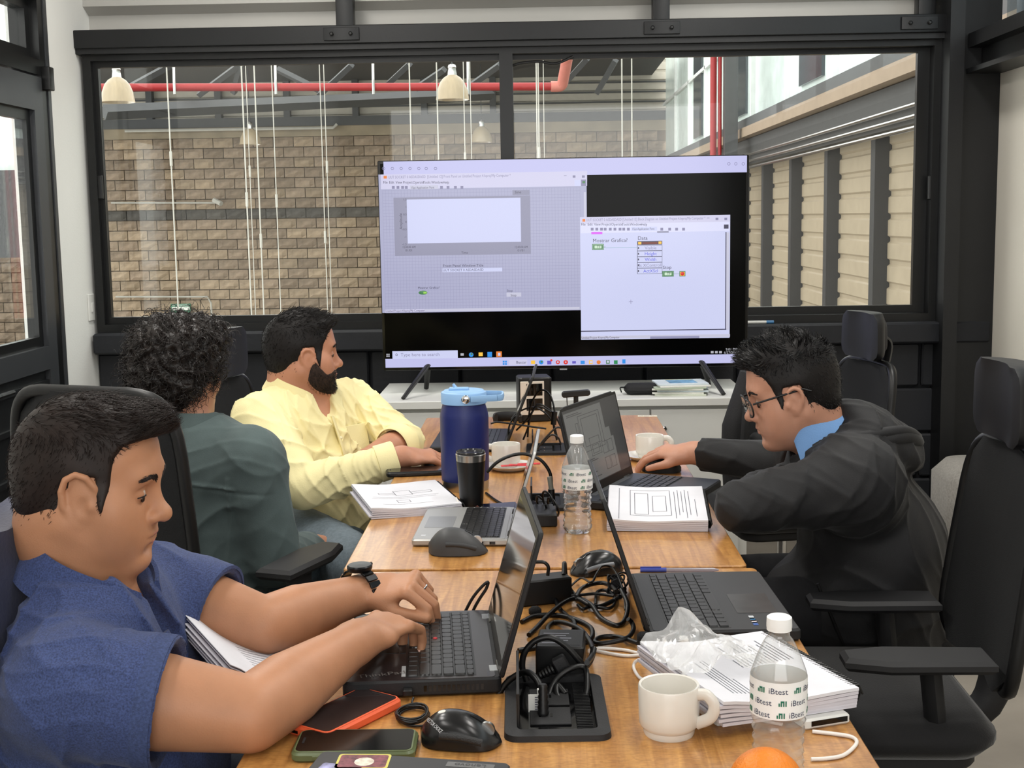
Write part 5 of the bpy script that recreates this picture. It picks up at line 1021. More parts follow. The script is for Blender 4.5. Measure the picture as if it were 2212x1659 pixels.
def sdf_mesh(prims,lo,hi,h,disp=None,amp=0,B=12):
    lo=A3(lo);hi=A3(hi); nb=np.ceil((hi-lo)/(h*B)).astype(int); n=nb*B+1
    D=np.full(tuple(n),1.,f32)
    g=[lo[i]+h*B*(np.arange(nb[i])+.5) for i in range(3)]
    C=np.stack(np.meshgrid(*g,indexing='ij'),-1).reshape(-1,3).astype(f32)
    ds=[p[0](C) for p in prims]; dc=combine(prims,ds); hd=h*B*.5*1.7321
    act=np.abs(dc)<hd*1.35+amp
    o=np.arange(B+1)*h; loc=np.stack(np.meshgrid(o,o,o,indexing='ij'),-1).reshape(-1,3).astype(f32)
    idx=np.stack(np.unravel_index(np.arange(len(C)),tuple(nb)),-1)
    neg=np.where((dc<0)&~act)[0]
    for q in neg: i,j,k=idx[q]*B; D[i:i+B+1,j:j+B+1,k:k+B+1]=-1
    ds=np.array(ds)
    for q in np.where(act)[0]:
        i,j,k=idx[q]*B; P=loc+(lo+idx[q].astype(f32)*h*B); use=[];
        for pi,(fn,op,kk) in enumerate(prims):
            dd=ds[pi,q]
            if op=='u': ok=dd<dc[q]+2.4*hd+kk or pi==0
            elif op=='s': ok=dd<1.2*hd+kk
            else: ok=dd>-1.2*hd-kk
            if ok: use.append(prims[pi])
        v=combine(use,[p[0](P) for p in use])
        if disp is not None: v=v+disp(P)
        D[i:i+B+1,j:j+B+1,k:k+B+1]=v.reshape(B+1,B+1,B+1)
    Sg=D<0
    c8=[Sg[a:n[0]-1+a,b:n[1]-1+b,c:n[2]-1+c] for a in (0,1) for b in (0,1) for c in (0,1)]
    al=c8[0].copy(); an=c8[0].copy()
    for x in c8[1:]: al&=x; an|=x
    ac=an&~al; cells=np.argwhere(ac); vid=np.full(ac.shape,-1,np.int32); vid[ac]=np.arange(len(cells))
    acc=np.zeros((len(cells),3),f32); cnt=np.zeros(len(cells),f32)
    ci,cj,ck=cells.T
    for ax in range(3):
        o1,o2=[q for q in range(3) if q!=ax]
        for a in (0,1):
            for b in (0,1):
                s=[0,0,0]; s[o1]=a; s[o2]=b; e=list(s); e[ax]=1
                d0=D[ci+s[0],cj+s[1],ck+s[2]]; d1=D[ci+e[0],cj+e[1],ck+e[2]]; m=(d0<0)!=(d1<0)
                t=np.where(m,d0/(d0-d1+1e-20),0); p=np.zeros((len(cells),3),f32); p[:,o1]=a; p[:,o2]=b; p[:,ax]=t
                acc[m]+=p[m]; cnt[m]+=1
    V=lo+(cells+acc/np.maximum(cnt,1)[:,None])*h
    Q=[]
    for ax in range(3):
        sl0=[slice(None)]*3; sl1=[slice(None)]*3; sl0[ax]=slice(0,-1); sl1[ax]=slice(1,None)
        ch=Sg[tuple(sl0)]!=Sg[tuple(sl1)]; E=np.argwhere(ch); o1,o2=(ax+1)%3,(ax+2)%3
        E=E[(E[:,o1]>0)&(E[:,o2]>0)&(E[:,o1]<n[o1]-1)&(E[:,o2]<n[o2]-1)]
        def at(da,db):
            F_=E.copy(); F_[:,o1]-=da; F_[:,o2]-=db; return vid[F_[:,0],F_[:,1],F_[:,2]]
        q=np.stack([at(1,1),at(0,1),at(0,0),at(1,0)],1); fl=~Sg[E[:,0],E[:,1],E[:,2]]; q[fl]=q[fl][:,::-1]; Q.append(q)
    Q=np.concatenate(Q); Q=Q[(Q>=0).all(1)]
    return V.astype(np.float64),Q
def npmesh(name,V,Fq):
    me=bpy.data.meshes.new(name); k=Fq.shape[1]; me.vertices.add(len(V)); me.vertices.foreach_set('co',np.ascontiguousarray(V,f32).ravel())
    me.loops.add(Fq.size); me.loops.foreach_set('vertex_index',np.ascontiguousarray(Fq,np.int32).ravel())
    me.polygons.add(len(Fq)); me.polygons.foreach_set('loop_start',np.arange(0,Fq.size,k,dtype=np.int32)); me.polygons.foreach_set('loop_total',np.full(len(Fq),k,np.int32))
    me.update(calc_edges=True); me.validate(); me.shade_smooth(); return me
def bounds(*pts,pad=.1): P=np.array(pts); return P.min(0)-pad,P.max(0)+pad
def vnormals(V,Q):
    N=np.zeros_like(V); a=V[Q[:,0]];b=V[Q[:,1]];c=V[Q[:,2]];d=V[Q[:,3]]; fn=np.cross(c-a,d-b)
    for i in range(4): np.add.at(N,Q[:,i],fn)
    return N/(np.linalg.norm(N,axis=1,keepdims=True)+1e-12)
def strands(name,root,path,r,m,parent,n=3,taper=.35):
    """root (N,3); path (N,S,3) offsets along each strand"""
    P=root[:,None,:]+path; N,S_,_=P.shape; Tn=np.gradient(P,axis=1); Tn/=np.linalg.norm(Tn,axis=2,keepdims=True)+1e-12
    ref=np.where(np.abs(Tn[:,:,2:3])<.9,np.array([0,0,1.]),np.array([1.,0,0])); u=np.cross(Tn,ref); u/=np.linalg.norm(u,axis=2,keepdims=True)+1e-12; w=np.cross(Tn,u)
    rad=(np.linspace(1,taper,S_)[None,:,None])*(r if np.isscalar(r) else r[:,None,None])
    V=np.stack([P+(u*math.cos(2*PI*k/n)+w*math.sin(2*PI*k/n))*rad for k in range(n)],2).reshape(-1,3)
    base=(np.arange(N)[:,None,None]*S_+np.arange(S_-1)[None,:,None])*n+np.arange(n)[None,None,:]; nxt=(np.arange(N)[:,None,None]*S_+np.arange(S_-1)[None,:,None])*n+((np.arange(n)+1)%n)[None,None,:]
    Q=np.stack([base,nxt,nxt+n,base+n],-1).reshape(-1,4)
    return link(name,npmesh(name,V,Q),m,parent)
def rotm(face,pitch,roll=0):
    """columns: local x (person's right), y (face), z (up) in world"""
    y=A3([math.cos(math.radians(face)),math.sin(math.radians(face)),0]); x=A3([y[1],-y[0],0]); p=math.radians(pitch)
    yy=y*math.cos(p)+A3([0,0,1])*math.sin(p); zz=np.cross(x,yy)
    rr=math.radians(roll); x2=x*math.cos(rr)+zz*math.sin(rr); z2=np.cross(x2,yy)
    return np.stack([x2,yy,z2],1).astype(f32)
EARP=[(-.004,.012,-.012),(-.004,.016,.004),(.002,.014,.018),(.006,.004,.029),(.006,-.008,.031),(.008,-.018,.024),(.008,-.021,.010),(.006,-.017,-.006),(.003,-.009,-.018),(.0,.0,-.028),(-.003,.008,-.026)]
def head_prims(fat=0,beardy=0,nose=1.0,lips=1.0,ear=1.0,neckr=.056,brow=1.0):
    L=[]; u=lambda f,k=.02:L.append((f,'u',k)); s=lambda f,k=.01:L.append((f,'s',k))
    u(ell((0,-.012,.03),(.0755,.096,.087))); u(ell((0,.03,-.018),(.0625+fat*.4,.06,.085)),.03); u(ell((0,.034,-.07),(.047+fat,.05,.042)),.03)
    u(ell((0,.05,.055),(.058,.036,.045)),.03)
    for sx in (-1,1):
        u(cap((sx*(.054+fat*.6),-.005,-.045),(sx*.022,.066,-.098),.016+fat*.4,.015),.035)
        u(ell((sx*(.045+fat*.5),.052,-.022),(.026,.028,.028)),.025)
        if fat: u(ell((sx*.038,.058,-.055),(.026,.028,.03)),.03)
    u(ell((0,.079,-.1),(.021+fat*.4,.017,.016)),.018)
    u(cap((-.036,.079,.026),(.036,.079,.026),.0135*brow),.022)
    for sx in (-1,1): s(ell((sx*.032,.1,.004),(.018,.017,.0115)),.016)
    u(chain([((0,.084,.016),.0075),((0,.096,-.006),.009),((0,.1035*1,-.024),.0115*nose)]),.014); u(ell((0,.1085,-.0285),(.012*nose,.0115*nose,.0105*nose)),.010)
    for sx in (-1,1): u(ell((sx*.013,.0965,-.034),(.0085,.0105,.0075)),.006)
    for sx in (-1,1): s(ell((sx*.0065,.105,-.0415),(.004,.006,.0035)),.003)
    u(ell((0,.082,-.062),(.03,.0165,.022)),.016)
    u(ell((0,.0935,-.0575),(.023,.008*lips,.0052)),.005); u(ell((0,.0915,-.0685),(.0195,.008*lips,.006)),.005); s(ell((0,.104,-.063),(.027,.0125,.0011)),.003)
    s(ell((0,.1,-.081),(.018,.012,.006)),.012)
    for sx in (-1,1):
        u(ell((sx*.032,.0765,.0035),(.0155,.0125,.0115)),.004)
        s(ell((sx*.033,.0905,-.0022),(.0135,.0048,.0023)),.002)
        ey,ez=.014,-.010; e=[((sx*(.0725+p[0]),ey+p[1]*ear,ez+p[2]*ear),.0046) for p in EARP]
        u(ell((sx*.074,ey,ez),(.006,.016*ear,.025*ear)),.006); u(chain(e),.003); s(ell((sx*.083,ey+.005,ez-.004),(.0055,.0085,.013)),.005); u(ell((sx*.0715,ey+.016,ez-.004),(.008,.006,.008)),.006)
    u(ecap((0,-.026,-.02),(0,-.03,-.075),(neckr*.95,neckr*.98),(neckr,neckr),(1,0,0)),.03)
    if fat: u(ell((0,.014,-.1),(.042,.042,.022)),.03)
    return L
def hand_prims(wrist,fwd,up,thumb_side,curl=(35,40,30),spread=4,thumb=(.75,.75,-.25),sc=1.0,flat=0,wr=.026):
    w=A3(wrist);f=A3(fwd);f/=np.linalg.norm(f);u_=A3(up);u_=u_-f*(u_@f);u_/=np.linalg.norm(u_);s=np.cross(f,u_); 
    if s@A3(thumb_side)<0: s=-s
    L=[]; kn=w+f*.088*sc
    L.append((ecap(w-f*.01,w+f*.03*sc,(.028*sc,.02*sc),(.036*sc,.016*sc),s),'u',.02)); L.append((ecap(w+f*.03*sc,kn-f*.008,(.037*sc,.0165*sc),(.041*sc,.0135*sc),s),'u',.014))
    L.append((cap(w+f*.02*sc+s*.018*sc-u_*.008,w+f*.05*sc+s*.028*sc-u_*.01,.017*sc,.012*sc),'u',.014))
    tips=[]
    lens=[(.043,.026,.021),(.047,.029,.022),(.044,.027,.021),(.034,.021,.019)]
    for i in range(4):
        off=(.030-.0205*i)*sc; b=kn+s*off-f*(.002+.003*abs(i-1))*sc+u_*.001; ang=0; p=b; sp=math.radians(spread*(1.5-i)); pts=[(p,.0098*sc)]
        cu=curl[i] if isinstance(curl[0],(tuple,list)) else curl
        for j in range(3):
            ang+=math.radians(cu[j]); d=(f*math.cos(sp)+s*math.sin(sp)); d=d*math.cos(ang)-u_*math.sin(ang); p=p+d*lens[i][j]*sc; pts.append((p,(.0088,.0079,.0068)[j]*sc*(1 if i<3 else .88)))
        L.append((chain(pts),'u',.004)); tips.append((p,d,pts))
    tb=w+f*.028*sc+s*.028*sc-u_*.008; td=f*thumb[0]+s*thumb[1]+u_*thumb[2]; td/=np.linalg.norm(td); t1=tb+td*.036*sc; td2=td*.8+f*.45-s*.25; td2/=np.linalg.norm(td2); t2=t1+td2*.03*sc; t3=t2+(td2*.9+f*.2-u_*.1)*.022*sc
    L.append((chain([(tb,.0135*sc),(t1,.0112*sc),(t2,.0098*sc),(t3,.0078*sc)]),'u',.008))
    return L,[(p,d,pts,u_) for p,d,pts in tips],s
def nails(t,tips,idx=(0,1,2,3)):
    for i in idx:
        p,d,pts,u_=tips[i]; d=d/np.linalg.norm(d); n=u_-d*(u_@d); n/=np.linalg.norm(n)+1e-9; x=np.cross(n,d); Mx=Matrix.Translation([float(q) for q in p+n*.0046-d*.001])@Matrix((tuple(map(float,x)),tuple(map(float,d)),tuple(map(float,n)))).transposed().to_4x4(); b=MB(); b.sphere((0,0,0),(.0052,.0066,.0026),12,6,Mx); b.build('fingernail',mat('fingernail_pink',S(214,172,156),.3),t,80)
def lips(t,Rm,c,k=1.0):
    L=[(ell((0,.0935,-.0572),(.0225,.0086*k,.0050)),'u',0),(ell((0,.0915,-.0688),(.0195,.0086*k,.0060)),'u',.003),(ell((0,.104,-.063),(.027,.0125,.0011)),'s',.002)]
    V,Q=sdf_mesh(L,(-.03,.075,-.08),(.03,.11,-.045),.0013); link('lips',npmesh('lips',V@Rm.T.astype(float)+np.array(c,float),Q),mat('lip_skin',S(178,116,100),.45,var=.08),t)
def infl_head(e,**kw):
    pr=head_prims(**kw)[:10]; return lambda P: combine(pr,[q[0](P) for q in pr])-e
def skinmat(name,rgb,sss=.12):
    if name in MATS: return MATS[name]
    m=mat(name,rgb,.48,var=.1,vs=14,bump=.12,bs=420,spec=.45); b=m.node_tree.nodes['Principled BSDF']; b.inputs['Subsurface Weight'].default_value=sss; b.inputs['Subsurface Radius'].default_value=(.012,.005,.003); b.inputs['Subsurface Scale'].default_value=.6; return m
HAIRB=mat('black_hair',S(20,16,15),.5,var=.2,vs=40,spec=.3); HAIRD=mat('dark_brown_hair',S(32,22,18),.5,var=.25,vs=40,spec=.3); BROWH=mat('eyebrow_hair',S(40,30,27),.7)
def cloth_noise(seed,amp,sc=22,an=(1,1,1)):
    r=np.random.default_rng(seed); n=5; K=r.normal(size=(n,3))*np.array(an); K/=np.linalg.norm(K,axis=1,keepdims=True); K=(K*(sc*np.linspace(1.6,3.6,n))[:,None]).astype(f32); ph=r.uniform(0,6.28,(n,3)).astype(f32); M_=(r.normal(size=(n,3))*sc*.55).astype(f32); K2=(r.normal(size=(3,3))*sc*.4).astype(f32)
    def f(P):
        q=P+.016*np.sin(P[:,[1,2,0]]*28+1.3); s=0
        for i in range(n): s=s+(1-np.abs(np.sin(q@K[i]+ph[i,0])))**2.2*np.clip(.35+.9*np.sin(q@M_[i]+ph[i,1]),0,1)/(1+.18*i)
        s2=sum(np.sin(q@K2[i]+ph[i,2]) for i in range(3))/3
        return (-(s*.62-.35+s2*.35)*amp).astype(f32)
    return f
def scalp(Rm,c,cfg,h=.003,disp=None,amp=0):
    """hair shell in head space, returns verts in world, quads, local verts"""
    V,Q=sdf_mesh(cfg,(-.14,-.17,-.16),(.14,.15,.19),h,disp,amp); return V@Rm.T.astype(float)+np.array(c,float),Q,V
def half(f): return (f,'i',.006)
FRONT_Z=[-.2,-.05,-.015,.015,.035,.055,.075,.095,.13]
def hair_front(ys): ys=np.array(ys,f32); return lambda P: P[:,1]-np.interp(P[:,2],FRONT_Z,ys).astype(f32)
def hair_low(ys,zs): return lambda P: np.interp(P[:,1],ys,zs).astype(f32)-P[:,2]
def comb(V,Vl,Q,Rm,n,L,fn,seed,cond=None):
    r=np.random.default_rng(seed); N=vnormals(V,Q); idx=np.arange(len(V)); 
    if cond is not None: idx=idx[cond(Vl)]
    idx=r.choice(idx,n); root=V[idx]-N[idx]*.001; nl=N[idx]@Rm; return root,idx,nl,r,Vl[idx]
def person(label,pose_label=None): return thing('person',label,'person')
def project(pr,pts,axis=1,it=14):
    p=pts.astype(f32).copy()
    for _ in range(it): d=combine(pr,[q[0](p) for q in pr]); p[:,axis]-=d*.9
    return p.astype(float)
def eyes_brows(t,Rm,c,skin,down=.0,browm=BROWH,seed=1,kw={}):
    Rf=Rm.astype(float); c=np.array(c,float); r=np.random.default_rng(seed); pr=head_prims(**kw)
    for sx in (-1,1):
        M4=Matrix.Translation(c)@Matrix(Rf.tolist()).to_4x4()
        b=MB(); b.sphere((sx*.032,.0765,.0035),(.0125,.0125,.0120),20,14,M4); e=b.build('eye',mat('eye_white',S(196,184,174),.25),t,80)
        b=MB(); b.sphere((sx*.0325,.0866,-.0015-down),(.0052,.0028,.0052),14,8,M4); b.build('iris',mat('brown_iris',S(38,24,18),.15),e,80)
        u=np.linspace(-.0135,.0135,12); L0=np.stack([sx*.032+u,np.full(12,.12),-.0002+.0022*(1-(u/.0135)**2)],1); L1=project(pr,L0); b=MB(); b.tube([M4@Vector(p+np.array([0,.0006,0])) for p in L1],.0010,5); b.build('lashes',mat('eyelash',S(24,18,17),.7),t,60)
        n=260; tt=r.uniform(0,1,n); x=sx*(.010+.040*tt); z=.0215+.0085*np.sin(tt*2.5)+r.normal(0,.0020,n)*(1-.5*tt); root=project(pr,np.stack([x,np.full(n,.12),z],1)); d=np.stack([sx*(.6+.4*tt),-.45*tt+.1,.5-.65*tt],1); d/=np.linalg.norm(d,axis=1,keepdims=True); path=d[:,None,:]*(np.linspace(0,.009,3)[None,:,None]); strands('eyebrow',root@Rf.T+c,path@Rf.T,.00065,browm,t)
def V3(p): return np.array([p[0],p[1],p[2]],float)
def nv(v): v=np.array(v,float); return v/np.linalg.norm(v)
def arm_chain(S_,E,W,r=(.062,.054,.044,.047,.029)):
    S_,E,W=map(V3,(S_,E,W)); m=S_*.5+E*.5; fm=E*.68+W*.32
    return chain([(S_,r[0]),(m,r[1]),(E,r[2]),(fm,r[3]),(W,r[4])])
def cutend(h,d,R=.13):
    h=A3(h); d=A3(nv(d)); c=h+d*(R*.8)
    return (lambda P: np.maximum(-((P-h)@d), np.sqrt(((P-c)**2).sum(1))-R),'s',.003)
def slv(S_,E,W,t_end,r,rend):
    """sleeve along shoulder-elbow-wrist until parameter t_end (0..2)"""
    S_,E,W=map(V3,(S_,E,W)); pts=[(S_,r[0])]
    if t_end<=1: h=S_+(E-S_)*t_end; d=nv(E-S_); pts+=[((S_+h)/2,(r[0]+rend)/2),(h+d*.03,rend)]
    else: h=E+(W-E)*(t_end-1); d=nv(W-E); pts+=[((S_+E)/2,r[1]),(E,r[2]),((E+h)/2,(r[2]+rend)/2),(h+d*.03,rend)]
    return chain(pts),h,d
def legs(prims,hip,knee,foot,r=(.088,.07,.05)): prims.append((chain([(hip,r[0]),(V3(hip)*.5+V3(knee)*.5,r[0]*.95),(knee,r[1]),(V3(knee)*.5+V3(foot)*.5,r[1]*.85),(foot,r[2])]),'u',.03))
def shoe(t,foot,d,m):
    d=nv(d); b=MB(); c=V3(foot); rings=[]
    for i in range(9):
        s=i/8; w=.042*math.sin(PI*(.12+.82*s))**.5; hgt=.085*(1-s)**.7+.035; p=c+d*(-.07+.26*s); n=np.array([-d[1],d[0],0])
        rings.append([tuple(p+n*w*math.cos(a)+np.array([0,0,max(.002,.0+hgt*.5+hgt*.5*math.sin(a))-c[2]])) for a in [2*PI*k/14 for k in range(14)]])
    b.loft(rings); b.build('shoe',m,t,60)
def collar(t,c,Rm,rx,ry,h,m,opn=28,point=.035,spread=.02,tilt=0,name='collar'):
    b=MB(); rings=[]; N=40
    for i in range(N+1):
        a=math.radians(90+opn+(360-2*opn)*i/N); f=abs(2*i/N-1)**6; ca,sa=math.cos(a),math.sin(a)
        low=-.004-point*f; back=1-.0*f
        prof=[(1.0,-.01),(1.0,h*(1-.35*f)),(1.0+.06,h*(1-.35*f)+.003),(1.0+.28+.35*f*spread/.02,low),(1.0+.22+.35*f*spread/.02,low-.003),(1.06,h*.5*(1-.35*f))]
        rings.append([tuple(V3(c)+Rm.astype(float)@np.array([rx*q*ca,ry*q*sa-tilt*0,z])) for q,z in prof])
    b.loft(rings); return b.build(name,m,t,50)
def neck(Rm,c,base,r): a=V3(c)+Rm.astype(float)@np.array([0,-.028,-.06]); return (cap(a,base,r,r*1.12),'u',.035)
# ------------------------------------------------ man in the blue polo
def man_polo():
    t=person('man in a heathered blue polo shirt typing on the black laptop at the left'); skin=skinmat('skin_warm_tan',S(178,127,95))
    c=PY(194,1044,1.80); Rm=rotm(0,-9); S1=(-.605,1.60,.825);E1=(-.380,1.605,.787);W1=(-.268,1.825,.812); S2=(-.62,1.985,.845);E2=(-.432,1.935,.80);W2=(-.292,2.095,.806)
    P=[(xf(f,Rm,c),o,k) for f,o,k in head_prims(fat=.009,neckr=.064,nose=1.08,ear=1.25)]
    P+=[(ecap((-.65,1.79,.48),(-.645,1.79,.76),(.175,.125),(.18,.11),(0,1,0)),'u',.05),(cap((-.63,1.66,.82),(-.63,1.93,.82),.055),'u',.06),neck(Rm,c,(-.652,1.797,.86),.062)]
    P+=[(arm_chain(S1,E1,W1,(.064,.062,.049,.05,.030)),'u',.02),(arm_chain(S2,E2,W2,(.06,.056,.045,.047,.029)),'u',.02)]
    h1,tp1,_=hand_prims(W1,(.50,.86,.06),(-.1,-.35,1),(-.87,.49,0),curl=((38,55,30),(36,55,30),(30,52,30),(28,48,30)),spread=2,thumb=(.9,.35,-.45))
    h2,tp2,_=hand_prims(W2,(.93,-.24,.20),(.15,-.25,1),(-.35,-.9,0),curl=((52,42,22),(54,44,22),(60,50,30),(64,55,30)),spread=2,thumb=(.85,.4,-.5))
    P+=h1+h2
    lo,hi=bounds(V3(c)+[.12,.1,.14],V3(c)-[.12,.1,.1],(-.8,1.58,.46),W1,W2,(-.17,2.1,.76),pad=.07)
    V,Q=sdf_mesh(P,lo,hi,.0027); link('body',npmesh('body',V,Q),skin,t)
    nails(t,tp1); nails(t,tp2); lips(t,Rm,c)
    # shirt
    cl=mat('heather_blue_jersey',S(54,67,108),.85,var=.38,vs=420,bump=.35,bs=900,sheen=.08,detail=2); sl1,hp1,d1=slv(S1,E1,W1,.52,(.086,),.086); sl2,hp2,d2=slv(S2,E2,W2,.62,(.082,),.074)
    sh=[(ecap((-.645,1.79,.42),(-.645,1.79,.75),(.20,.155),(.195,.132),(0,1,0)),'u',.05),(ell((-.59,1.79,.62),(.12,.16,.16)),'u',.08),(cap((-.63,1.64,.815),(-.63,1.95,.825),.076),'u',.07),(cap((-.645,1.74,.875),(-.645,1.85,.875),.068),'u',.07),(sl1,'u',.03),(sl2,'u',.03),cutend(hp1,d1),cutend(hp2,d2),
        (cap(V3(hp1)-d1*.03,V3(hp1)+d1*.05,.074),'s',.002),(cap(V3(hp2)-d2*.03,V3(hp2)+d2*.05,.061),'s',.002),
        (cap((-.655,1.795,.87),(-.60,1.80,1.03),.068,.085),'s',.006),(cap((-.60,1.795,.90),(-.515,1.79,.82),.035,.02),'s',.01)]
    nz=cloth_noise(3,.010,22,(1,1,1.3))
    def dp(Pq):
        w=np.ones(len(Pq),f32)
        for hh,dd in ((hp1,d1),(hp2,d2)): q=A3(hh)-Pq; near=(np.sqrt((q*q).sum(1))<.13); w=np.where(near,np.minimum(w,np.clip((q@A3(dd)-.02)/.06,0,1)),w)
        return nz(Pq)*w
    V,Q=sdf_mesh(sh,(-.9,1.45,.40),(-.38,2.16,1.05),.0036,dp,.014); link('polo_shirt',npmesh('polo_shirt',V,Q),cl,t)
    for hp,d,r in ((hp1,d1,.0875),(hp2,d2,.0755)):
        d=nv(d); n=nv(np.cross(d,[0,0,1])); m_=np.cross(d,n); b=MB(); rr=[]
        for (o_,q) in ((-.024,0),(-.022,.0022),(0.001,.0022),(.002,-.003),(-.02,-.004)): rr.append([tuple(V3(hp)+d*o_+(n*math.cos(a)+m_*math.sin(a))*(r+q-.0025)) for a in [2*PI*k/44 for k in range(44)]])
        b.loft(rr+[rr[0]],None,False); b.build('sleeve_rib',mat('rib_knit_blue',S(58,71,110),.9,var=.3,vs=300,bump=.6,bs=700,stretch=(1,1,1)),t,60)
    Rc=rotm(-5,-22); collar(t,(-.650,1.797,.905),Rc,.082,.086,.05,cl,opn=22,point=.045,spread=.02)
    b=MB(); b.tube(spline([(-.54,1.785,.84),(-.50,1.785,.76),(-.48,1.785,.66)],4),.013,8,flat=.35); b.build('placket',cl,t,60)
    for q in ((-.52,1.772,.81),(-.493,1.772,.75)): b=MB(); b.sphere(q,(.003,.0055,.0055),10,6); b.build('button',mat('blue_button',S(52,64,100),.4),t,60)
    tr=[]; legs(tr,(-.60,1.70,.52),(-.22,1.72,.50),(-.25,1.72,.10)); legs(tr,(-.60,1.90,.52),(-.22,1.92,.50),(-.25,1.94,.10)); tr.insert(0,(ell((-.64,1.79,.53),(.15,.19,.10)),'u',.05)); dj=mat('dark_denim',S(44,52,68),.9,var=.15,vs=200,bump=.3,bs=500)
    V,Q=sdf_mesh(tr,(-.85,1.5,.05),(-.08,2.12,.68),.007,cloth_noise(5,.004,18),.006); link('trousers',npmesh('trousers',V,Q),dj,t)
    for y in (1.72,1.94): shoe(t,(-.24,y,.0),(1,0,0),PLM)
    # hair
    cfg=[(ell((0,-.014,.034),(.0785,.0995,.0895)),'u',0),(infl_head(.0026,fat=.009,neckr=.064),'u',.006),(ell((0,.022,.082),(.062,.085,.034)),'u',.03),(ell((.0,.058,.102),(.05,.038,.018)),'u',.02),(ell((0,-.05,-.02),(.066,.05,.07)),'u',.03),
      half(hair_front([.0,.040,.047,.050,.050,.051,.060,.120,.15])),half(hair_low([-.12,-.07,-.035,-.018,-.009,.031,.035,.048,.056],[-.062,-.078,-.07,-.04,.024,.026,-.005,-.034,-.04]))]
    V,Q,Vl=scalp(Rm,c,cfg,.0028); link('hair',npmesh('hair',V,Q),HAIRD,t)
    root,idx,nl,r,vl=comb(V,Vl,Q,Rm,9000,.02,None,1); root=root+(r.normal(0,.002,root.shape))*(np.clip((.06-vl[:,2:3])/.03,0,1))*np.clip((.0-vl[:,1:2])/.02,0,1); top=np.clip((vl[:,2]-.05)/.05,0,1)[:,None]; fr_=np.clip((vl[:,1]-.045)/.03,0,1)[:,None]*np.clip((vl[:,2]-.045)/.02,0,1)[:,None]
    d=nl*(.35+.15*r.random((len(nl),1)))+np.array([[.1,.9,.05]])*top+np.array([[0,-.25,-.8]])*(1-top)*(1-fr_)+np.array([[0,.35,.8]])*fr_+r.normal(0,.18,nl.shape); d/=np.linalg.norm(d,axis=1,keepdims=True)
    L=(.006+.022*top[:,0])*r.uniform(.7,1.25,len(d)); s=np.linspace(0,1,5)[None,:,None]; path=d[:,None,:]*s*L[:,None,None]-nl[:,None,:]*(s**2)*L[:,None,None]*.35
    strands('hair_strands',root,path@Rm.T.astype(float),.00055,HAIRD,t)
    eyes_brows(t,Rm,c,skin,.0015,kw=dict(fat=.009,nose=1.08))
    # watch
    a=nv(V3(W2)-V3(E2)); cc=V3(W2)-a*.012; n=nv(np.cross(a,[0,0,1])); m_=np.cross(n,a); wt=thing('wristwatch','black link wristwatch on the left wrist of the man in the blue polo','watch')
    WB=mat('black_watch_metal',S(30,31,33),.3,.7)
    for k in range(22):
        an=2*PI*k/22; rad=n*math.cos(an)*.0435+m_*math.sin(an)*.041; Mx=Matrix.Translation(cc+rad)@Matrix((( *a,),(*nv(np.cross(rad,a)),),(*nv(rad),))).transposed().to_4x4(); b=MB(); b.cbox((0,0,0),(.021,.0105,.004),.001,Mx); b.build('strap_link',WB,wt,40)
    rad=m_*.0435; Mx=Matrix.Translation(cc+rad)@Matrix(((*a,),(*nv(np.cross(rad,a)),),(*nv(rad),))).transposed().to_4x4(); b=MB(); b.lathe([(.019,-.004),(.021,0),(.021,.004),(.019,.006),(.001,.0065)],28,Mx); b.build('case',WB,wt,40); b=MB(); b.tube([(.018,.0,.001),(.026,0,.001)],.0035,8,M=Mx); b.build('crown',CHROME,wt,40)
    p0,_,pts,_u=tp2[2]; q=np.array(pts[0][0])*.55+np.array(pts[1][0])*.45; dd=nv(np.array(pts[1][0])-np.array(pts[0][0])); n=nv(np.cross(dd,[0,0,1])); m_=np.cross(dd,n); b=MB(); b.tube([tuple(q+n*.0102*math.cos(x)+m_*.0102*math.sin(x)) for x in [2*PI*k/24 for k in range(24)]],.0015,6,True); tag(b.build('ring',CHROME,None,60),'silver ring on the hand of the man in the blue polo','ring')
man_polo()
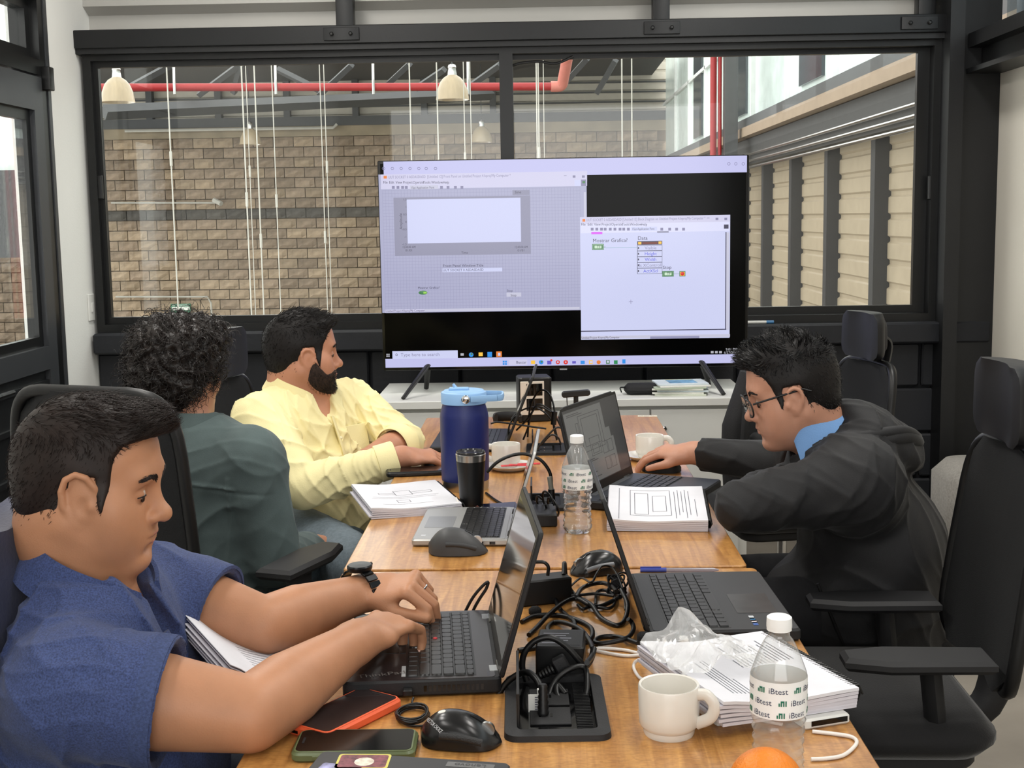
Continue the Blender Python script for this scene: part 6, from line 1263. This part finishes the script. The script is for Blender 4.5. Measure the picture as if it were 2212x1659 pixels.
# ------------------------------------------------ man in the green jacket
def man_green():
    t=person('curly-haired man in a dark green jacket seen from behind'); skin=skinmat('skin_medium',S(176,124,97)); c=PY(392,806,3.2); Rm=rotm(58,-6)
    rt=np.array([.86,-.50,0]); fw=np.array([.50,.86,0]); B=np.array([-.86,3.17,0]); S1=B+rt*.19+[0,0,.848];E1=B+rt*.235+fw*.02+[0,0,.60];W1=E1+fw*.22+[0,0,-.02]-rt*.06; S2=B-rt*.19+[0,0,.848];E2=B-rt*.24+[0,0,.6]+fw*.02;W2=E2+fw*.22+rt*.06
    P=[(xf(f,Rm,c),o,k) for f,o,k in head_prims(neckr=.056)]
    P+=[(ecap(B+[0,0,.5],B+[0,0,.8],(.16,.10),(.165,.10),rt),'u',.05),(cap(S1+[0,0,.005],S2+[0,0,.005],.05),'u',.06),neck(Rm,c,(-.85,3.15,.87),.055),(arm_chain(S1,E1,W1),'u',.02),(arm_chain(S2,E2,W2),'u',.02)]
    h1,_,_=hand_prims(W1,fw,(0,0,1),-rt,curl=(20,25,15)); h2,_,_=hand_prims(W2,fw,(0,0,1),rt,curl=(20,25,15)); P+=h1+h2
    V,Q=sdf_mesh(P,(-1.15,2.9,.46),(-.40,3.65,1.22),.005); link('body',npmesh('body',V,Q),skin,t)
    cl=mat('dark_green_suede',S(82,95,95),.92,var=.2,vs=9,bump=.25,bs=500,sheen=.1); a1,h1_,d1=slv(S1,E1,W1,1.85,(.080,.074,.066),.045); a2,h2_,d2=slv(S2,E2,W2,1.85,(.080,.074,.066),.045)
    J=[(ecap(B+[0,0,.40],B+[0,0,.80],(.205,.145),(.205,.125),rt),'u',.05),(cap(S1+[0,0,.0],S2+[0,0,.0],.078),'u',.06),(cap(B+[0,0,.866]-rt*.06,B+[0,0,.866]+rt*.05,.062),'u',.08),(cap((-.87,3.15,.875),(-.84,3.14,.875),.07),'u',.05),(a1,'u',.025),(a2,'u',.025),cutend(h1_,d1,.08),cutend(h2_,d2,.08),(cap((-.852,3.15,.90),(c.x,c.y,c.z),.062,.09),'s',.006)]
    nz=cloth_noise(9,.0075,18,(1,1,1.4)); bt=B.astype(f32); rf=rt.astype(f32); ff=fw.astype(f32)
    def dp(Pq):
        d=nz(Pq); q=Pq-bt; x=q@rf; y=q@ff; z=Pq[:,2]; bk=np.clip(-y*20,0,1); zl=.81-.02*np.abs(x)/.2
        d=d-.0035*np.exp(-((z-zl)/.004)**2)*bk*(np.abs(x)<.2); d=d+.002*np.exp(-((z-zl+.007)/.004)**2)*bk
        xs=.165+.03*np.clip((z-.6)/.3,0,1); d=d-.003*np.exp(-((x-xs)/.004)**2)*bk*(z<.82); return d.astype(f32)
    V,Q=sdf_mesh(J,(-1.18,2.88,.36),(-.38,3.66,1.03),.0042,dp,.012); link('jacket',npmesh('jacket',V,Q),cl,t)
    collar(t,(-.853,3.15,.915),rotm(60,-4),.068,.068,.042,cl,opn=35,point=.02)
    tr=[(ell(B+[0,0,.5]+fw*.04,(.19,.19,.11)),'u',.05)]; legs(tr,B+rt*.1+[0,0,.53],B+rt*.14+fw*.42+[0,0,.52],B+rt*.14+fw*.40+[0,0,.1]); legs(tr,B-rt*.1+[0,0,.53],B-rt*.14+fw*.42+[0,0,.52],B-rt*.14+fw*.40+[0,0,.1]); dj=mat('teal_denim',S(70,84,92),.9,var=.2,vs=150,bump=.3,bs=500)
    V,Q=sdf_mesh(tr,(-1.2,2.9,.05),(-.3,3.75,.7),.008); link('trousers',npmesh('trousers',V,Q),dj,t)
    for sgn in (1,-1): shoe(t,B+rt*.14*sgn+fw*.40,fw,PLM)
    def curlnoise(Pq): return (.010*np.sin(Pq[:,0]*95+2*np.sin(Pq[:,2]*60))*np.sin(Pq[:,2]*90+1.5*np.sin(Pq[:,1]*70))*np.sin(Pq[:,1]*85+1)+.004*np.sin(Pq[:,0]*190)*np.sin(Pq[:,2]*170+Pq[:,1]*150)).astype(f32)
    cfg=[(ell((0,-.02,.038),(.105,.118,.112)),'u',0),(ell((0,-.06,-.03),(.092,.075,.08)),'u',.03),(ell((0,.05,.095),(.08,.06,.05)),'u',.03),half(hair_front([.0,.035,.045,.055,.065,.075,.09,.12,.15])),half(hair_low([-.16,-.08,-.04,-.01,.0,.03,.04,.06],[-.095,-.11,-.10,-.06,.0,.002,-.03,.0]))]
    V,Q,Vl=scalp(Rm,c,cfg,.004,curlnoise,.014); hm=mat('dark_brown_curls',S(30,23,20),.4,var=.35,vs=30); link('hair',npmesh('hair',V,Q),hm,t)
    root,idx,nl,r,vl=comb(V,Vl,Q,Rm,3000,.03,None,4); n=len(root); s=np.linspace(0,1,13)[None,:,None]; ax=nl*.35+np.array([[0,-.1,-.75]])+r.normal(0,.55,nl.shape); ax-=nl*((ax*nl).sum(1,keepdims=True)*.75); ax/=np.linalg.norm(ax,axis=1,keepdims=True)
    e1=np.cross(ax,r.normal(size=ax.shape)); e1/=np.linalg.norm(e1,axis=1,keepdims=True); e2=np.cross(ax,e1); ph=r.uniform(0,6.28,(n,1,1)); L=r.uniform(.03,.055,(n,1,1)); hr=r.uniform(.0035,.0075,(n,1,1)); om=r.uniform(6,10,(n,1,1))
    path=ax[:,None,:]*s*L+(e1[:,None,:]*(np.cos(om*s+ph)-np.cos(ph))+e2[:,None,:]*(np.sin(om*s+ph)-np.sin(ph)))*hr+nl[:,None,:]*.004*np.sin(s*PI)
    strands('hair_strands',root,path@Rm.T.astype(float),r.uniform(.0007,.0013,n),hm,t)
    eyes_brows(t,Rm,c,skin)
    g=thing('eyeglasses','thin dark eyeglasses on the curly-haired man','glasses'); M4=Matrix.Translation(c)@Matrix(Rm.astype(float).tolist()).to_4x4()
    for sx in (-1,1):
        b=MB(); b.tube([M4@Vector(p) for p in ((sx*.078,-.02,.012),(sx*.077,.03,.012),(sx*.068,.10,.010))],.0018,6); b.build('temple',PLB,g,60)
        b=MB(); b.tube([M4@Vector((sx*.034+.024*math.cos(a),.104-.004*abs(math.cos(a)),.004+.019*math.sin(a))) for a in [2*PI*k/20 for k in range(20)]],.0016,6,True); b.build('rim',PLB,g,60)
man_green()
# ------------------------------------------------ man in the yellow shirt
def man_yellow():
    t=person('bearded man in a pale yellow shirt looking toward the television'); skin=skinmat('skin_light_brown',S(184,130,103)); c=PY(652,765,3.75); Rm=rotm(14,-2)
    S1=(-.795,3.61,.865);E1=(-.640,3.43,.705);W1=(-.375,3.495,.775);S2=(-.58,3.92,.865);E2=(-.405,3.80,.76);W2=(-.50,3.60,.745)
    P=[(xf(f,Rm,c),o,k) for f,o,k in head_prims(fat=.008,neckr=.064,lips=1.1,nose=1.0)]
    rt=np.array([-.57,-.82,0]); B=np.array([-.70,3.76,0])
    P+=[(ecap(B+[0,0,.5],B+[0.0,0,.8],(.165,.13),(.17,.11),rt),'u',.05),(cap(V3(S1)+[.03,.05,0],V3(S2)-[.03,.05,0],.05),'u',.06),neck(Rm,c,(c.x-.04,c.y-.005,.87),.060),(arm_chain(S1,E1,W1),'u',.02),(arm_chain(S2,E2,W2),'u',.02)]
    h1,tpy,_=hand_prims(W1,(.93,.30,-.05),(0,-.25,1),(-.3,.95,0),curl=(28,32,20),spread=3,thumb=(.8,.5,-.3)); h2,_,_=hand_prims(W2,(-.4,-.9,-.1),(0,0,1),(-.9,.3,0),curl=(25,30,20)); P+=h1+h2; nails(t,tpy); lips(t,Rm,c,1.1)
    V,Q=sdf_mesh(P,(-.95,3.25,.46),(-.20,4.05,1.22),.0040); link('body',npmesh('body',V,Q),skin,t)
    cl=mat('pale_yellow_cotton',S(238,226,172),.85,var=.05,vs=6,bump=.25,bs=300,sheen=.05); a1,h1_,d1=slv(S1,E1,W1,1.93,(.080,.072,.066),.047); a2,h2_,d2=slv(S2,E2,W2,1.30,(.078,.068,.062),.056)
    J=[(ecap(B+[0,0,.44],B+[0,0,.79],(.20,.165),(.195,.14),rt),'u',.05),(ell(B+[.10,-.06,.60],(.13,.13,.15)),'u',.08),(cap(V3(S1)+[.02,.04,.0],V3(S2)-[.02,.04,0],.076),'u',.06),(cap(B+[0,0,.90]+rt*.04,B+[0,0,.90]-rt*.04,.065),'u',.06),(a1,'u',.022),(a2,'u',.022),cutend(h1_,d1,.09),cutend(h2_,d2,.09),(cap(V3(h1_)-d1*.02,V3(h1_)+d1*.04,.040),'s',.002),(cap(V3(h2_)-d2*.02,V3(h2_)+d2*.04,.049),'s',.002),
        (cap((c.x-.01,c.y,c.z-.15),(c.x,c.y,c.z),.066,.09),'s',.006),(cap(B+[.055,-.03,.93],B+[.13,-.085,.83],.034,.012),'s',.008)]
    V,Q=sdf_mesh(J,(-.98,3.25,.40),(-.30,4.08,1.0),.0036,cloth_noise(12,.013,26,(1,1,1.2)),.02); link('shirt',npmesh('shirt',V,Q),cl,t)
    collar(t,(c.x-.018,c.y-.0,.92),rotm(-30,-18),.08,.08,.05,cl,opn=26,point=.05)
    for h_,d_,r_ in ((h1_,d1,.049),(h2_,d2,.061)):
        d=nv(d_); n=nv(np.cross(d,[0,0,1])); m_=np.cross(d,n); b=MB(); rr=[]
        for (o_,q) in ((-.055,-.003),(-.052,.0025),(-.002,.0015),(.002,-.004),(-.03,-.006)): rr.append([tuple(V3(h_)+d*o_+(n*math.cos(a)+m_*math.sin(a))*(r_+q+.0015*math.sin(3*a))) for a in [2*PI*k/40 for k in range(40)]])
        b.loft(rr+[rr[0]],None,False); b.build('cuff',cl,t,60)
    fd=np.array([.82,-.57,0]); 
    b=MB(); b.tube(spline([tuple(B+fd*.125+[0,0,.86]),tuple(B+fd*.165+[0,0,.76]),tuple(B+fd*.195+[0,0,.64]),tuple(B+fd*.19+[0,0,.52])],5),.016,8,flat=.3); b.build('placket',cl,t,60)
    lf=-rt; b=MB(); Mx=Matrix.Translation(B+fd*.138+lf*.085+np.array([0,0,.775]))@Matrix((( *lf,),(*(-fd),),(0,0,1))).transposed().to_4x4(); b.prism([(-.05,-.055),(.05,-.055),(.05,.05),(-.05,.05)],-.003,.003,.001,Mx@R('X',78)); b.build('pocket',cl,t,40)
    for zz,rr_ in ((.80,.152),(.73,.178),(.66,.197)): b=MB(); b.sphere(tuple(B+fd*(rr_+.004)+[0,0,zz]),(.005,.005,.005),10,6); b.build('button',mat('cream_button',S(235,225,190),.4),t,60)
    tr=[(ell(B+[.02,-.02,.5],(.19,.19,.11)),'u',.05)]; legs(tr,(-.72,3.62,.53),(-.45,3.22,.53),(-.40,3.25,.1),(.095,.078,.055)); legs(tr,(-.62,3.80,.53),(-.22,3.62,.52),(-.2,3.62,.1)); dj=mat('grey_blue_denim',S(104,116,124),.9,var=.15,vs=120,bump=.3,bs=500)
    V,Q=sdf_mesh(tr,(-.98,3.05,.05),(-.05,4.05,.7),.007,cloth_noise(15,.006,20),.008); link('trousers',npmesh('trousers',V,Q),dj,t)
    shoe(t,(-.40,3.25,0),(.6,-.8,0),PLM); shoe(t,(-.2,3.62,0),(.9,-.3,0),PLM)
    cfg=[(ell((0,-.014,.036),(.0795,.1005,.091)),'u',0),(ell((0,.022,.088),(.064,.076,.036)),'u',.03),(ell((0,-.05,-.02),(.068,.052,.07)),'u',.03),(infl_head(.0028,fat=.008,neckr=.064),'u',.006),half(hair_front([.0,.046,.050,.054,.058,.068,.078,.108,.14])),half(hair_low([-.12,-.07,-.035,-.018,-.009,.031,.035,.048,.056],[-.058,-.072,-.066,-.04,.024,.026,-.005,-.04,-.04]))]
    V,Q,Vl=scalp(Rm,c,cfg,.0035); link('hair',npmesh('hair',V,Q),HAIRB,t)
    root,idx,nl,r,vl=comb(V,Vl,Q,Rm,5000,.02,None,6); root=root+(r.normal(0,.002,root.shape))*(np.clip((.06-vl[:,2:3])/.03,0,1))*np.clip((.0-vl[:,1:2])/.02,0,1); top=np.clip((vl[:,2]-.05)/.05,0,1)[:,None]; fr_=np.clip((vl[:,1]-.045)/.03,0,1)[:,None]*np.clip((vl[:,2]-.045)/.02,0,1)[:,None]; d=nl*.5+np.array([[.1,.75,.1]])*top+np.array([[0,-.25,-.8]])*(1-top)*(1-fr_)+np.array([[0,.3,.7]])*fr_+r.normal(0,.22,nl.shape); d/=np.linalg.norm(d,axis=1,keepdims=True); L=(.006+.016*top[:,0])*r.uniform(.7,1.25,len(d)); s=np.linspace(0,1,4)[None,:,None]
    strands('hair_strands',root,(d[:,None,:]*s*L[:,None,None]-nl[:,None,:]*s**2*L[:,None,None]*.3)@Rm.T.astype(float),.0008,HAIRB,t)
    beard(t,Rm,c,dict(fat=.008,neckr=.064,lips=1.1),3500,.006)
    eyes_brows(t,Rm,c,skin,kw=dict(fat=.008))
def beard(t,Rm,c,kw,n,L):
    hp=[(lambda f:(lambda P:f(P)))(f) for f,o,k in head_prims(**kw)]
    pr=[(f,o,k) for f,o,k in head_prims(**kw)][:14]
    pr=pr[:]; base=pr
    def infl(P): return combine(base,[p[0](P) for p in base])-.0022
    def up(P): # keep below a line from sideburn to mouth corner, plus moustache
        y=P[:,1];z=P[:,2]; line=np.interp(y,[.0,.033,.046,.066,.080,.09,.12],[-.04,-.012,-.03,-.052,-.048,-.041,-.041]); return (z-line).astype(f32)
    cfg=[(infl,'u',0),(up,'i',.006),(lambda P:(.012-P[:,1]+.25*(P[:,2]+.06)).astype(f32),'i',.004),(lambda P:(-.118-P[:,2]).astype(f32),'i',.004),(ell((0,.106,-.064),(.026,.034,.012)),'s',.004)]
    V,Q=sdf_mesh(cfg,(-.1,-.06,-.14),(.1,.13,.03),.003); W=V@Rm.T.astype(float)+np.array(c,float); bm=mat('beard_brown',S(52,38,32),.85,var=.3,vs=200,bump=.6,bs=700); link('beard',npmesh('beard',W,Q),bm,t)
    r=np.random.default_rng(8); N=vnormals(W,Q); idx=r.choice(len(W),n); d=N[idx]@Rm*.6+np.array([[0,.2,-.8]])+r.normal(0,.3,(n,3)); d/=np.linalg.norm(d,axis=1,keepdims=True); s=np.linspace(0,1,3)[None,:,None]; strands('beard_strands',W[idx],(d[:,None,:]*s*L)@Rm.T.astype(float),.00055,HAIRB,t)
man_yellow()
# ------------------------------------------------ man in the black jacket
def man_black():
    t=person('man in a black hooded jacket and glasses leaning over the diagram laptop'); skin=skinmat('skin_pale_tan',S(186,136,112)); c=PY(1712,846,2.93); Rm=rotm(180,-16)
    S1=(.69,2.765,.835);E1=(.425,2.735,.795);W1=(.55,3.0,.79);S2=(.68,3.12,.85);E2=(.62,3.19,.80);W2=(.405,3.385,.797)
    P=[(xf(f,Rm,c),o,k) for f,o,k in head_prims(fat=.003,neckr=.058)]
    P+=[(ecap((.76,2.95,.5),(.70,2.95,.76),(.15,.09),(.15,.08),(0,1,0)),'u',.05),(cap(S1,S2,.045),'u',.06),neck(Rm,c,(c.x+.085,c.y,c.z-.155),.056),(arm_chain(S1,E1,W1),'u',.02),(arm_chain(S2,E2,W2),'u',.02)]
    h1,_,_=hand_prims(W1,(.3,.9,-.1),(0,0,1),(-.9,.3,0),curl=(20,25,20)); h2,tpb,_=hand_prims(W2,(-.90,.38,-.02),(.1,-.25,1),(-.35,-.9,0),curl=(22,26,16),spread=4,thumb=(.85,.55,-.28)); P+=h1+h2; nails(t,tpb); lips(t,Rm,c)
    V,Q=sdf_mesh(P,(.20,2.62,.46),(1.0,3.62,1.24),.0040); link('body',npmesh('body',V,Q),skin,t)
    cl=mat('black_softshell',S(23,23,25),.72,var=.12,vs=8,bump=.2,bs=400,sheen=.05); a1,h1_,d1=slv(S1,E1,W1,1.9,(.085,.072,.057),.045); a2,h2_,d2=slv(S2,E2,W2,1.90,(.085,.075,.062),.042)
    th=math.radians(38); Rh=np.array([[math.cos(th),0,math.sin(th)],[0,1,0],[-math.sin(th),0,math.cos(th)]],f32)
    J=[(ecap((.79,2.95,.38),(.77,2.95,.66),(.205,.165),(.20,.145),(0,1,0)),'u',.05),(ell((.70,2.95,.52),(.19,.20,.13)),'u',.06),(ecap((.77,2.95,.66),(.70,2.945,.83),(.20,.145),(.19,.115),(0,1,0)),'u',.06),(cap(S1,S2,.078),'u',.07),(a1,'u',.06),(a2,'u',.05),
       (ell((.775,2.94,.915),(.12,.12,.052),Rh),'u',.03),(ell((.63,2.94,.872),(.05,.10,.05)),'u',.03),cutend(h1_,d1,.08),cutend(h2_,d2,.09),(cap((c.x+.04,c.y,c.z-.1),(c.x,c.y,c.z+.06),.064,.085),'s',.008)]
    V,Q=sdf_mesh(J,(.28,2.60,.36),(1.05,3.50,1.06),.0038,cloth_noise(21,.009,18,(1,1,1.2)),.018); link('jacket',npmesh('jacket',V,Q),cl,t)
    # hood rim folds
    for k,(dz,rr_) in enumerate(((.0,.018),(.022,.014))):
        b=MB(); b.tube(spline([(.61,2.86,.88+dz),(.69,2.82,.905+dz),(.80,2.845,.925+dz*.6),(.855,2.93,.90+dz*.4),(.80,3.03,.925+dz*.6),(.69,3.06,.905+dz)],6),rr_,10); b.build('hood_fold',cl,t,80)
    collar(t,(c.x+.050,c.y,c.z-.105),rotm(180,-42),.064,.068,.055,mat('light_blue_collar_cloth',S(110,150,200),.8,bump=.2,bs=300),opn=55,point=.0)
    b=MB(); b.tube(spline([(.60,2.755,.62),(.63,2.757,.55),(.66,2.76,.48)],4),.004,6); b.build('pocket_zip',PLB,t,60)
    tr=[(ell((.77,2.95,.5),(.13,.17,.09)),'u',.05)]; legs(tr,(.72,2.86,.52),(.34,2.86,.52),(.38,2.86,.1)); legs(tr,(.72,3.05,.52),(.34,3.08,.52),(.38,3.08,.1)); dj=mat('black_trousers_cloth',S(24,24,27),.9,var=.15,vs=80,bump=.2,bs=400)
    V,Q=sdf_mesh(tr,(.2,2.65,.05),(1.05,3.3,.7),.008); link('trousers',npmesh('trousers',V,Q),dj,t)
    for y in (2.86,3.08): shoe(t,(.38,y,0),(-1,0,0),PLM)
    cfg=[(ell((0,-.014,.036),(.0795,.1005,.091)),'u',0),(ell((0,.018,.094),(.066,.082,.042)),'u',.03),(ell((0,-.05,-.02),(.067,.050,.07)),'u',.03),(infl_head(.0026,fat=.003),'u',.006),half(hair_front([.0,.040,.046,.050,.054,.062,.078,.118,.14])),half(hair_low([-.12,-.07,-.035,-.018,-.009,.031,.035,.048,.056],[-.05,-.066,-.06,-.04,.024,.026,-.005,-.034,-.04]))]
    V,Q,Vl=scalp(Rm,c,cfg,.0032); link('hair',npmesh('hair',V,Q),HAIRB,t)
    root,idx,nl,r,vl=comb(V,Vl,Q,Rm,6000,.02,None,9); root=root+(r.normal(0,.002,root.shape))*(np.clip((.06-vl[:,2:3])/.03,0,1))*np.clip((.0-vl[:,1:2])/.02,0,1); top=np.clip((vl[:,2]-.05)/.05,0,1)[:,None]; fr_=np.clip((vl[:,1]-.045)/.03,0,1)[:,None]*np.clip((vl[:,2]-.045)/.02,0,1)[:,None]; clump=np.round(vl*55)/55; cr=np.sin(clump@np.array([[310.,0,50],[90,270,0],[0,130,220]]))
    d=nl*(.5+.5*top)+np.array([[.1,.55,.15]])*top+cr*.55*top+np.array([[0,-.25,-.8]])*(1-top)*(1-fr_)+np.array([[0,.3,.7]])*fr_+r.normal(0,.12,nl.shape); d/=np.linalg.norm(d,axis=1,keepdims=True); L=(.006+.020*top[:,0])*r.uniform(.7,1.25,len(d)); s=np.linspace(0,1,4)[None,:,None]
    strands('hair_strands',root,(d[:,None,:]*s*L[:,None,None]-nl[:,None,:]*s**2*L[:,None,None]*.3)@Rm.T.astype(float),.0008,mat('wet_black_hair',S(18,17,18),.28),t)
    eyes_brows(t,Rm,c,skin,.002,kw=dict(fat=.003))
    g=thing('eyeglasses','black rimmed eyeglasses on the man in the black jacket','glasses'); M4=Matrix.Translation(c)@Matrix(Rm.astype(float).tolist()).to_4x4()
    for sx in (-1,1):
        b=MB(); b.tube([M4@Vector(p) for p in ((sx*.080,-.028,.004),(sx*.0795,-.012,.014),(sx*.078,.03,.013),(sx*.068,.102,.010))],.0024,6); b.build('temple',PLB,g,60)
        b=MB(); b.tube([M4@Vector((sx*.036+.027*math.copysign(abs(math.cos(a))**.7,math.cos(a)),.110-.005*abs(math.cos(a)),-.002+.020*math.copysign(abs(math.sin(a))**.7,math.sin(a)))) for a in [2*PI*k/28 for k in range(28)]],.0021,6,True); b.build('rim',PLB,g,60)
        b=MB(); b.prism([(sx*.036+.026*math.cos(a),-.002+.019*math.sin(a)) for a in [2*PI*k/24 for k in range(24)]],-.0005,.0005,0,M4@T(0,.108,0)@R('X',90)); b.build('lens',glassmat('lens_glass',(.97,.98,.98),.02,1.45),g)
    b=MB(); b.tube([M4@Vector(p) for p in ((-.009,.112,.0),(0,.116,.003),(.009,.112,.0))],.002,6); b.build('bridge',PLB,g,60)
man_black()
# ---- put the origin of every thing that was modelled in room coordinates at its own base
for t in [o for o in bpy.data.objects if o.type=='EMPTY' and o.parent is None and Vector(o.location).length<1e-9]:
    P=[]
    for c in t.children:
        if c.type=='MESH' and len(c.data.vertices):
            n=len(c.data.vertices); a=np.empty(n*3,np.float32); c.data.vertices.foreach_get('co',a); a=a.reshape(-1,3); P.append(a.min(0)); P.append(a.max(0))
    if not P: continue
    P=np.array(P); lo=P.min(0); hi=P.max(0); base=Vector((float(lo[0]+hi[0])/2,float(lo[1]+hi[1])/2,float(lo[2])))
    t.location=base
    for c in t.children: c.location=Vector(c.location)-base
